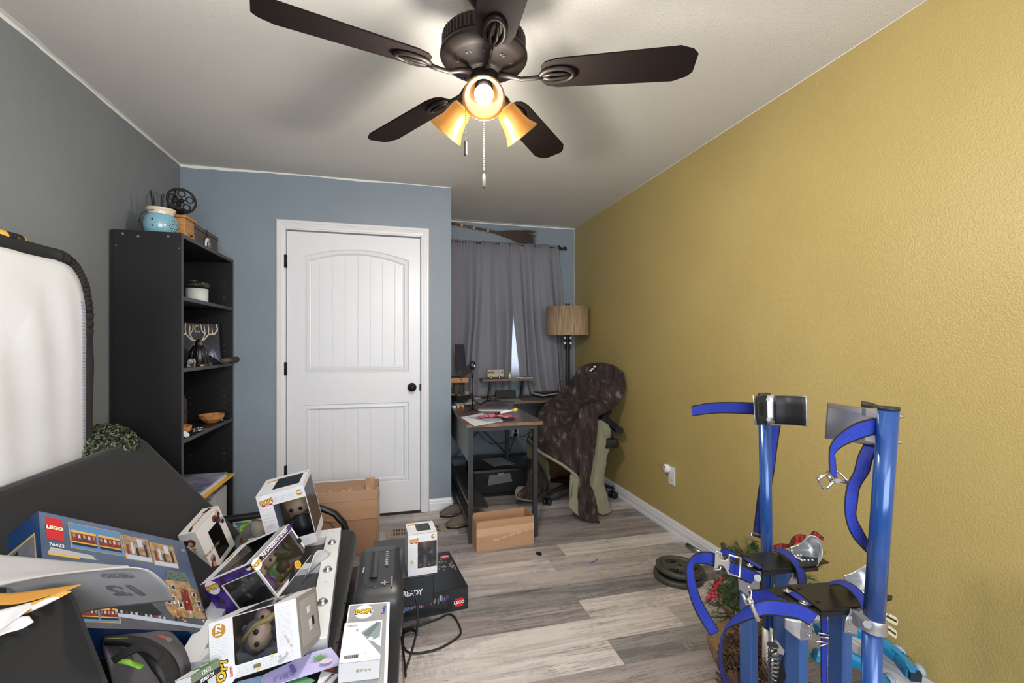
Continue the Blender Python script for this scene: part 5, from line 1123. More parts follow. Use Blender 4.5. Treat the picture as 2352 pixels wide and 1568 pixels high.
# ------------------------------------------------------------------ big blue building set box
navy = pm('deep_blue_print', (26, 62, 110), .32, coat=.3, var=(3, (18, 48, 90), .25)); sky = pm('stormy_blue_print', (78, 98, 132), .32, coat=.3, var=(4.5, (44, 58, 88), .16))
b = Carton('building_set_box', 'large blue building set box with train pictures lying on futon back', 'box', (.48, .1, .378), (-.8107, 1.6162, .5175), [[.4708, -.7399, -.4805], [.7055, -.0113, .7086], [-.5297, -.6726, .5167]])
for f in ('front',): b.panel(f, sky)
for f in ('left', 'right', 'top', 'bottom', 'back'): b.panel(f, navy)
F = 'front'; stone = pm('dark_stone_print', (64, 66, 78), .4, var=(12, (92, 94, 104), .2)); tanp = pm('tan_print', (170, 146, 108), .45, var=(60, (134, 102, 74), .1)); maroon = pm('maroon_print', (136, 40, 34), .4, var=(70, (90, 26, 26), .1)); gld = pm('gilt_line', (196, 160, 96), .4); picb = pm('picture_sky', (84, 130, 180), .4); yel = pm('roof_yellow', (214, 170, 70), .4); dk = pm('print_black', (24, 25, 30), .4); lt = pm('print_light', (178, 190, 214), .4); grn = pm('print_green', (70, 130, 74), .4)
b.poly(F, [(0, .0), (1, 0), (1, .13), (.62, .30), (.35, .22), (0, .25)], stone, z=.0003)
b.rect(F, .035, .74, .125, .955, K['red_ink'], z=.0006)
b.text(F, 'LEGO', .080, .85, .0175, K['ink'], bold=.0024, z=.0010); b.text(F, 'LEGO', .080, .85, .0175, K['gold_ink'], bold=.0016, z=.0012); b.text(F, 'LEGO', .080, .85, .0175, K['white'], bold=.0005, z=.0014)
b.text(F, '76423', .082, .685, .016, K['white'], bold=.0003)
def pic(f, u0, v0, u1, v1, kind, rot=0):
    b.rect(f, u0-.004, v0-.005, u1+.004, v1+.005, gld, rot, z=.0006); b.rect(f, u0, v0, u1, v1, picb if kind != 'room' else tanp, rot, z=.0008)
    w_, h_ = u1-u0, v1-v0
    if kind == 'train':
        for a, c in ((.02, .48), (.53, .97)):
            b.rect(f, u0+w_*a, v0+h_*.25, u0+w_*c, v0+h_*.62, maroon, rot, z=.0010); b.rect(f, u0+w_*a, v0+h_*.62, u0+w_*c, v0+h_*.72, yel, rot, z=.0011); b.rect(f, u0+w_*a, v0+h_*.22, u0+w_*c, v0+h_*.27, yel, rot, z=.0012)
            for q in range(5): x = a+(c-a)*(q+.25)/5; b.rect(f, u0+w_*x, v0+h_*.42, u0+w_*(x+.045), v0+h_*.57, lt if q % 2 else tanp, rot, z=.0013)
            b.rect(f, u0+w_*a, v0+h_*.12, u0+w_*c, v0+h_*.22, dk, rot, z=.0011)
    else:
        b.rect(f, u0, v0, u1, v0+h_*.18, lt, rot, z=.0010)
        for q, c in enumerate((maroon, lt, dk, tanp, dk)): x = .08+.18*q; b.rect(f, u0+w_*x, v0+h_*(.2+.05*(q % 2)), u0+w_*(x+.10), v0+h_*(.55+.1*((q+1) % 3)), c, rot, z=.0011)
        b.rect(f, u0+w_*.55, v0+h_*.6, u0+w_*.75, v0+h_*.95, lt, rot, z=.0012)
pic(F, .165, .69, .485, .94, 'train'); pic(F, .50, .67, .68, .92, 'room'); pic(F, .70, .65, .88, .90, 'room')
# station building with its crowded platform
rn = random.Random(3)
b.poly(F, [(.70, .20), (.70, .46), (.76, .50), (.77, .60), (.93, .60), (.94, .44), (.99, .42), (.99, .12), (.74, .13)], tanp, z=.0010)
b.rect(F, .765, .50, .93, .595, pm('print_slate', (84, 96, 92), .4), z=.0013)
for i in range(7):
    for j in range(3): b.rect(F, .772+.022*i, .51+.028*j, .782+.022*i, .520+.028*j, grn if (i+j) % 3 else dk, z=.0015)
b.rect(F, .84, .20, .90, .42, maroon, z=.0013)
for i, (u, v_) in enumerate([(.73, .38), (.78, .40), (.93, .34), (.95, .25), (.76, .28), (.72, .25), (.80, .22)]): b.rect(F, u, v_, u+.028, v_+.05, lt if i % 2 else K['white'], z=.0014); b.rect(F, u+.004, v_+.006, u+.024, v_+.044, dk, z=.0016)
for i in range(40): u = rn.uniform(.70, .98); v_ = rn.uniform(.08, .40); b.rect(F, u, v_, u+rn.uniform(.006, .014), v_+rn.uniform(.010, .03), rn.choice([maroon, dk, grn, tanp, yel, K['white']]), z=.0017)
# locomotive and rails
b.poly(F, [(.30, .17), (.34, .24), (.60, .24), (.66, .15), (.60, .12), (.36, .13)], dk, z=.0010); b.poly(F, [(.30, .15), (.98, .05), (.98, .02), (.30, .11)], lt, z=.0009)
for i in range(12): b.rect(F, .33+.03*i, .14-.004*i, .345+.03*i, .165-.004*i, maroon if i % 3 == 0 else K['grey_ink'], z=.0012)
b.poly(F, [(.03, .60), (.05, .66), (.28, .64), (.30, .60)], pm('print_roof_grey', (176, 178, 182), .4), z=.001); b.rect(F, .035, .585, .20, .605, yel, z=.0012)
pic(F, .15, .05, .38, .21, 'train')
b.disc(F, .885, .06, .0035, K['grey_ink'], z=.001); b.line(F, .90, .985, .055, 5, K['grey_ink'], hh=.008)
b.disc(F, .965, .88, .008, pm('emblem_blue', (96, 126, 170), .4), z=.001)
F = 'left'; b.rect(F, .0, .05, .86, .82, gld, z=.0004); b.rect(F, .0, .06, .83, .80, pm('loco_smoke', (150, 152, 158), .4, var=(7, (70, 74, 84), .2)), z=.0006)
b.poly(F, [(.15, .75), (.35, .78), (.70, .20), (.62, .08), (.25, .10)], pm('loco_dark', (44, 42, 46), .4), z=.0008)
b.poly(F, [(.22, .70), (.34, .72), (.60, .25), (.50, .12), (.30, .14)], maroon, z=.0010)
for i in range(40): u = rn.uniform(.2, .7); v_ = rn.uniform(.08, .5); b.rect(F, u, v_, u+rn.uniform(.02, .08), v_+rn.uniform(.006, .02), rn.choice([yel, maroon, K['red_ink'], dk, tanp]), z=.0012)
b.rect('bottom', 0, 0, 1, .06, pm('light_blue_edge', (60, 120, 180), .4))
b.done()

# ------------------------------------------------------------------ windowed toy boxes on the futon
SK, HB, HG, DRK = pm('toy_skin', (206, 170, 142), .4), pm('toy_hair_blond', (196, 166, 96), .4), pm('toy_hair_grey', (120, 122, 128), .4), pm('toy_dark_cloth', (44, 40, 48), .4)
PURP, REDC, ORN = pm('toy_purple', (110, 78, 130), .4), pm('toy_red', (150, 36, 44), .4), pm('toy_orange', (196, 104, 48), .4)
I3 = [[1, 0, 0], [0, 1, 0], [0, 0, 1]]
b = Carton('collectible_box', 'white windowed toy box marked 157 standing highest in the pile', 'toy box', (.184, .182, .264), (-.437, 2.165, .523), [[.9785, -.0191, -.2053], [-.0009, .9953, -.0969], [.2062, .095, .9739]], 'windowed toy boxes')
W_ = K['carton_white']
b.panel('front', W_, (.30, .17, .985, .80)); b.panel('right', W_, (.02, .15, .98, .93)); b.panel('top', W_, (.30, .18, .88, .86)); b.panel('back', W_, (.25, .2, .75, .8)); b.panel('left', W_); b.panel('bottom', K['carton_kraft'])
b.rect('back', 0, 0, 1, .15, K['carton_kraft'], z=.0004)
b.pop('front', .19, .875, .0235, tilt=.12, sub='MINIS'); b.badge('front', '157', .885, .895, .0125); b.pop('top', .20, .76, .018, tilt=.2)
for i in range(9): b.line('front', .05, .26, .66-.055*i, 5, K['grey_ink'], seed=i, hh=.010)
b.text('front', 'Hocus', .14, .48, .010, K['grey_ink'], tilt=.3)
for i in range(3): b.line('front', .35, .80, .87+.03*(i-1), 9, K['grey_ink'], seed=20+i, hh=.007)
for i in range(3): b.line('front', .30, .9, .05+.03*i, 12, K['grey_ink'], seed=30+i, hh=.006)
b.disc('top', .93, .88, .004, pm('logo_blue', (60, 100, 170), .4))
figure(b.root, (.028, .0, -.10), I3, 1.45, HB, SK, DRK, 1)
MB_ = MB().box((-.09, -.088, -.13), (-.088, .088, .10)); obj('inner_tray', MB().box((-.088, -.086, -.129), (.088, .086, -.10)).box((-.035, -.02, -.10), (-.034, .086, .09)), clear_mat('clear_plastic'), b.root, world=False)
b.done()

b = Carton('collectible_box', 'purple and white windowed toy box with sisters title tilted in pile', 'toy box', (.1978, .1478, .2408), (-.4675, 1.7786, .4521), [[.3684, .5033, -.7817], [.8901, .0516, .4528], [.2682, -.8626, -.429]], 'windowed toy boxes')
b.panel('bottom', W_, (.03, .08, .97, .84)); b.panel('left', W_, (.34, .06, .97, .78), rot=3); b.panel('front', W_, (.08, .18, .92, .82)); b.panel('back', W_, (.2, .2, .8, .8)); b.panel('right', W_, (.1, .1, .9, .9)); b.panel('top', pm('tray_grey', (120, 122, 130), .4))
R = 3; f = 'left'
b.rect(f, .0, .0, .33, .82, K['purple'], R, z=.0005)
b.rect(f, .315, .03, .34, .80, W_, R, z=.0007); b.rect(f, .315, .78, .97, .80, W_, R, z=.0007); b.rect(f, .34, .03, .98, .055, W_, R, z=.0007)
b.rect(f, .0, .80, .98, 1, K['purple'], R, z=.0005)
b.pop(f, .17, .83, .024, R, tilt=.0); b.disc(f, .90, .90, .014, K['ink'], R, z=.0007); b.text(f, '560', .90, .90, .014, K['white'], R, bold=.0005)
f = 'bottom'
b.rect(f, .13, .875, .985, .975, K['ink'], z=.0004); b.rect(f, .13, .855, .985, .885, K['violet'], z=.0005)
b.text(f, 'THE SANDERSON SISTERS', .545, .930, .0150, K['white'], bold=.0004, sx=.80); b.line(f, .2, .9, .860, 14, K['grey_ink'], hh=.0022)
b.pop(f, .055, .90, .0165, tilt=.0); b.disc(f, .955, .93, .009, K['violet'], z=.0007)
b.poly(f, [(.30, .02), (1, .02), (1, .30), (.93, .20), (.70, .16), (.55, .22), (.42, .12)], K['ink'], z=.0005); b.poly(f, [(.5, .05), (.72, .05), (.68, .16), (.60, .19)], K['violet'], z=.0008)
b.disc(f, .66, .13, .014, K['gold_ink'], z=.001); b.disc(f, .66, .13, .0105, pm('gold_stamp', (206, 150, 40), .4), z=.0012); b.disc(f, .97, .50, .010, K['ink'], z=.001)
f = 'front'; b.poly(f, [(0, 0), (1, 0), (1, .2), (0, .1)], K['grey_ink'], z=.0003); b.pop(f, .60, .90, .018, tilt=.1)
# the figures stand on the bottom flap (+y face), facing the window
Rf = [[1, 0, 0], [0, 0, -1], [0, 1, 0]]
figure(b.root, (-.045, .068, -.045), [[1, 0, 0], [0, 0, -1], [0, 1, 0]], 1.0, HB, SK, PURP, 2)
figure(b.root, (.015, .068, -.04), [[1, 0, 0], [0, 0, -1], [0, 1, 0]], 1.05, HB, SK, grn, 3)
figure(b.root, (-.03, .068, .05), [[0, 1, 0], [0, 0, -1], [-1, 0, 0]], .95, REDC, SK, REDC, 4)
obj('cauldron', MB().ball((.02, .035, -.075), .022, 14), K['ink'], b.root, world=False)
mb = MB(); rn = random.Random(5)
for i in range(14): mb.ball((rn.uniform(-.06, .07), .06+rn.uniform(-.01, .008), rn.uniform(-.10, -.05)), .007, 6)
obj('orange_flame_piece', mb, ORN, b.root, world=False)
b.done()

b = Carton('collectible_box', 'white windowed deluxe toy box marked 172 lying on its side in front', 'toy box', (.2196, .2151, .1461), (-.3495, 1.436, .4256), [[.9827, .0877, -.1629], [-.0238, .9331, .3588], [.1835, -.3487, .9191]], 'windowed toy boxes')
b.panel('front', W_, (.27, .20, .74, .985)); b.panel('top', W_, (.27, .02, .74, .98)); b.panel('right', pm('back_print_grey', (150, 146, 144), .5)); b.panel('left', K['carton_kraft']); b.panel('bottom', W_); b.panel('back', pm('wood_backdrop', (104, 84, 70), .5, var=(9, (78, 62, 52), .15), stretch=(6, 1, 1)))
f = 'front'
b.disc(f, .115, .83, .0165, K['badge_gold'], z=.0008); b.text(f, '172', .115, .83, .019, K['white'], bold=.0008, tilt=1.5)
b.pop(f, .13, .13, .030, 0, tilt=1.42); b.rect(f, .215, .05, .245, .21, K['red_ink'], z=.0016); b.text(f, 'DELUXE', .230, .13, .0062, K['white'], tilt=1.45, z=.002)
for i in range(10): b.line(f, .03, .21, .68-.045*i, 7, K['grey_ink'], seed=i, hh=.005)
for i in range(4): b.line(f, .28, .92, .045+.035*i, 24, K['grey_ink'], seed=40+i, hh=.006)
for i in range(16): b.line(f, .77, .93, .30+.04*i, 6, K['grey_ink'], seed=60+i, hh=.005)
b.text(f, 'POTTERY ART', .87, .33, .006, pm('gold_small', (170, 130, 60), .4), tilt=-1.1)
b.rect(f, .47, .07, .55, .13, pm('olive_tag', (110, 108, 70), .5), z=.001); b.line(f, .48, .54, .09, 4, K['white'], hh=.005)
for u, v_ in ((.50, .02), (.66, .155)): b.poly(f, [(u, v_), (u+.04, v_+.02), (u+.035, v_+.05), (u+.01, v_+.04)], K['gold_ink'], z=.001)
b.poly(f, [(.73, .05), (.76, .10), (.74, .15), (.77, .15), (.79, .10), (.83, .13), (.84, .19), (.86, .13), (.81, .06), (.77, .02)], K['grey_ink'], z=.001)
f = 'right'; b.rect(f, .45, .30, .60, .50, K['white']); b.poly(f, [(.12, .12), (.9, .12), (.9, .9), (.12, .9)], pm('back_print_pale', (172, 168, 166), .5), z=.0003); b.rect(f, .42, .62, .56, .74, K['white'], z=.0008)
for i in range(8): b.line(f, .2, .8, .2+.08*i, 6, K['grey_paper'], seed=i, hh=.005)
b.rect(f, .62, .36, .72, .52, dk, z=.0008)
b.rect('left', .0, .0, .12, 1, K['white'])
figure(b.root, (.085, .0, -.035), [[0, 0, -1], [.2, 1, 0], [1, -.2, 0]], 1.25, HG, SK, PURP, 6) if False else figure(b.root, (.062, .03, -.008), [[0, 0, -1], [0, 1, 0], [1, 0, 0]], 1.2, HG, SK, pm('toy_grey_stripe', (128, 118, 112), .5, var=(60, (60, 54, 52), .06), stretch=(.2, 1, 1)), 6)
figure(b.root, (.030, .065, .028), [[0, 0, -1], [0, 1, 0], [1, 0, 0]], .75, pm('toy_rose', (176, 128, 128), .4), SK, PURP, 7)
obj('gold_branch', MB().tube([(-.06, -.03, -.0), (-.02, -.04, .03), (.02, -.04, .035), (.05, -.03, .055)], [.007, .005, .009, .006], 8), HB, b.root, world=False)
mb = MB().box((-.108, -.106, -.071), (.108, .10, -.069)); obj('inner_card', mb, pm('wood_backdrop2', (110, 88, 72), .6, var=(12, (84, 66, 54), .2)), b.root, world=False)
b.done()

b = Carton('collectible_box', 'cream story character toy box leaning beside the big blue box', 'toy box', (.1765, .2062, .0703), (-.7665, 2.1861, .4182), [[.1539, .2513, -.9556], [.9508, .2257, .2124], [.269, -.9412, -.2042]])
CW = pm('cream_card', (220, 216, 212), .5)
b.panel('bottom', CW, (.34, .10, .80, .76)); b.panel('front', CW); b.panel('left', CW); b.panel('right', CW); b.panel('back', CW); b.panel('top', pm('box_inside_dark', (86, 72, 74), .6))
f = 'bottom'; b.poly(f, [(.05, .02), (.32, .02), (.30, .55), (.36, .80), (.33, .80), (.25, .60)], CW)
br_ = pm('auburn_print', (120, 52, 36), .5); nv = pm('dark_print', (46, 36, 44), .5)
for u, v_, c1, c2 in ((.70, .86, br_, nv), (.80, .78, nv, br_), (.86, .90, pm('skin_print', (200, 160, 140), .5), nv), (.90, .70, K['grey_ink'], nv), (.12, .16, br_, pm('skin_print', (200, 160, 140), .5)), (.16, .26, tanp, br_)):
    b.disc(f, u, v_, .015, c1, z=.0006); b.disc(f, u+.02, v_-.04, .010, c2, z=.0009)
b.text(f, 'Harry Potter', .24, .42, .022, pm('gold_brown_ink', (150, 120, 84), .5), tilt=-.1)
f = 'left'; b.text(f, 'Harry Potter', .62, .55, .026, pm('gold_brown_ink', (150, 120, 84), .5), rot=2, bold=.0003); b.disc(f, .22, .55, .017, br_, 2, z=.0006); b.disc(f, .24, .48, .009, pm('skin_print', (200, 160, 140), .5), 2, z=.0009); b.disc(f, .20, .25, .012, nv, 2, z=.0006)
f = 'front'; b.text(f, 'Harry Potter', .5, .5, .020, pm('gold_brown_ink', (150, 120, 84), .5), rot=2, tilt=0); b.poly(f, [(.05, .3), (.25, .45), (.27, .6), (.08, .5)], nv); b.poly(f, [(.75, .5), (.95, .3), (.97, .5), (.8, .7)], nv)
figure(b.root, (-.02, .055, .02), [[1, 0, 0], [0, 0, -1], [0, 1, 0]], .9, K['white'], SK, pm('toy_violet_pale', (176, 160, 186), .4), 8)
b.rect('bottom', .34, .10, .345, .76, K['grey_ink'])
b.done()

# white slatted frame beneath the toy boxes
M = Matrix.Translation((-.20, 1.49, .306)) @ Matrix.Rotation(math.radians(3.6), 4, 'Z')
wf = thing('slatted_rack', 'flat white painted frame with glass knobs lying on futon seat', 'rack', M=M)
wp_ = pm('white_lacquer', (226, 228, 232), .3)
for a, b_ in (((-.062, 0, 0), (0, .88, .045)), ((-.40, 0, 0), (-.34, .88, .045)), ((-.34, .80, .003), (-.062, .88, .043)), ((-.34, .0, .003), (-.062, .06, .043)), ((-.34, .52, .003), (-.062, .57, .03)), ((-.34, .28, .003), (-.062, .33, .03))):
    obj('rail', MB().box(a, b_, 0, M), wp_, wf, bevel=.002)
obj('backing', MB().box((-.34, .06, .001), (-.062, .80, .006), 0, M), pm('frame_backing', (70, 72, 76), .5), wf)
for y in (.20, .44, .70): obj('glass_knob', MB().lathe([(.001, 0), (.016, 0), (.018, .006), (.010, .009), (.012, .014), (.006, .018), (.001, .018)], n=18, M=M @ Matrix.Translation((-.030, y, .045))), K['polished'], wf)
for y in (.83, .60, .35): obj('nail_head', MB().lathe([(.001, .001), (.0025, .001)], n=8, M=M @ Matrix.Translation((-.03, y, .045))), K['ink'], wf)
obj('plastic_clip', MB().patch([[M @ V((-.10, .42, .06)), M @ V((-.08, .50, .10)), M @ V((-.05, .56, .08))], [M @ V((-.12, .44, .03)), M @ V((-.07, .52, .04)), M @ V((-.03, .58, .05))]], 8, 6), pm('milky_plastic', (206, 210, 216), .3), label='milky white plastic loop lying on the white frame', cat='clip', solid=.003)
# loose things between
gf = pm('grey_felt', (104, 102, 100), .85)
t = thing('felt_folder', 'grey felt folder with small brass clasp behind the tilted toy box', 'folder', (-0.6753, 2.3423, 0.3447))
obj('body', MB().slab([(-0.7048, 2.2983, 0.3465), (-0.7506, 2.5166, 0.3278), (-0.7034, 2.556, 0.3492), (-0.6535, 2.3883, 0.3336), (-0.658, 2.2346, 0.3455)], .03, nrm=(.3, -.5, .8)), gf, t, bevel=.003)
obj('clasp', MB().cbox((-0.6785, 2.3225, 0.3533), (.008, .008, .022)), pm('brass', (140, 110, 60), .35, .8), t)
for pts, lab, c in (([(-0.7891, 2.5987, 0.3392), (-0.759, 2.6117, 0.3314), (-0.7498, 2.5267, 0.3345)], 'teal printed paper corner in the pile below the armrest', (30, 130, 150)), ([(-0.759, 2.6117, 0.3314), (-0.7243, 2.6027, 0.3359), (-0.7205, 2.5398, 0.333), (-0.7319, 2.4601, 0.3355)], 'lime green paper corner in the pile under the armrest', (130, 210, 40)), ([(-0.8121, 2.584, 0.3206), (-0.7628, 2.5507, 0.333), (-0.7312, 2.4083, 0.3397), (-0.7407, 2.3798, 0.3443)], 'dark and white pamphlet beside the cream toy box', (120, 126, 132))):
    obj('paper_piece', MB().slab(pts, .003, nrm=(.2, -.5, .8)), pm(lab.split()[0]+'_paper', c, .5), label=lab, cat='paper')
obj('knit_cap', MB().patch([[(-0.7156, 2.6005, 0.3381), (-0.6933, 2.6154, 0.3349), (-0.6571, 2.5854, 0.3314)], [(-0.6891, 2.5111, 0.3367), (-0.6481, 2.4592, 0.3464), (-0.6346, 2.497, 0.328)], [(-0.6708, 2.4444, 0.3229), (-0.6345, 2.3938, 0.3273), (-0.6218, 2.4318, 0.3187)]], 10, 10, disp=.02, dscale=20), pm('beige_knit', (156, 150, 142), .9), label='beige knitted cloth bundle between felt folder and toy boxes', cat='cloth', solid=.008)
b = Carton('toy_carton', 'dark toy box with round face print under the cream box', 'toy box', (.16, .10, .12), (-0.7688, 2.2425, 0.1972), [[.55, .4, -.73], [.75, .1, .62], [.3, -.9, -.25]])
for f in ('front', 'back', 'left', 'right', 'top', 'bottom'): b.panel(f, dk)
b.rect('front', .0, .0, 1, .06, K['white']); b.disc('front', .5, .5, .03, pm('skin_print', (200, 160, 140), .5)); b.rect('bottom', 0, 0, 1, .08, K['white']); b.disc('bottom', .35, .5, .028, K['white']); b.disc('bottom', .35, .5, .024, pm('skin_print', (200, 160, 140), .5), z=.001); b.done()
b = Carton('toy_carton', 'silver white toy box with yellow logo beneath the purple box', 'toy box', (.11, .08, .10), (-0.6079, 1.8087, 0.2773), [[.62, .30, -.72], [.70, .05, .62], [.30, -.95, -.15]])
for f in ('front', 'back', 'left', 'right', 'top', 'bottom'): b.panel(f, pm('silver_card', (176, 180, 190), .4))
b.pop('bottom', .35, .45, .026, rot=2); b.rect('bottom', .0, .9, 1, 1, K['white']); b.done()
# green wrap box, papers at the bottom of the frame
b = Carton('wrap_box', 'green and white stretch wrap box by the backpack', 'box', (.042, .09, .030), (-0.4681, 1.277, 0.4305), [[.90, .35, -.25], [-.30, .90, .30], [.32, -.20, .92]])
G1 = pm('wrap_green', (76, 142, 62), .45); 
for f in ('top', 'back', 'left', 'bottom'): b.panel(f, G1)
b.panel('right', pm('wrap_sage', (110, 124, 106), .45)); b.panel('front', K['white']); b.poly('top', [(0, 0), (1, 0), (.8, .45), (0, .5)], K['white']); b.text('top', '17', .45, .70, .022, K['white'], bold=.001, tilt=.0); b.text('right', '12x12', .5, .70, .012, K['white'], bold=.0004); b.rect('right', 0, 0, 1, .40, dk); b.text('right', 'STRETCH', .5, .20, .010, K['white'], bold=.0004, z=.0012); b.done()
lil = pm('lilac_card', (186, 176, 224), .5, var=(8, (206, 200, 234), .2))
t = thing('greeting_card', 'lilac printed card with green leaf art lying at the bottom edge', 'card', (-0.2591, 1.3973, 0.335))
cp = [(-0.3534, 1.3864, 0.335), (-0.2371, 1.4443, 0.34), (-0.1846, 1.4469, 0.345), (-0.1429, 1.3745, 0.34), (-0.3374, 1.3398, 0.33)]
obj('card', MB().slab(cp, .003, nrm=(0, 0, 1)), lil, t)
obj('purple_tag', MB().slab([(-0.2895, 1.3966, 0.3445), (-0.28, 1.3995, 0.3445), (-0.2627, 1.3686, 0.342), (-0.2714, 1.3622, 0.342)], .001, nrm=(0, 0, 1)), pm('tag_violet', (122, 96, 180), .5), t)
mb = MB(); q0 = V((-0.2099, 1.3983, 0.3468))
for k in range(7):
    a = .3+k*.42; d = V((math.cos(a), math.sin(a), 0)); s = V((-d.y, d.x, 0)); mb.add([q0, q0+d*.012+s*.0025, q0+d*.028, q0+d*.012-s*.0025], [(0, 1, 2, 3)])
obj('leaf_print', mb, pm('leaf_print_green', (96, 160, 70), .5), t); q1 = V((-0.1894, 1.3847, 0.3462))
obj('stone_print', MB().prism([(q1.x+x, q1.y+y) for x, y in circ(0, 0, .017, 20, .010)], q1.z, q1.z+.0006), pm('stone_print', (214, 204, 216), .5), t)
text('EBU', .030, frame((-0.2946, 1.3629, 0.3385), (.93, .36, 0), (-.36, .93, 0)) @ Matrix.Rotation(PI*.98, 4, 'Z'), pm('violet_letter', (150, 136, 206), .5), t)
for pts, lab, m_ in (([(-0.4172, 1.3917, 0.325), (-0.355, 1.4011, 0.325), (-0.3271, 1.3195, 0.32), (-0.4019, 1.3237, 0.32)], 'pale blue printed leaflet under the toy box', pm('pale_blue_paper', (140, 184, 226), .5, var=(20, (206, 216, 232), .1))),
    ([(-0.2895, 1.3547, 0.322), (-0.2535, 1.3792, 0.322), (-0.2139, 1.3502, 0.322), (-0.2522, 1.3029, 0.318)], 'light blue leaflet with green print below lilac card', pm('aqua_paper', (130, 190, 220), .5, var=(14, (96, 150, 110), .06))),
    ([(-0.3573, 1.3888, 0.328), (-0.2891, 1.3529, 0.328), (-0.2889, 1.2798, 0.32), (-0.3321, 1.291, 0.32)], 'white leaflet with red lettering at the bottom edge', K['paper'])):
    obj('leaflet', MB().slab(pts, .002, nrm=(0, 0, 1)), m_, label=lab, cat='leaflet')
t = thing('journal_packet', 'white packet printed Journal beside the lilac card', 'packet', (-0.1837, 1.3679, 0.31))
obj('sleeve', MB().slab([(-0.2028, 1.3895, 0.318), (-0.1546, 1.3647, 0.318), (-0.1838, 1.3116, 0.31), (-0.2087, 1.3313, 0.312)], .006, nrm=(0, 0, 1)), K['paper'], t); text('Journal', .018, frame((-0.1802, 1.3501, 0.3195), (.55, .83, 0), (-.83, .55, 0)), K['ink'], t)
obj('black_tray', MB().slab([(-0.2484, 1.4009, 0.312), (-0.1967, 1.4035, 0.316), (-0.1945, 1.3638, 0.31), (-0.2216, 1.3429, 0.306)], .010, nrm=(0, 0, 1)), K['ink'], label='black plastic tray under the Journal packet', cat='tray')
obj('orange_wallet', MB().slab([(-0.1999, 1.4014, 0.308), (-0.1746, 1.415, 0.308), (-0.1703, 1.3894, 0.306), (-0.1883, 1.3852, 0.306)], .006, nrm=(0, 0, 1)), pm('orange_card', (206, 96, 50), .5), label='orange card edge showing under the lilac card', cat='card')
# backpack
bpk = thing('backpack', 'grey backpack with black straps and lime green trim on futon seat', 'backpack', (-0.5936, 1.3403, 0.3998))
gfab = pm('backpack_grey_nylon', (92, 88, 94), .75, bump=(220, .6, .0012), var=(9, (80, 76, 82), .2)); gdk = pm('backpack_black_mesh', (28, 28, 30), .85, bump=(300, .8, .001))
obj('body', MB().patch([[(-0.7586, 1.4551, 0.4605), (-0.7313, 1.5306, 0.4389), (-0.6979, 1.5633, 0.4179), (-0.6482, 1.5505, 0.391), (-0.5927, 1.495, 0.3792)],
    [(-0.7213, 1.3835, 0.4702), (-0.6975, 1.46, 0.4452), (-0.6607, 1.4918, 0.4194), (-0.6073, 1.4781, 0.3998), (-0.564, 1.4463, 0.3769)],
    [(-0.6819, 1.3321, 0.4433), (-0.6525, 1.3658, 0.448), (-0.6083, 1.3957, 0.432), (-0.5549, 1.382, 0.4148), (-0.5393, 1.3986, 0.3659)],
    [(-0.6612, 1.3267, 0.3576), (-0.6307, 1.3395, 0.3635), (-0.588, 1.3492, 0.3592), (-0.5343, 1.3353, 0.3592), (-0.526, 1.3745, 0.3172)]], 30, 24, disp=.012, dscale=11), gfab, bpk, solid=.01)
obj('piping', MB().tube([(-0.7524, 1.4431, 0.4692), (-0.7438, 1.4925, 0.454), (-0.7248, 1.5393, 0.4364), (-0.705, 1.5548, 0.4266), (-0.6717, 1.5463, 0.4075), (-0.6496, 1.5406, 0.3999)], .004, 6), K['black_rubber'], bpk)
def ribbon(name, pairs, mats, parent, n=60, cols=6, th=.002, border=1, **k):
    A = [V(p[0]) for p in pairs]; B = [V(p[1]) for p in pairs]
    return obj(name, MB().patch([A, B], n, cols, mf=lambda i, j: 1 if (j < border or j >= cols-border) else 0), mats, parent, solid=th, off=0, **k)
STITCH = pm('lime_stitch', (176, 190, 96), .6)
ribbon('shoulder_strap', [((-0.7316, 1.4068, 0.4839), (-0.7192, 1.3829, 0.4857)), ((-0.6747, 1.3922, 0.4862), (-0.6518, 1.345, 0.4945)), ((-0.6095, 1.3547, 0.4902), (-0.5933, 1.2886, 0.4997)), ((-0.5498, 1.3084, 0.4816), (-0.5472, 1.2354, 0.4964)), ((-0.521, 1.2906, 0.4487), (-0.5206, 1.2182, 0.4733)), ((-0.5138, 1.2888, 0.4004), (-0.5079, 1.215, 0.4331))], [gdk, K['black_rubber']], bpk, th=.012)
obj('stitching', MB().tube([(-0.7147, 1.387, 0.4936), (-0.6661, 1.3745, 0.4947), (-0.6176, 1.3516, 0.4956), (-0.5732, 1.3196, 0.4912), (-0.5387, 1.2952, 0.4787), (-0.5195, 1.2799, 0.4611), ((-0.5143, 1.2786, 0.4452))], .0011, 5), STITCH, bpk)
ribbon('grab_loop', [((-0.6516, 1.2829, 0.5009), (-0.6396, 1.2695, 0.4975)), ((-0.6283, 1.2873, 0.5128), (-0.6175, 1.2742, 0.5071)), ((-0.6065, 1.292, 0.5208), (-0.595, 1.2787, 0.5107)), ((-0.578, 1.2846, 0.5187), (-0.5655, 1.2608, 0.5112)), ((-0.5404, 1.2646, 0.5044), (-0.5404, 1.244, 0.4996))], [gdk, gdk], bpk, th=.008)
obj('lime_trim', MB().tube([(-0.6473, 1.3025, 0.4808), (-0.6239, 1.2965, 0.4787), (-0.6035, 1.2912, 0.4713), (-0.5902, 1.2878, 0.4661)], .008, 8, flat=.4), pm('lime_trim', (140, 196, 70), .5), bpk)
obj('patch_label', MB().slab([(-0.6594, 1.4657, 0.4332), (-0.6539, 1.5004, 0.4229), (-0.6073, 1.4781, 0.4207), (-0.5967, 1.4547, 0.4251), (-0.6178, 1.4291, 0.4328)], .003, nrm=(0, -.7, .7)), pm('label_grey', (120, 116, 118), .7), bpk)
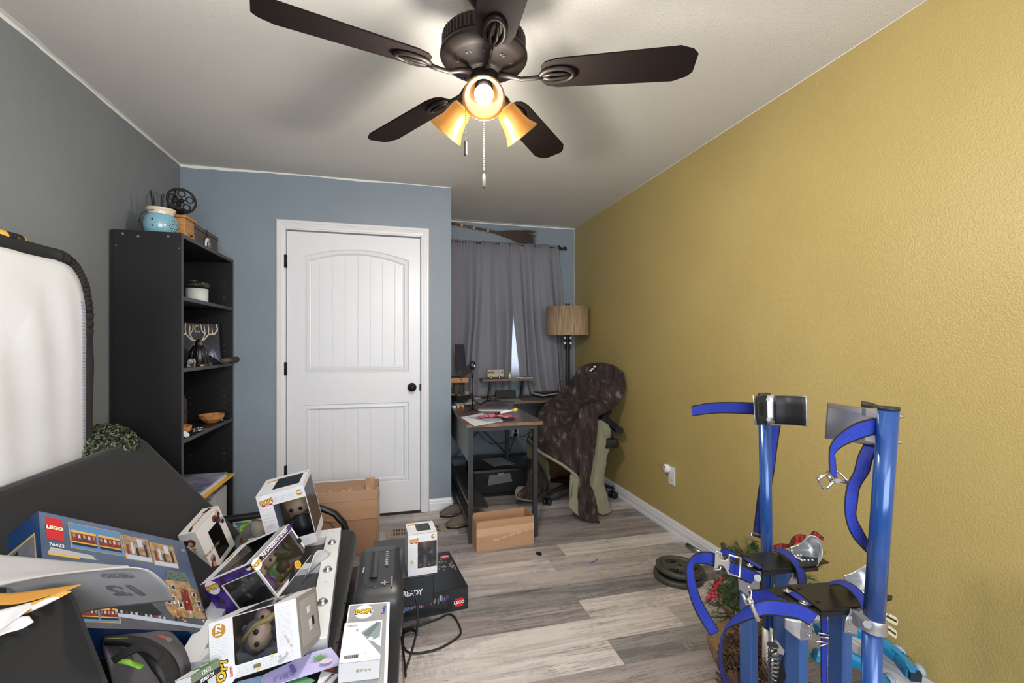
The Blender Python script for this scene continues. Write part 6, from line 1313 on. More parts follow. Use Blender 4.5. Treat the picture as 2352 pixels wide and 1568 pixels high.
obj('red_logo', MB().tube([(-0.644, 1.4823, 0.4288), (-0.6251, 1.4775, 0.4251)], .0035, 6), pm('logo_red', (190, 80, 70), .6), bpk)
# manual, envelopes over the upright back
man = thing('instruction_booklet', 'large curled white booklet with show-through number over the near futon back', 'booklet', (-0.6224, 1.1412, 0.7377))
obj('sheet', MB().patch([[(-0.9858, 1.3896, 0.7418), (-0.8477, 1.3334, 0.7407), (-0.7338, 1.2834, 0.7399), (-0.6021, 1.2083, 0.7501)], [(-0.8961, 1.2633, 0.7417), (-0.7849, 1.2347, 0.7474), (-0.6716, 1.1951, 0.7581), (-0.5614, 1.1616, 0.7662)], [(-0.8513, 1.2001, 0.7359), (-0.7496, 1.1791, 0.7552), (-0.6486, 1.1582, 0.7664), (-0.5446, 1.1367, 0.775)],
    [(-0.7973, 1.2069, 0.727), (-0.7254, 1.1884, 0.7456), (-0.6148, 1.1702, 0.7592), (-0.5104, 1.1433, 0.7592)], [(-0.8006, 1.2593, 0.6613), (-0.7226, 1.2496, 0.6753), (-0.6176, 1.2226, 0.6999), (-0.4983, 1.1918, 0.6999)], [(-0.8169, 1.3668, 0.5612), (-0.7276, 1.3438, 0.5912), (-0.63, 1.3187, 0.6041), (-0.5273, 1.2922, 0.6169)]], 30, 40), pm('booklet_white', (186, 184, 186), .4), man, solid=.0015)
obj('green_page', MB().slab([(-0.9365, 1.3201, 0.745), (-0.8517, 1.3138, 0.7399), (-0.8477, 1.3334, 0.7365), (-0.9858, 1.3896, 0.7503)], .002, nrm=(0, 0, 1)), pm('page_green', (130, 180, 104), .5), man)
shw = pm('show_through_grey', (128, 128, 130), .5)
UU = V((-0.6367, 1.2275, 0.6999))-V((-0.4983, 1.1918, 0.6999)); VV = V((-0.5649, 1.1574, 0.7592))-V((-0.63, 1.3187, 0.6062))
text('12', .085, frame((-0.5956, 1.2324, 0.679), UU, VV), shw, man, bold=.002)
text('LEGO', .026, frame((-0.5833, 1.1673, 0.7435), UU, VV), shw, man, bold=.0008)
env = pm('envelope_amber', (206, 146, 52), .55, bump=(60, .2, .001)); 
t = thing('envelope', 'torn open amber envelope with papers at the lower left edge', 'envelope', (-0.6663, 1.0802, 0.7414))
obj('back_flap', MB().patch([[(-0.8334, 1.1749, 0.7377), (-0.764, 1.1673, 0.7323), (-0.703, 1.1516, 0.7395), (-0.6205, 1.1201, 0.7555)], [(-0.7886, 1.1117, 0.7397), (-0.7152, 1.0928, 0.7431), (-0.6821, 1.0946, 0.7459), (-0.6257, 1.1007, 0.7573)]], 16, 6), env, t, solid=.001)
obj('front_flap', MB().patch([[(-0.7707, 1.0864, 0.7364), (-0.699, 1.068, 0.7488), (-0.6663, 1.0802, 0.7515), (-0.6314, 1.0919, 0.7593)], [(-0.7438, 1.0485, 0.7224), (-0.6827, 1.0431, 0.7402), (-0.6432, 1.0536, 0.7512), (-0.612, 1.0766, 0.763)]], 16, 6), pm('envelope_light', (224, 176, 86), .55), t, solid=.001)
for pts, lab in (([[(-0.7528, 1.0612, 0.7402), (-0.7145, 1.0616, 0.7488), (-0.691, 1.0659, 0.7512), (-0.6748, 1.0721, 0.7521)], [(-0.7169, 1.0106, 0.7374), (-0.6808, 1.0117, 0.735), (-0.6592, 1.0267, 0.7526), (-0.6546, 1.0462, 0.7553)]], 'white folded letter pulled from the amber envelope'), ([[(-0.699, 0.9854, 0.7315), (-0.6724, 0.9992, 0.7428), (-0.6508, 1.0039, 0.7582), (-0.6391, 1.0112, 0.7561)], [(-0.6811, 0.9601, 0.7301), (-0.6472, 0.9617, 0.7528), (-0.6274, 0.9773, 0.7521), (-0.6146, 0.9843, 0.7581)]], 'white rounded card lying lowest under amber envelope')):
    obj('letter', MB().patch(pts, 16, 6), K['paper'], label=lab, cat='paper', solid=.0012)
obj('white_pen', MB().tube([(-0.6423, 1.0224, 0.7637), (-0.6278, 1.0393, 0.7667), (-0.6153, 1.0464, 0.7677)], [.0045, .005, .002], 10), K['white'], label='thin white rolled slip sticking out of the amber envelope', cat='paper')

# ------------------------------------------------------------------ shredder and boxes on the floor
sh = thing('paper_shredder', 'black paper shredder with feed slot standing before the futon', 'shredder', (-.05, 1.77, 0))
sp_ = pm('shredder_black', (44, 45, 48), .38, bump=(200, .12, .0004)); sx0, sx1, sy0, sy1 = -.136, .028, 1.60, 1.955
def rrect(x0, y0, x1, y1, r_, n=5):
    out = []
    for cx2, cy2, a0 in ((x1-r_, y0+r_, -PI/2), (x1-r_, y1-r_, 0), (x0+r_, y1-r_, PI/2), (x0+r_, y0+r_, PI)):
        for i in range(n+1): a = a0+PI/2*i/n; out.append((cx2+r_*math.cos(a), cy2+r_*math.sin(a)))
    return out
def loft(mb, rings, m=0):
    n = len(rings[0]); vs = [p for r_ in rings for p in r_]
    mb.add(vs, [(k*n+i, k*n+(i+1) % n, (k+1)*n+(i+1) % n, (k+1)*n+i) for k in range(len(rings)-1) for i in range(n)], m, True)
    mb.add(rings[-1], [tuple(range(n))], m); mb.add(rings[0], [tuple(range(n))[::-1]], m); return mb
def ringz(x0, y0, x1, y1, r_, zf): return [(x, y, zf(x, y)) for x, y in rrect(x0, y0, x1, y1, r_)]
obj('bin', loft(MB(), [ringz(sx0+.018, sy0+.02, sx1-.018, sy1-.02, .025, lambda x, y: 0), ringz(sx0+.006, sy0+.008, sx1-.006, sy1-.008, .03, lambda x, y: .31)]), sp_, sh)
hz = lambda y: .418-.030*max(0, (sy0+.10-y)/.10)**1.6
obj('head', loft(MB(), [ringz(sx0, sy0, sx1, sy1, .034, lambda x, y: .305-.02*math.cos((y-sy0)/.355*PI)), ringz(sx0-.002, sy0-.004, sx1+.002, sy1, .036, lambda x, y: .35), ringz(sx0, sy0, sx1, sy1, .034, lambda x, y: hz(y)-.016), ringz(sx0+.012, sy0+.014, sx1-.012, sy1-.012, .03, lambda x, y: hz(y)), ringz(sx0+.03, sy0+.05, sx1-.03, sy1-.04, .02, lambda x, y: hz(y)+.002)]), sp_, sh)
obj('feed_slot', MB().box((sx0+.048, sy0+.09, .4195), (sx0+.060, sy1-.06, .4215)), K['ink'], sh)
obj('slot_lip', MB().box((sx0+.060, sy0+.09, .418), (sx0+.075, sy1-.06, .4222)).box((sx0+.048, sy1-.06, .418), (sx1-.04, sy1-.05, .4222)), K['dark_plastic'], sh, bevel=.001)
for i in range(7): obj('warning_icon', MB().prism([(sx1-.058+x, sy0+.175+.018*i+y) for x, y in circ(0, 0, .006, 14)], .4205, .4212), K['grey_paper'], sh)
obj('icon_print', MB().box((sx1-.075, sy0+.05, .4135), (sx1-.050, sy0+.056, .4142)).box((sx1-.065, sy0+.04, .4125), (sx1-.060, sy0+.07, .415)).box((sx1-.04, sy0+.03, .409), (sx1-.036, sy0+.09, .4155)).box((sx0+.022, sy0+.13, .4205), (sx0+.028, sy0+.17, .421)), K['grey_paper'], sh)
obj('switch_arc', MB().tube([(sx1-.095+.04*math.cos(PI*(1+i/10)), sy0+.055+.012*math.sin(PI*(1+i/10)), .407) for i in range(11)], .0025, 6), K['ink'], sh)
obj('switch_knob', MB().box((sx1-.100, sy0+.038, .404), (sx1-.088, sy0+.056, .411)), K['dark_plastic'], sh, bevel=.002)
for x in (sx0+.062, sx0+.092): obj('indicator', MB().box((x, sy1-.035, .4165), (x+.010, sy1-.031, .4172)), K['grey_paper'], sh)
cord([(sx1, sy0+.10, .36), (sx1+.02, sy0+.08, .36), (sx1+.045, sy0+.07, .34), (sx1+.05, sy0+.05, .25), (sx1+.03, sy0+.05, .16), (sx1+.008, sy0+.02, .12), (sx1+.01, 1.70, .05), (0.0382, 2.0159, 0.006), (0.1177, 2.0522, 0.006), (0.193, 2.0792, 0.006), (0.2388, 2.1019, 0.006), (0.2645, 2.0676, 0.006), (0.277, 1.973, 0.006), (0.2553, 1.9238, 0.006), (0.1776, 1.8752, 0.006), (0.0984, 1.8657, 0.006), (0.0528, 1.8828, 0.006), (0.033, 1.9291, 0.006), (0.0269, 1.9886, 0.006)], .0042, 'thick black power cord curling over floor from the shredder', 'cord', 'long_cable')
# castle box, READY box, 178 box
ck = pm('black_gloss_card', (30, 33, 38), .35, coat=.3)
a8 = math.radians(6.5); R8 = [[math.cos(a8), -math.sin(a8), 0], [math.sin(a8), math.cos(a8), 0], [0, 0, 1]]
fr = V((.335, 2.135, 0)); ctr = fr+V((-math.cos(a8), -math.sin(a8), 0))*.27+V((-math.sin(a8), math.cos(a8), 0))*.197; ctr.z = .0525
b = Carton('building_set_box', 'black building set box with castle print flat on the floor', 'box', (.54, .394, .104), ctr, R8)
for f in ('front', 'back', 'left', 'right', 'top', 'bottom'): b.panel(f, ck)
f = 'top'; b.rect(f, .90, .80, .965, .90, K['red_ink'], z=.0005); b.text(f, 'LEGO', .932, .85, .018, K['white'], bold=.0006); b.text(f, 'CASTLE EDITION', .80, .30, .011, pm('dull_gold', (96, 92, 78), .5), tilt=.15)
for i in range(30): u = rn.uniform(.80, .97); v_ = rn.uniform(.44, .76); b.rect(f, u, v_, u+.012, v_+rn.uniform(.02, .06), rn.choice([K['grey_ink'], K['violet'], tanp, pm('castle_grey', (130, 126, 116), .5)]), z=.0005+.0001*i)
f = 'front'; b.rect(f, .845, .26, .91, .62, K['red_ink'], z=.0005) if False else b.rect(f, .885, .18, .955, .55, K['red_ink'], z=.0005); b.text(f, 'LEGO', .920, .365, .020, K['white'], bold=.0006)
for i in range(60): u = rn.uniform(.30, .82); v_ = .55+.35*(u-.3)+rn.uniform(-.12, .02); b.rect(f, u, v_-.1, u+.010, v_+rn.uniform(.02, .14), rn.choice([K['grey_ink'], K['violet'], tanp, pm('castle_grey', (130, 126, 116), .5), maroon, picb]), z=.0005+.00005*i)
b.done()
b = Carton('ready_box', 'black box lettered READY stacked behind the shredder', 'box', (.27, .43, .124), (.030, 2.245, .168), [[1, 0, 0], [0, 1, 0], [0, 0, 1]])
for f in ('front', 'back', 'left', 'right', 'bottom'): b.panel(f, pm('ready_navy_black', (30, 36, 44), .4) if f != 'right' else K['carton_kraft'])
b.panel('top', pm('ready_top', (66, 70, 76), .5)); b.text('front', 'READY', .665, .46, .0335, K['white'], bold=.0012, sx=.8)
b.rect('right', .0, .9, 1, 1, K['ink'], z=.0005); b.done()
b = Carton('collectible_box', 'white windowed toy box marked 178 standing on the READY box', 'toy box', (.128, .135, .183), (.114, 2.110, .3225), R8[:0] or [[.9976, -.07, 0], [.07, .9976, 0], [0, 0, 1]], 'windowed toy boxes')
b.panel('front', W_, (.33, .17, .985, .80)); b.panel('right', W_, (.02, .12, .98, .92)); b.panel('top', W_, (.33, .22, .82, .86)); b.panel('left', W_); b.panel('back', W_, (.2, .2, .8, .8)); b.panel('bottom', K['carton_kraft'])
b.pop('front', .21, .85, .0175, tilt=.1, sub='MINIS'); b.badge('front', '178', .86, .90, .0095); b.pop('top', .20, .80, .016, tilt=.2); b.disc('top', .88, .90, .004, pm('logo_blue', (60, 100, 170), .4))
for i in range(9): b.line('front', .05, .28, .66-.06*i, 4, K['grey_ink'], seed=i, hh=.008)
b.rect('front', .10, .30, .18, .38, pm('lime_tag', (170, 186, 110), .5), z=.0008); b.line('front', .35, .95, .06, 12, K['grey_ink'], hh=.006); b.line('front', .38, .76, .89, 8, K['grey_ink'], seed=3, hh=.006)
figure(b.root, (.018, .0, -.085), I3, 1.15, pm('toy_copper', (150, 86, 44), .35), pm('toy_bronze', (112, 70, 46), .35), DRK, 9)
mb = MB()
for i in range(22): a = 2*PI*i/22; mb.ball((.018+.036*math.cos(a), .036*math.sin(a), -.066+.004*(i % 2)), .007, 6, i % 2)
obj('copper_base', mb, [ORN, pm('toy_blue_black', (40, 40, 70), .4)], b.root, world=False); b.done()
obj('plastic_wrap', MB().patch([[(0.0334, 2.058, 0.004), (0.0707, 2.0547, 0.004), (0.0977, 2.0287, 0.004)], [(0.0326, 2.0075, 0.012), (0.0631, 1.9927, 0.02), (0.0926, 1.9986, 0.008)], [(0.0341, 1.9899, 0.004), (0.0668, 1.9935, 0.004), (0.0994, 1.9881, 0.004)]], 12, 12, disp=.012, dscale=40), clear_mat('clear_plastic'), label='scrap of clear plastic wrap on the floor by shredder', cat='wrap', solid=.0004)
obj('black_scrap', MB().slab([(0.8125, 2.5937, 0.006), (0.8288, 2.5936, 0.012), (0.8463, 2.5805, 0.008), (0.8385, 2.5567, 0.004), (0.8145, 2.5744, 0.004)], .003, nrm=(0, 0, 1)), K['ink'], label='torn black scrap on the floor before the cardboard box', cat='scrap')
cord([(1.0705, 2.4048, 0.003), (1.0919, 2.4047, 0.003), (1.1155, 2.4149, 0.003), (1.1487, 2.445, 0.003)], .0016, 'short blue thread lying on the plank floor', 'thread', 'blue_thread', pm('blue_thread', (50, 64, 170), .6))
# white printer-box on the grey toy box
NM = [[.9982, .013, .0593], [-.0004, .9782, -.2075], [-.0607, .2071, .9764]]
b = Carton('gadget_box', 'white gadget box lettered NELKO on top of the grey box', 'box', (.1034, .1325, .06), (-.0891, 1.3128, .4084), NM)
for f in ('front', 'back', 'left', 'right', 'top', 'bottom'): b.panel(f, pm('smooth_white_card', (228, 228, 232), .35))
f = 'top'; b.text(f, 'NELKO', .22, .90, .0085, K['grey_paper'], bold=.0002); b.text(f, 'FC', .62, .17, .006, K['grey_ink'])
b.poly(f, [(.46, .70), (.56, .60), (.99, .12), (.99, .30), (.74, .48), (.95, .55), (.97, .95), (.86, .96)], pm('gadget_render_grey', (126, 140, 144), .4), z=.0005); b.poly(f, [(.52, .66), (.66, .58), (.92, .90), (.86, .95)], pm('gadget_dark', (96, 110, 114), .4), z=.0007); b.disc(f, .72, .52, .006, K['white'], z=.0009)
b.line(f, .10, .50, .85, 8, K['grey_ink'], hh=.002); b.rect(f, .32, .74, .38, .80, K['grey_paper'])
for i in range(6): b.line(f, .10, .36, .56-.035*i, 4, K['grey_ink'], seed=i, hh=.0016)
for i in range(24): b.rect(f, .10+.0145*i, .09, .10+.0145*i+.008*(1+(i*7 % 3)*.4), .17, K['ink'])
for ch, cl, u in (('N', pm('nelko_tan', (180, 150, 100), .5), .74), ('E', pm('nelko_tan', (180, 150, 100), .5), .66), ('L', pm('nelko_tan', (180, 150, 100), .5), .60), ('K', pm('nelko_olive', (170, 160, 90), .5), .54), ('O', G1, .46)): b.text('front', ch, 1-u+.0, .45, .011, cl, rot=2, bold=.0002)
b.done()
b = Carton('collectible_box', 'grey lidded toy box with red logo beneath the white NELKO box', 'toy box', (.125, .30, .17), (-.085, 1.3918, .3061), NM)
for f, m_ in (('front', W_), ('back', W_), ('left', W_), ('right', K['carton_kraft']), ('bottom', W_), ('top', pm('pop_lid_grey', (150, 150, 154), .45))): b.panel(f, m_)
f = 'top'; b.rect(f, 0, .0, .03, 1, K['white']); b.rect(f, .93, .0, 1, 1, K['white']); b.rect(f, 0, .985, 1, 1, K['white']); b.rect(f, .18, .855, .58, .915, K['red_ink'], z=.0006); b.pop(f, .38, .885, .024, tilt=.05); b.text(f, 'Funko', .86, .89, .014, pm('funko_blue', (50, 80, 150), .4), tilt=1.5, bold=.0004)
f = 'right'; b.rect(f, 0, .55, .55, .8, pm('side_green', (60, 100, 70), .5)); b.rect(f, 0, 0, .5, .55, K['gold_ink']); b.rect('front', 0, 0, 1, .5, pm('front_orange', (220, 130, 40), .5)); b.done()
obj('storage_crate', MB().box((-.155, 1.14, 0), (-.02, 1.42, .19)), K['cardboard'], label='plain cardboard box on the floor under the grey toy box', cat='box', bevel=.003)
# ------------------------------------------------------------------ outlet with night light, right wall
t = thing('wall_outlet', 'white outlet with round plug-in detector on the ochre wall', 'outlet', (1.785, 2.66, .3))
obj('plate', MB().box((1.779, 2.628, .318), (1.785, 2.700, .436)), K['white_paint'], t, bevel=.002)
obj('plug_disc', MB().lathe([(.001, 0), (.026, 0), (.028, .006), (.028, .022), (.022, .028), (.001, .029)], n=28, M=frame((1.779, 2.700, .418), (0, -1, 0), (0, 0, 1))), K['white'], t)
obj('sensor_lens', MB().box((1.748, 2.69, .425), (1.751, 2.708, .432)), K['ink'], t)
obj('socket', MB().box((1.7775, 2.648, .335), (1.779, 2.678, .362)), pm('socket_face', (206, 206, 208), .4), t, bevel=.001)
obj('nail', MB().tube([(1.785, 2.8334, 0.7476), (1.770, *(1.785, 2.8334, 0.7476)[1:])], .002, 6), K['steel'], label='tiny nail sticking out of the ochre wall', cat='nail')

# ------------------------------------------------------------------ drywall stilts
BLU = pm('stilt_blue_paint', (30, 74, 142), .24, .2, coat=.5); BLT = pm('stilt_strut_blue', (64, 104, 172), .34, .55, coat=.2)
WEB = pm('blue_webbing', (26, 52, 168), .65, bump=(520, 1.0, .0012), var=(260, (18, 38, 134), .2)); EDG = pm('webbing_black_edge', (20, 20, 24), .85, bump=(420, .8, .001))
PLT = pm('black_plate', (38, 38, 38), .35, .3); RUB = pm('black_pad', (28, 28, 30), .55)
def strap(pairs, parent, n=70, cols=10, th=.0018, name='strap'): return ribbon(name, pairs, [WEB, EDG], parent, n, cols, th, 1)
def both(lst, t0, t1=None): return lst
s1 = thing('drywall_stilt', 'farther blue drywall stilt with strap flung out to the left', 'stilt', (1.15, 1.12, 0), group=None)
s2 = thing('drywall_stilt', 'nearer blue drywall stilt with silver calf cuff facing left', 'stilt', (1.0, .82, 0))
def strut(pt, x, y, wx, wy, z0, z1):
    c = [(x, y), (x+wx, y), (x+wx, y+wy), (x, y+wy)]
    return obj('strut', MB().prism([(x+a*wx, y+b_*wy) for a, b_ in ((.12, 0), (.88, 0), (1, .1), (1, .9), (.88, 1), (.12, 1), (0, .9), (0, .1))], z0, z1), BLT, pt, bevel=.001)
strut(s1, .963, 1.064, .026, .046, .05, .585); strut(s1, 1.150, 1.130, .026, .046, .05, .585)
strut(s2, .933, .875, .026, .046, .05, .60); strut(s2, 1.069, .881, .030, .044, .05, .60)
for st_, x0, x1, y0, y1 in ((s1, .93, 1.24, 1.05, 1.19), (s2, .90, 1.16, .80, .94)):
    obj('foot_plate', MB().prism(rrect(x0, y0, x1, y1, .03), 0, .012), RUB, st_)
    obj('lower_bridge', MB().box((x0+.02, y0+.02, .03), (x1-.02, y1-.02, .055)), K['alu'], st_, bevel=.003)
def tubep(st_, a, b, r_, m=BLU, nm='leg_tube', n=26): return obj(nm, MB().tube([a, b], r_, n), m, st_)
# far stilt
T1a, T1b = (1.1395, 1.2039, 1.0785), (1.1529, 1.2005, 0.3459)
tubep(s1, T1a, T1b, .0176); obj('tube_cap', MB().tube([(1.1395, 1.2039, 1.091), (1.1395, 1.2039, 1.084)], .0182, 20), RUB, s1)
obj('inner_tube', MB().tube([(1.1476, 1.2019, 0.3459), ((1.1476, 1.2019, 0.3459)[0], (1.1476, 1.2019, 0.3459)[1], .05)], .013, 16), pm('pale_aluminium', (196, 190, 182), .4, .6), s1)
obj('inner_tube', MB().tube([(1.1463, 1.1815, 0.3583), ((1.1463, 1.1815, 0.3583)[0], (1.1463, 1.1815, 0.3583)[1], .05)], .006, 12), K['steel'], s1)
# far cuff: curved aluminium band with black pad facing the camera
obj('calf_cuff', MB().patch([[(1.0436, 1.146, 1.0942), (1.0743, 1.1691, 1.0896), (1.1093, 1.1807, 1.0887), (1.1383, 1.1733, 1.0901), (1.1716, 1.1441, 1.0909), (1.1748, 1.0813, 1.095)], [(1.0487, 1.1447, 1.0038), (1.0782, 1.1681, 0.9985), (1.112, 1.1801, 0.9977), (1.1422, 1.1723, 0.9977), (1.1742, 1.1434, 0.9998), (1.176, 1.081, 1.0052)]], 30, 4), K['alu'], s1, solid=.0025)
obj('cuff_pad', MB().patch([[(1.1397, 1.1646, 1.0883), (1.1675, 1.1369, 1.0898), (1.1675, 1.079, 1.0929)], [(1.141, 1.1643, 1.0004), (1.1687, 1.1365, 1.0026), (1.1688, 1.0787, 1.0085)]], 14, 3), RUB, s1, solid=.004)
obj('cuff_pad', MB().patch([[(1.0653, 1.1559, 1.0913), (1.095, 1.1689, 1.089), (1.1133, 1.1694, 1.0898)], [(1.0679, 1.1553, 1.0025), (1.0976, 1.1683, 1.0003), (1.1146, 1.169, 0.9994)]], 10, 3), RUB, s1, solid=.005)
for y_ in (917, 963): pass
obj('cuff_bolt', MB().tube([(1.1198, 1.1677, 1.0763), (1.1119, 1.1594, 1.0775)], .0055, 12), K['screw'], s1); obj('cuff_bolt', MB().tube([(1.1211, 1.1674, 1.0143), (1.1132, 1.1591, 1.0159)], .0055, 12), K['screw'], s1)
strap([((1.1023, 1.2032, 1.0631), (1.1023, 1.2032, 1.0245)), ((1.0509, 1.2061, 1.0657), (1.0509, 1.2061, 1.0288)), ((0.977, 1.1942, 1.0695), (0.977, 1.1942, 1.0347)), ((0.9116, 1.18, 1.0706), (0.9116, 1.18, 1.0366)), ((0.8457, 1.166, 1.0655), (0.8482, 1.1654, 1.0347))], s1)
strap([((1.1778, 1.2354, 0.9826), (1.2234, 1.2236, 0.9812)), ((1.1816, 1.2447, 0.9034), (1.2205, 1.2347, 0.9034)), ((1.1718, 1.2472, 0.8316), (1.2108, 1.2372, 0.8244)), ((1.1593, 1.2505, 0.7598), (1.1983, 1.2404, 0.7527)), ((1.1433, 1.2443, 0.6918), (1.1806, 1.2347, 0.6832)), ((1.1326, 1.2419, 0.6354), (1.1698, 1.2323, 0.6197))], s1)
bk = obj('buckle_plate', MB().slab([(1.1274, 1.238, 0.6332), (1.1658, 1.2281, 0.619), (1.1658, 1.2281, 0.6105), (1.126, 1.2384, 0.6247)], .002, nrm=(-.5, -.85, 0)), K['steel'], s1)
obj('buckle_wire', MB().tube([(1.126, 1.2384, 0.636), (1.1206, 1.2398, 0.6218), (1.1219, 1.2394, 0.6119), (1.1356, 1.2359, 0.6077), (1.1699, 1.2271, 0.5992)], .0022, 8), K['steel'], s1)
# far platform
z1_ = .618
obj('toe_plate', MB().slab([(0.9686, 1.1707, 0.612), (1.029, 1.1701, 0.612), (1.0217, 1.0685, 0.612), (0.9796, 1.0614, 0.612)][::1], .004, nrm=(0, 0, 1)), PLT, s1, bevel=.001)
obj('main_plate', MB().slab([(1.0033, 1.1497, 0.62), (1.0959, 1.1377, 0.62), (1.2142, 1.0638, 0.62), (1.2118, 1.0423, 0.62), (1.0838, 1.0408, 0.62), (0.9924, 1.0516, 0.62)][::-1], .005, nrm=(0, 0, 1)), PLT, s1, bevel=.001)
obj('under_plate', MB().slab([(1.0245, 1.1404, 0.61), (1.1018, 1.1439, 0.61), (1.1816, 1.0773, 0.61), (1.1709, 1.0395, 0.61), (1.0926, 1.0493, 0.61), (0.9986, 1.0581, 0.61)][::-1], .010, nrm=(0, 0, 1)), RUB, s1)
for p_ in ((1.0097, 1.1256, 0.621), (1.0088, 1.0737, 0.621)): obj('slot', MB().cbox(p_, (.010, .004, .001)), K['ink'], s1)
for st_, rows in ((s1, [[(1.1419, 1.1104, 0.6411), (1.1623, 1.0948, 0.6546), (1.1772, 1.0806, 0.6821), (1.1894, 1.0672, 0.6875), (1.2079, 1.0624, 0.6735)], [(1.1528, 1.1179, 0.6288), (1.1932, 1.1178, 0.6296), (1.2213, 1.1106, 0.6402), (1.2263, 1.0887, 0.6463), (1.2104, 1.0618, 0.6519)], [(1.1482, 1.1088, 0.6229), (1.1871, 1.1091, 0.6157), (1.2163, 1.1016, 0.6183), (1.2198, 1.08, 0.621), (1.2013, 1.0538, 0.6286)], [(1.1278, 1.083, 0.6277), (1.1438, 1.0686, 0.6185), (1.1545, 1.0555, 0.6157), (1.1646, 1.0477, 0.6144), (1.1722, 1.0406, 0.6168)]]),
                  (s2, [[(1.1359, 0.9364, 0.6437), (1.1613, 0.9299, 0.6517), (1.1777, 0.9153, 0.6725), (1.1851, 0.9031, 0.6807), (1.1862, 0.8822, 0.6805)], [(1.1465, 0.944, 0.6306), (1.183, 0.9449, 0.6255), (1.2088, 0.9383, 0.6313), (1.2186, 0.9151, 0.6369), (1.2, 0.8786, 0.6463)], [(1.134, 0.9266, 0.6307), (1.1668, 0.9284, 0.6198), (1.1943, 0.9214, 0.6141), (1.2014, 0.8989, 0.618), (1.1928, 0.8701, 0.6275)], [(1.1116, 0.9014, 0.6397), (1.123, 0.8881, 0.6319), (1.1394, 0.8735, 0.6221), (1.1552, 0.8643, 0.612), (1.1656, 0.8565, 0.6127)]])):
    obj('heel_cup', MB().patch(rows, 24, 20), K['polished'], st_, solid=.0025)
for p_ in ((1.137, 1.0858, 0.6267), (1.1456, 1.0836, 0.628), (1.1543, 1.0814, 0.628), (1.1511, 1.0667, 0.621), (1.1621, 1.0639, 0.621), (1.1687, 1.057, 0.6234)): obj('rivet', MB().ball(p_, .0035, 8), K['polished'], s1)
strap([((1.0804, 1.1056, 0.6372), (1.1293, 1.1343, 0.6296)), ((1.0686, 1.0673, 0.6479), (1.1247, 1.1045, 0.6378)), ((1.0723, 1.0457, 0.6424), (1.129, 1.0827, 0.629)), ((1.0793, 1.0336, 0.6276), (1.1315, 1.0615, 0.617)), ((1.082, 1.0277, 0.6107), (1.1337, 1.0506, 0.6031)), ((1.0801, 1.023, 0.5782), (1.1309, 1.0409, 0.5661))], s1)
strap([((0.9822, 1.1186, 0.6235), (0.9902, 1.1208, 0.6235)), ((0.9804, 1.0783, 0.6235), (0.9967, 1.0847, 0.6235)), ((0.9801, 1.0525, 0.6235), (0.9961, 1.0586, 0.6235))], s1)
strap([((0.8446, 1.063, 0.6778), (0.8435, 1.0633, 0.641)), ((0.815, 1.0603, 0.6871), (0.815, 1.0603, 0.6518)), ((0.7771, 1.0494, 0.6915), (0.788, 1.0569, 0.6589)), ((0.7403, 1.0279, 0.6894), (0.7587, 1.0335, 0.6699)), ((0.7192, 1.0127, 0.6755), (0.7438, 1.0167, 0.6673)), ((0.7203, 1.0124, 0.6422), (0.7492, 1.0153, 0.637)), ((0.7362, 1.0186, 0.5923), (0.7666, 1.0211, 0.5923)), ((0.7611, 1.0225, 0.5415), (0.7951, 1.0241, 0.5435)), ((0.7995, 1.023, 0.4843), (0.8216, 1.0173, 0.498))], s1, 90)
strap([((0.8676, 1.0674, 0.6828), (0.8909, 1.0821, 0.6774)), ((0.8745, 1.0553, 0.6624), (0.8699, 1.0565, 0.6303)), ((0.8965, 1.0548, 0.6517), (0.8919, 1.056, 0.6136)), ((0.9244, 1.0528, 0.6409), (0.9186, 1.0543, 0.6015)), ((0.9785, 1.0492, 0.6132), (0.9502, 1.0513, 0.5869))][1:], s1)
strap([((0.8804, 1.0848, 0.6726), (0.8804, 1.0848, 0.658)), ((0.905, 1.0991, 0.6685), (0.9074, 1.0985, 0.6475)), ((0.9433, 1.0996, 0.6528), (0.9433, 1.0996, 0.6255))], s1, 20)
BKM = pm('nickel_buckle', (196, 190, 184), .38, .7)
obj('buckle', MB().slab([(0.8355, 1.0499, 0.687), (0.8446, 1.0475, 0.6776), (0.8492, 1.0463, 0.6671), (0.8628, 1.0428, 0.6647), (0.8707, 1.0408, 0.6718), (0.8741, 1.0399, 0.66), (0.8719, 1.0405, 0.6401), (0.8651, 1.0423, 0.6354), (0.8582, 1.044, 0.6495), (0.8458, 1.0472, 0.653), (0.8423, 1.0481, 0.6448), (0.8333, 1.0504, 0.6425)], .003, nrm=(-.45, -.89, 0)), BKM, s1, bevel=.0008)
obj('buckle_wire', MB().tube([(0.8515, 1.0509, 0.6647), (0.8549, 1.05, 0.6824), (0.8446, 1.0527, 0.6859), (0.8401, 1.0538, 0.6883)], .0028, 8).tube([(0.8526, 1.0506, 0.6471), (0.8515, 1.0509, 0.6388), (0.8355, 1.055, 0.6388)], .0028, 8), BKM, s1)
obj('square_ring', MB().tube([(0.8707, 1.0408, 0.6706), (0.8719, 1.0405, 0.68), (0.9014, 1.0329, 0.6718), (0.8991, 1.0335, 0.6202), (0.8685, 1.0414, 0.6307), (0.8673, 1.0417, 0.6366)], .0030, 8), BKM, s1)
obj('side_bracket', MB().slab([(0.9216, 1.0659, 0.6049), (0.9239, 1.0653, 0.5687), (0.9532, 1.0578, 0.5458), (0.9567, 1.0569, 0.5772), (0.9415, 1.0608, 0.588)], .004, nrm=(-1, -.2, 0)), K['alu'], s1)
obj('side_bracket', MB().slab([(0.9517, 1.0561, 0.6204), (0.9493, 1.0567, 0.5698), (0.9773, 1.0495, 0.5698), (0.982, 1.0483, 0.618)], .004, nrm=(0, -1, 0)), K['alu'], s1)
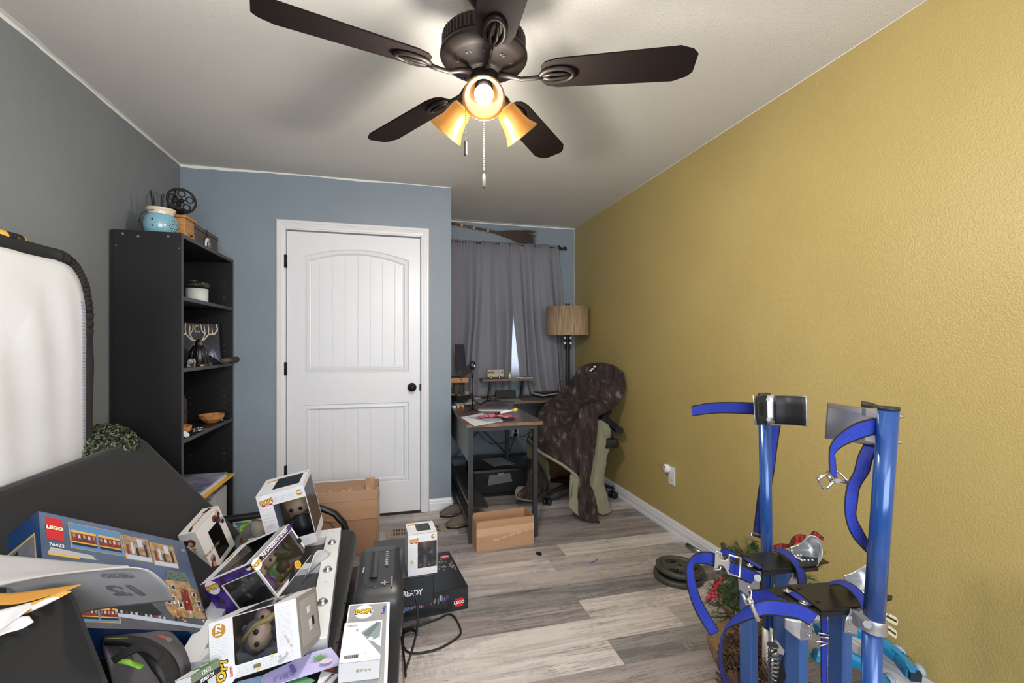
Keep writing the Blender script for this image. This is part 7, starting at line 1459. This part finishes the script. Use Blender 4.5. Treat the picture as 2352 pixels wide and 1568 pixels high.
obj('side_bracket', MB().patch([[(1.0951, 1.0605, 0.6031), (1.1168, 1.0549, 0.6043)], [(1.0975, 1.0599, 0.5906), (1.1192, 1.0543, 0.5882)], [(1.0867, 1.0627, 0.5695), (1.1144, 1.0555, 0.5658)], [(1.0867, 1.0627, 0.5483), (1.1168, 1.0549, 0.5459)]], 6, 14), K['alu'], s1, solid=.006)
obj('bolt', MB().tube([(0.9688, 1.0465, 0.6025), (0.965, 1.0424, 0.605)], .009, 14), K['screw'], s1)
# spring unit of the far stilt
SA, SB = (1.0421, 1.0741, 0.3792), (1.0445, 1.0735, 0.2398)
obj('spring_core', MB().tube([SA, SB], .006, 10), K['steel'], s1)
sa, sb = V((1.0469, 1.0729, 0.3642)), V((1.0493, 1.0723, 0.1901)); nn = 230; u1 = V((1, 0, 0)); u2 = V((0, 1, 0))
obj('coil_spring', MB().tube([sa.lerp(sb, i/nn)+u1*.012*math.cos(i*2*PI/16)+u2*.012*math.sin(i*2*PI/16) for i in range(nn+1)], .0028, 6), K['screw'], s1)
obj('spring_washer', MB().tube([(1.0457, 1.0732, 0.3891), (1.0457, 1.0732, 0.3854)], .015, 16).tube([(1.0445, 1.0735, 0.3742), (1.0493, 1.0723, 0.3617)], .013, 14), K['screw'], s1)
obj('spring_mount', MB().slab([(1.0735, 1.097, 0.3719), (1.0834, 1.0945, 0.3795), (1.1031, 1.0894, 0.3515), (1.1007, 1.09, 0.3388), (1.0785, 1.0957, 0.3465)], .01, nrm=(-.3, -1, 0)), K['alu'], s1)
# near stilt
obj('leg_tube', MB().tube([(1.0194, 0.7392, 1.1076), (0.9888, 0.7471, 0.6621)], .0190, 30), BLU, s2)
obj('lower_tube', MB().tube([(0.9861, 0.7478, 0.6417), (.974, .750, .05)], .0182, 28), BLU, s2)
obj('tube_cap', MB().tube([(1.0194, 0.7392, 1.1132), (1.0194, 0.7392, 1.1067)], .0195, 24), RUB, s2)
for y_, x_ in ((955, 2067), (1014, 2062)):
    a = V({955: (1.0347, 0.7353, 1.0937), 1014: (1.0311, 0.7362, 1.0389)}[y_]); b_ = V({955: (1.0436, 0.7278, 1.0936), 1014: (1.0392, 0.729, 1.0391)}[y_])
    obj('bolt', MB().tube([a, a.lerp(b_, .55)], .0065, 6, smooth=False).tube([a.lerp(b_, .5), b_], .0042, 12), K['screw'], s2)
obj('calf_cuff', MB().patch([[(1.0938, 0.8543, 1.1103), (1.0909, 0.8292, 1.1092), (1.0672, 0.7889, 1.107), (1.0296, 0.7676, 1.1072), (1.029, 0.7987, 1.1031), (1.053, 0.8648, 1.0997), (1.0951, 0.9469, 1.0947)], [(1.0938, 0.8543, 1.0155), (1.0889, 0.8297, 1.0166), (1.0643, 0.7896, 1.0222), (1.024, 0.769, 1.0268), (1.029, 0.7987, 1.0203), (1.0479, 0.8661, 1.0134), (1.0885, 0.9486, 1.0013)]], 50, 6), K['alu'], s2, solid=.0025)
obj('cuff_pad', MB().patch([[(1.0809, 0.8421, 1.1111), (1.0788, 0.822, 1.1105), (1.0708, 0.7983, 1.1067)], [(1.0809, 0.8421, 1.0706), (1.0788, 0.822, 1.0717), (1.0708, 0.7983, 1.0738)]], 12, 4), RUB, s2, solid=.005)
for a, b_ in (((1989,939), (2026,959)), ((1986,1000), (2022,1016))): pass
obj('spacer_block', MB().slab([(1.0027, 0.7745, 1.1043), (1.012, 0.7463, 1.1069), (1.0102, 0.7467, 1.0892), (1.0027, 0.7745, 1.0881)], .02, nrm=(-.5, -.86, 0)), K['alu'], s2)
obj('spacer_block', MB().slab([(1.0018, 0.7747, 1.0431), (1.0075, 0.7474, 1.0528), (1.0066, 0.7477, 1.036), (0.9999, 0.7752, 1.0345)], .02, nrm=(-.5, -.86, 0)), K['alu'], s2)
strap([((1.0215, 0.7542, 1.0866), (1.0178, 0.7551, 1.0527)), ((0.9986, 0.76, 1.0857), (0.9886, 0.7626, 1.0461)), ((0.9636, 0.7639, 1.0781), (0.95, 0.7674, 1.034)), ((0.9334, 0.7665, 1.064), (0.9291, 0.7728, 1.0227)), ((0.9126, 0.7719, 1.0453), (0.9182, 0.7756, 1.0106)), ((0.9027, 0.7744, 1.0267), (0.9191, 0.7754, 0.9984)), ((0.9008, 0.7749, 1.0024), (0.9209, 0.7749, 0.9749)), ((0.9018, 0.7747, 0.9716), (0.9236, 0.7742, 0.9524))], s2, 90)
obj('buckle', MB().tube([(0.8916, 0.7669, 0.9754), (0.8684, 0.7729, 0.9615), (0.8809, 0.7697, 0.9421), (0.888, 0.7679, 0.943), (0.9006, 0.7646, 0.956), (0.9113, 0.7619, 0.9569), (0.931, 0.7568, 0.9541)], .0035, 8), K['steel'], s2)
obj('buckle_wire', MB().tube([(0.9101, 0.7828, 0.9717), (0.9283, 0.7781, 0.9717), (0.9375, 0.7758, 0.9641), (0.9358, 0.7607, 0.9535)], .0025, 8).tube([(0.8972, 0.7758, 0.967), (0.9081, 0.773, 0.952)], .004, 8).tube([(0.8992, 0.7547, 0.9599), (0.9058, 0.7602, 0.9578)], .005, 10), K['steel'], s2)
strap([((1.038, 0.8067, 1.0181), (1.0296, 0.7676, 1.0259)), ((1.0245, 0.8102, 0.9912), (1.0287, 0.7781, 0.9937)), ((1.0051, 0.8048, 0.9592), (1.0303, 0.788, 0.96)), ((0.9821, 0.8004, 0.9327), (1.0105, 0.7931, 0.9268)), ((0.9669, 0.794, 0.899), (0.995, 0.7868, 0.8971)), ((0.9697, 0.7933, 0.8555), (0.9922, 0.7875, 0.8642)), ((0.9856, 0.7892, 0.8168), (1.0062, 0.7839, 0.8333)), ((1.0193, 0.7805, 0.7782), (1.023, 0.7796, 0.8023))], s2, 90)
obj('toe_plate', MB().slab([(0.9299, 0.9782, 0.612), (0.962, 0.9831, 0.612), (1.0073, 0.9781, 0.612), (0.9911, 0.8683, 0.612), (0.9707, 0.8572, 0.612)][::-1], .004, nrm=(0, 0, 1)), PLT, s2, bevel=.001)
obj('main_plate', MB().slab([(0.9926, 0.9707, 0.62), (1.1104, 0.9539, 0.62), (1.2032, 0.8632, 0.62), (1.1877, 0.8531, 0.62), (1.0716, 0.8463, 0.62), (0.9746, 0.8584, 0.62)][::-1], .005, nrm=(0, 0, 1)), PLT, s2, bevel=.001)
obj('under_plate', MB().slab([(1.0048, 0.9543, 0.611), (1.1141, 0.9571, 0.611), (1.1544, 0.8906, 0.611), (1.0869, 0.851, 0.611), (0.979, 0.8622, 0.611)][::-1], .012, nrm=(0, 0, 1)), RUB, s2)
for p_ in ((1.0021, 0.9466, 0.621), (0.9962, 0.8867, 0.621)): obj('slot', MB().cbox(p_, (.010, .004, .001)), K['ink'], s2)
strap([((0.9639, 0.9586, 0.6165), (0.9836, 0.9579, 0.6165)), ((0.9619, 0.9237, 0.6165), (0.9872, 0.9274, 0.6165)), ((0.9597, 0.8833, 0.6165), (0.9777, 0.8843, 0.6165))], s2, 20)
for p_ in ((0.9674, 0.9487, 0.619), (0.9616, 0.8935, 0.619)): w_ = obj('washer', MB().lathe([(.003, 0), (.0105, 0), (.0105, .0015), (.003, .0015)], p_, 20).ball((p_[0], p_[1], p_[2]+.0015), .0042, 10), K['steel'], s2)
for p_ in ((0.9647, 1.0706, 0.6265),): obj('washer', MB().lathe([(.003, 0), (.009, 0), (.009, .0015), (.003, .0015)], p_, 20).ball((p_[0], p_[1], p_[2]+.0015), .004, 10), K['steel'], s1)
strap([((0.7216, 0.8778, 0.5974), (0.7456, 0.9026, 0.5897)), ((0.7269, 0.8661, 0.6115), (0.745, 0.8821, 0.619)), ((0.7293, 0.8449, 0.6306), (0.7496, 0.8603, 0.6486)), ((0.742, 0.8209, 0.6532), (0.7532, 0.8284, 0.6823)), ((0.7707, 0.8084, 0.6656), (0.7747, 0.8125, 0.6964)), ((0.8106, 0.8085, 0.6568), (0.8115, 0.8082, 0.6926)), ((0.8529, 0.8079, 0.6451), (0.8585, 0.8065, 0.6804)), ((0.8813, 0.8057, 0.6287), (0.9017, 0.8005, 0.6555))], s2, 90)
strap([((0.7331, 0.8904, 0.591), (0.7212, 0.8676, 0.6086)), ((0.7244, 0.8926, 0.569), (0.7137, 0.8695, 0.5832)), ((0.7205, 0.8936, 0.537), (0.7108, 0.8703, 0.552)), ((0.7224, 0.8931, 0.502), (0.7156, 0.8691, 0.5178)), ((0.7312, 0.8909, 0.467), (0.7269, 0.8661, 0.4856)), ((0.7486, 0.8864, 0.417), (0.7496, 0.8603, 0.4368))], s2)
strap([((0.874, 0.9728, 0.6167), (0.8783, 0.9717, 0.5856)), ((0.8853, 0.9493, 0.633), (0.8853, 0.9493, 0.5992)), ((0.8905, 0.9273, 0.6427), (0.8905, 0.9273, 0.6169)), ((0.9001, 0.9042, 0.6345), (0.895, 0.9055, 0.6155))], s2, 30)
strap([((1.0729, 0.9216, 0.6311), (1.1017, 0.9452, 0.6255)), ((1.0377, 0.8687, 0.665), (1.0924, 0.9063, 0.6518)), ((1.0323, 0.8392, 0.6696), (1.0909, 0.8757, 0.6566)), ((1.0403, 0.8268, 0.6546), (1.0928, 0.8546, 0.6492)), ((1.0442, 0.8206, 0.6382), (1.094, 0.8439, 0.6317)), ((1.0521, 0.8237, 0.608), (1.0879, 0.8352, 0.6001))], s2)
obj('buckle_bar', MB().tube([(0.728, 0.8091, 0.7094), (0.7342, 0.8075, 0.6909), (0.7458, 0.8045, 0.6614)], [.003, .004, .0048], 8).tube([(0.7219, 0.8209, 0.7113), (0.7272, 0.8144, 0.6918)], .0035, 8), BKM, s2)
obj('buckle_wire', MB().tube([(0.7375, 0.8221, 0.7283), (0.7384, 0.8219, 0.7208), (0.7438, 0.8205, 0.7142), (0.7344, 0.8126, 0.7066), (0.7389, 0.8114, 0.6983), (0.7342, 0.8075, 0.6909)], .0020, 8).ball((0.728, 0.8091, 0.7011), .007, 10), K['steel'], s2)
obj('side_bracket', MB().patch([[(0.8833, 0.8723, 0.607), (0.9024, 0.8571, 0.609), (0.9098, 0.85, 0.61)], [(0.8833, 0.8723, 0.5887), (0.8946, 0.8591, 0.5847), (0.9059, 0.851, 0.5859)], [(0.8853, 0.8718, 0.5846), (0.8965, 0.8586, 0.5726), (0.9069, 0.8508, 0.5648)]], 14, 10), K['alu'], s2, solid=.003)
obj('side_bracket', MB().slab([(0.9112, 0.8548, 0.6049), (0.9112, 0.8548, 0.5605), (0.9401, 0.8526, 0.5593), (0.943, 0.8518, 0.5968)], .004, nrm=(0, -1, 0)), K['alu'], s2)
for p_ in ((0.9264, 0.8458, 0.5939), (0.9254, 0.846, 0.5748)): obj('rivet', MB().ball(p_, .0042, 8), K['screw'], s2)
obj('side_bracket', MB().patch([[(1.0515, 0.8548, 0.6171), (1.0677, 0.8507, 0.6181)], [(1.0515, 0.8548, 0.6046), (1.0677, 0.8507, 0.6025)], [(1.0367, 0.8535, 0.5909), (1.0638, 0.8465, 0.593)], [(1.0347, 0.854, 0.5618), (1.0658, 0.846, 0.5566)]], 10, 18), K['alu'], s2, solid=.006)
for p_ in ((1.0439, 0.8465, 0.5856), (1.0429, 0.8467, 0.565)): obj('rivet', MB().ball(p_, .004, 8), K['screw'], s2)
ca = V((0.9879, 0.7473, 0.6509)); cd = (V((1.0194, 0.7392, 1.1076))-V((0.9888, 0.7471, 0.6621))).normalized()
obj('tube_clamp', MB().tube([ca-cd*.014, ca+cd*.014], .0245, 30), K['alu'], s2, bevel=.001)
obj('clamp_ear', MB().slab([(0.9569, 0.7501, 0.6642), (0.9537, 0.7303, 0.6762), (0.9556, 0.7247, 0.6621), (0.9514, 0.7412, 0.6473)], .022, nrm=(-.4, -.9, 0)), K['alu'], s2, bevel=.002)
obj('clamp_ear', MB().slab([(0.9734, 0.7717, 0.6576), (0.9745, 0.7611, 0.6645), (0.9727, 0.7616, 0.6336), (0.9716, 0.7722, 0.6302)], .018, nrm=(-.4, -.9, 0)), K['alu'], s2, bevel=.002)
obj('clamp_bolt', MB().tube([(0.9401, 0.7235, 0.6706), (0.9502, 0.7312, 0.6644)], .008, 6, smooth=False), K['screw'], s2)
for k, (pa, pb) in enumerate((((1.0407, 0.7647, 0.6517), (1.1006, 0.7803, 0.6181)), ((1.0407, 0.7647, 0.6268), (1.0987, 0.7808, 0.5886)))):
    a, b_ = V(pa), V(pb); d = (b_-a).normalized(); s_ = V((.15, .2, 1)); s_ = (s_-d*s_.dot(d)).normalized()*.0085; e_ = b_-d*.008
    out = [a+s_, e_+s_, b_+s_*.5, b_-s_*.5, e_-s_, a-s_]; obj('slotted_tab', MB().slab(out, .002), pm('zinc_yellow', (206, 204, 182), .4, .3), s2)
    obj('slot', MB().slab([a+s_*.25+d*.006, e_+s_*.25, e_-s_*.25, a-s_*.25+d*.006], .0024), K['ink'], s2)
obj('hex_bolt', MB().tube([(1.0166, 0.8019, 0.6438), (0.9962, 0.7762, 0.6517)], .006, 8).tube([(1.0407, 0.7647, 0.6574), (1.0444, 0.7637, 0.6536)], .007, 8), K['screw'], s2)
strap([((1.0231, 0.9035, 0.5821), (1.0399, 0.8992, 0.5821)), ((1.0242, 0.9032, 0.5227), (1.0409, 0.8989, 0.5227)), ((1.0242, 0.9032, 0.4578), (1.0399, 0.8992, 0.4578)), ((1.0252, 0.9029, 0.4059), (1.0388, 0.8994, 0.4124)), ((1.0273, 0.9024, 0.3497), (1.0388, 0.8994, 0.3497))], s2, 30)
obj('strap_slider', MB().tube([(1.0089, 0.8968, 0.5366), (1.0338, 0.8904, 0.5323), (1.0338, 0.8904, 0.5237), (1.0099, 0.8965, 0.528)], .0025, 8, closed=True).tube([(1.0047, 0.8979, 0.5162), (1.0338, 0.8904, 0.5119), (1.012, 0.896, 0.5044), (1.0058, 0.8976, 0.5055)], .0025, 8, closed=True), K['steel'], s2)
obj('hanging_strap', MB().patch([[(1.0164, 0.9981, 0.3542), (1.0096, 0.9999, 0.3951), (1.0142, 0.9987, 0.4184)], [(0.987, 1.0057, 0.3017), (0.9938, 1.004, 0.3484), (1.0062, 1.0007, 0.4068)]], 12, 4), [EDG], s1, solid=.002)

# ------------------------------------------------------------------ weight plates and bar
IR = pm('grey_iron_plate', (74, 74, 69), .45, .2, bump=(80, .2, .001))
def plate(cx2, cy2, z, R_, h, lab, M=None, holes=3, txt=None):
    M = M or Matrix.Translation((cx2, cy2, z)); t = thing('weight_plate', lab, 'weight plate', M=M)
    mb = MB(); n = 72; hr = R_*.19; rr0 = R_*.53
    # top annuli with three hand-hold openings
    def inhole(r_, a):
        for k in range(holes):
            c = math.radians(100+120*k); da = (a-c+PI) % (2*PI)-PI
            if (r_*math.sin(da)/(R_*.29))**2+((r_*math.cos(da)-rr0)/(R_*.19))**2 < 1 and math.cos(da) > 0: return True
        return False
    rad = [R_*f for f in (.10, .17, .24, .31, .38, .43, .48, .53, .58, .63, .68, .74, .80)]
    zt = lambda r_: h*.72 if .2*R_ < r_ < .78*R_ else h
    for i in range(len(rad)-1):
        for j in range(n):
            a0, a1 = 2*PI*j/n, 2*PI*(j+1)/n; rm = (rad[i]+rad[i+1])/2
            if inhole(rm, (a0+a1)/2): 
                for (rA, rB, aA, aB) in ():
                    pass
                continue
            q = [(rad[i], a0), (rad[i+1], a0), (rad[i+1], a1), (rad[i], a1)]
            mb.add([M @ V((r_*math.cos(a), r_*math.sin(a), zt(r_))) for r_, a in q], [(0, 1, 2, 3)], 0)
            mb.add([M @ V((r_*math.cos(a), r_*math.sin(a), h*.2)) for r_, a in q], [(3, 2, 1, 0)], 0)
            for dr in (-1, 1):
                r2 = (rad[i]+rad[i+1])/2+dr*(rad[i+1]-rad[i]) if 0 else rm+dr*(R_*.06)
                if inhole(r2, (a0+a1)/2):
                    rr_ = rad[i+1] if dr > 0 else rad[i]
                    mb.add([M @ V((rr_*math.cos(a0), rr_*math.sin(a0), zt(rr_))), M @ V((rr_*math.cos(a1), rr_*math.sin(a1), zt(rr_))), M @ V((rr_*math.cos(a1), rr_*math.sin(a1), h*.2)), M @ V((rr_*math.cos(a0), rr_*math.sin(a0), h*.2))], [(0, 1, 2, 3)], 0)
            for ds, av in ((-1, a0), (1, a1)):
                if inhole(rm, (a0+a1)/2+ds*2*PI/n):
                    mb.add([M @ V((rad[i]*math.cos(av), rad[i]*math.sin(av), zt(rm))), M @ V((rad[i+1]*math.cos(av), rad[i+1]*math.sin(av), zt(rm))), M @ V((rad[i+1]*math.cos(av), rad[i+1]*math.sin(av), h*.2)), M @ V((rad[i]*math.cos(av), rad[i]*math.sin(av), h*.2))], [(0, 1, 2, 3)], 0)
    mb.lathe([(R_*.80, h*.72), (R_*.82, h), (R_*.96, h), (R_, h*.85), (R_, h*.15), (R_*.96, 0), (R_*.80, 0), (R_*.80, h*.25)], n=n, M=M)
    mb.lathe([(R_*.10, h), (R_*.10, 0), (R_*.2, 0), (R_*.2, h*.2)], n=36, M=M)
    obj('plate_body', mb, IR, t)
    if txt:
        for s_, a in txt: text(s_, R_*.26, M @ Matrix.Rotation(a, 4, 'Z') @ Matrix.Translation((0, R_*.52, h*.73)), pm('raised_iron', (80, 80, 76), .4, .5), t, ext=.001, bold=.0004)
    return t
pc = (1.4731, 2.1421, 0.03)
plate(pc[0], pc[1], 0, .128, .026, 'lower dark iron weight plate of the two stacked on floor')
pc2 = (1.4899, 2.1548, 0.05)
Mp = Matrix.Translation((pc2[0], pc2[1], .030)) @ Matrix.Rotation(.05, 4, 'Y')
plate(0, 0, 0, .125, .026, 'upper iron weight plate with three hand holes, on top of stack', Mp, txt=[('10 LB', -2.9), ('10 LB', .2)])
Ms = Matrix.Translation((1.6068, 1.939, 0.12)) @ Matrix.Rotation(math.radians(-35), 4, 'Z') @ Matrix.Rotation(math.radians(78), 4, 'Y')
plate(0, 0, 0, .125, .022, 'dark iron weight plate standing on edge behind the christmas tree', Ms)
bar0, bar1 = V((1.7272, 2.4235, 0.025)), V((1.7582, 2.1491, 0.025))
t = thing('dumbbell_bar', 'steel dumbbell bar lying along the baseboard behind plates', 'bar', bar0)
obj('sleeve', MB().tube([bar0, bar0.lerp(bar1, .45)], .014, 16), K['screw'], t); obj('shaft', MB().tube([bar0.lerp(bar1, .45), bar1], .011, 14), K['steel'], t)

# ------------------------------------------------------------------ small christmas tree in burlap
tree = thing('christmas_tree', 'small pine tree in burlap with red plaid bow behind the stilts', 'tree', (1.32, 1.42, 0))
burl = pm('burlap', (150, 122, 88), .95, bump=(260, 1, .003), var=(120, (126, 98, 66), .15))
tcx, tcy = 1.33, 1.46
def sack(u, v):
    a = 2*PI*u; f = [.10, .145, .15, .12, .07, .11, .13]; k = v*(len(f)-1); i = min(int(k), len(f)-2); r_ = f[i]+(f[i+1]-f[i])*(k-i)
    r_ += .010*math.sin(a*5+v*4)+.006*math.sin(a*11); return V((tcx+r_*math.cos(a), tcy+r_*math.sin(a), .0+.27*v))
obj('burlap_sack', MB().grid(sack, 60, 24), burl, tree, solid=.004)
obj('burlap_tie', MB().tube([(tcx+.085*math.cos(2*PI*i/24), tcy+.085*math.sin(2*PI*i/24), .185+.004*math.sin(i)) for i in range(24)], .008, 8, closed=True).tube([(tcx-.08, tcy-.04, .185), (tcx-.11, tcy-.06, .21), (tcx-.10, tcy-.08, .16), (tcx-.08, tcy-.05, .18)], .007, 8), burl, tree)
r = random.Random(12); nm_ = [pm('pine_dark', (34, 54, 36), .7), pm('pine_green', (62, 92, 52), .7), pm('pine_tip', (120, 128, 66), .7)]
mb = MB(); bt = MB(); bt.tube([(tcx, tcy, .2), (tcx, tcy, .46)], [.012, .005], 8)
def sprig(base, d, L_, n, wd):
    d = d.normalized(); side = d.orthogonal().normalized()
    bt.tube([base, base+d*L_*.6+V((0, 0, -.0)), base+d*L_], [.003, .002, .001], 5)
    for i in range(n):
        f = r.uniform(.1, 1); q = base+d*L_*f; a = r.uniform(0, 2*PI); s_ = side.copy(); s_.rotate(Matrix.Rotation(a, 3, d))
        e_ = q+(s_*.8+d*.75).normalized()*r.uniform(.6, 1)*wd; w_ = d.cross(s_)*.0009
        mb.add([q-w_, q+w_, e_+w_*.3, e_-w_*.3], [(0, 1, 2, 3)], 2 if r.random() < .12 else r.choice([0, 0, 1, 1]))
for k in range(120):
    z = r.uniform(.20, .43); f = (z-.2)/.23; L_ = .155*(1-f*.55)+.02; a = r.uniform(0, 2*PI)
    d = V((math.cos(a), math.sin(a), .25+.3*f+r.uniform(-.35, .2))); sprig(V((tcx, tcy, z)), d, L_, 85, .030)
for tgt in ((1.2431, 1.3528, 0.5164), (1.4457, 1.3007, 0.411), (1.4427, 1.2808, 0.3983), (1.5061, 1.3264, 0.4777), (1.0529, 1.3295, 0.4322), (1.0532, 1.3191, 0.3932), (1.0466, 1.3001, 0.3679), (1.5091, 1.3256, 0.438), (1.3983, 1.2716, 0.4391), (1.1031, 1.3269, 0.4419), (1.0537, 1.2777, 0.4297), (1.0745, 1.2723, 0.3579)):
    b0 = V((tcx, tcy, max(.3, tgt[2]-.04))); dd = V(tgt)-b0; sprig(b0, dd, dd.length, 170, .034)
obj('needles', mb, nm_, tree, kind='stuff'); obj('branches', bt, pm('pine_bark', (80, 66, 50), .9), tree)
plaid = bpy.data.materials.new('buffalo_plaid'); plaid.use_nodes = True; n = plaid.node_tree.nodes; l = plaid.node_tree.links; b0 = n['Principled BSDF']; b0.inputs['Roughness'].default_value = .6
g = n.new('ShaderNodeNewGeometry'); ck1 = n.new('ShaderNodeTexChecker'); ck1.inputs['Scale'].default_value = 90; ck1.inputs['Color1'].default_value = lin((170, 32, 44)); ck1.inputs['Color2'].default_value = lin((48, 14, 20)); l.new(g.outputs['Position'], ck1.inputs['Vector']); l.new(ck1.outputs['Color'], b0.inputs['Base Color'])
bow = obj('plaid_bow', MB().patch([[(1.2549, 1.2878, 0.5523), (1.2712, 1.2733, 0.5672), (1.3084, 1.2741, 0.5598)], [(1.235, 1.262, 0.5569), (1.2509, 1.2476, 0.5643), (1.2916, 1.2577, 0.5583)]], 10, 6).patch([[(1.3112, 1.2733, 0.5613), (1.3143, 1.2622, 0.5879), (1.3344, 1.257, 0.5983), (1.3633, 1.2599, 0.5926)], [(1.2748, 1.2414, 0.5686), (1.2775, 1.2201, 0.5876), (1.2942, 1.2158, 0.5933), (1.3314, 1.2372, 0.5832)]], 12, 8).patch([[(1.3864, 1.254, 0.6016), (1.3951, 1.2517, 0.6061), (1.4005, 1.24, 0.5983), (1.4134, 1.2367, 0.5909)], [(1.3689, 1.2481, 0.5939), (1.3711, 1.2269, 0.5979), (1.3915, 1.232, 0.5848), (1.4091, 1.2378, 0.579)]], 10, 6), plaid, tree, solid=.003)
obj('plaid_ribbon', MB().patch([[(1.0775, 1.3128, 0.4595), (1.0535, 1.3087, 0.4602), (1.0393, 1.3123, 0.4456), (1.0241, 1.3059, 0.4261), (0.9884, 1.2945, 0.4082)], [(1.0663, 1.2951, 0.461), (1.0356, 1.2823, 0.4641), (1.0301, 1.2837, 0.444), (1.0218, 1.2755, 0.428), (1.0053, 1.2695, 0.4122)]], 24, 8, disp=.006, dscale=30), plaid, tree, solid=.003)
# pine cones
pcm = pm('pine_cone_brown', (104, 78, 62), .8, var=(60, (78, 56, 44), .2)); pct = pm('pine_cone_tip', (150, 122, 98), .8)
def cone(c, ax, R_, H_, lab):
    ax = V(ax).normalized(); M = frame(c, ax.orthogonal(), ax.cross(ax.orthogonal())); t = thing('pine_cone', lab, 'pine cone', M=M, group='large pine cones below the tree')
    obj('core', MB().ball((0, 0, 0), R_*.55, 12, 0, (1, 1, H_/R_*.9)), pcm, t, world=False)
    N_ = 110; me = None
    for i in range(N_):
        f = (i+.5)/N_; z = H_*(2*f-1); rr_ = R_*math.sqrt(max(.03, 1-(2*f-1)**2))*.95; a = i*2.39996
        if me is None:
            mb = MB(); mb.add([(0, -.006, 0), (.55, -.5, .10), (1, -.30, .30), (1.05, 0, .38), (1, .30, .30), (.55, .5, .10), (0, .006, 0), (.9, 0, .15)], [(0, 1, 7, 6), (1, 2, 3, 7), (7, 3, 4, 5), (6, 7, 5), (0, 6, 5, 4, 3, 2, 1)])
            o = obj('scale', mb, pcm, t, world=False, solid=.08, off=0); me = o.data
        else:
            o = bpy.data.objects.new('scale', me); C.objects.link(o); o.parent = t; WM[o.name] = WM[t.name]; m_ = o.modifiers.new('solid', 'SOLIDIFY'); m_.thickness = .08; m_.offset = 0
        s_ = R_*.42
        o.matrix_local = Matrix.Rotation(a, 4, 'Z') @ Matrix.Translation((rr_*.62, 0, z*.88)) @ Matrix.Rotation(-(2*f-1)*.7, 4, 'Y') @ Matrix.Diagonal((s_, s_, s_, 1))
cone((1.0304, 1.2011, 0.2721), (.1, -.2, 1), .052, .055, 'large brown pine cone left of the far stilt strut, upper one')
cone((0.9818, 1.1516, 0.2455), (.3, -.2, 1), .048, .05, 'large brown pine cone left of far stilt strut, lower one')
cone((1.1927, 1.2419, 0.2287), (-.3, -.3, 1), .046, .05, 'brown pine cone seen between the far stilt tubes, upper')
cone((1.1462, 1.2022, 0.2002), (.3, -.3, .8), .045, .05, 'brown pine cone seen between far stilt tubes, lower')
obj('pine_cone_tray', MB().lathe([(.001, 0), (.15, 0), (.17, .06), (.165, .06), (.145, .008), (.001, .008)], (1.27, 1.20, 0), 30), pm('dark_wicker', (64, 50, 40), .8), label='low dark round tray on the floor holding the pine cones', cat='tray')

# ------------------------------------------------------------------ turquoise exercise hoop
HP = pm('hoop_turquoise', (36, 132, 182), .3, coat=.4); HN = pm('hoop_nodule_grey', (150, 166, 184), .5); HA = pm('hoop_aqua', (110, 176, 176), .45); HD = pm('hoop_dark', (24, 44, 60), .5)
hoop = thing('exercise_hoop', 'turquoise segmented exercise hoop with grey nodules beside ochre wall', 'hoop', (1.55, 1.2, 0))
arc = [V(p) for p in ((1.5505, 1.3856, 0.16), (1.6325, 1.3754, 0.17), (1.7056, 1.3239, 0.17), (1.7179, 1.2472, 0.16), (1.697, 1.1642, 0.15), (1.6369, 1.0823, 0.14))]
arc2 = [V(p) for p in ((1.4788, 1.334, 0.12), (1.492, 1.2901, 0.1), (1.6492, 1.3206, 0.1), (1.6422, 1.2514, 0.1), (1.6006, 1.1761, 0.1), (1.5307, 1.0982, 0.1))]
def hoopseg(a, b_):
    d = (b_-a).normalized(); L_ = (b_-a).length; up = V((0, 0, 1)); x = d.cross(up).normalized(); z = x.cross(d); M = Matrix((x, d, z)).transposed().to_4x4(); M.translation = a
    s_ = obj('segment', MB().prism([(-.022, 0), (-.010, .022), (.012, .024), (.022, .010), (.022, -.016), (.0, -.024), (-.018, -.018)], 0.004, L_-.004, 0, M @ Matrix.Rotation(-PI/2, 4, 'X') @ Matrix.Diagonal((1, -1, 1, 1))), HP, hoop, bevel=.003)
    sm = M @ Matrix.Translation((-.024, 0, .002))
    obj('screw', MB().ball(sm @ V((0, L_*.22, 0)), .0045, 8).ball(sm @ V((0, L_*.78, 0)), .0045, 8), K['steel'], s_)
    obj('slot', MB().cbox((-.021, L_*.5, .004), (.004, .014, .006), 0, M), HD, s_)
    obj('link', MB().box((-.016, L_-.010, -.014), (.016, L_+.010, .016), 0, M), HD, s_)
    obj('ridge', MB().box((.004, L_*.75, .018), (.020, L_*1.15, .026), 0, M), HP, s_, bevel=.002)
    obj('nodule', MB().ball(M @ V((-.036, L_*.5, -.006)), .019, 14, 0, (.8, 1.3, .9), M.to_3x3().to_4x4()), HN, hoop)
    obj('nodule', MB().ball(M @ V((-.048, L_*.1, -.034)), .014, 12, 0, (.9, 1.2, .9), M.to_3x3().to_4x4()), HA, hoop)
def resample(A, step):
    out = [A[0]]; acc = 0
    dense = []
    for a, b_ in zip(A, A[1:]):
        for i in range(20): dense.append(a.lerp(b_, i/20))
    for p in dense:
        if (p-out[-1]).length >= step: out.append(p)
    return out
for A in (arc, arc2):
    Q = resample(A, .072)
    for a, b_ in zip(Q, Q[1:]): hoopseg(a, b_)
# wall plate far off in the corner shade: done
flush_text()
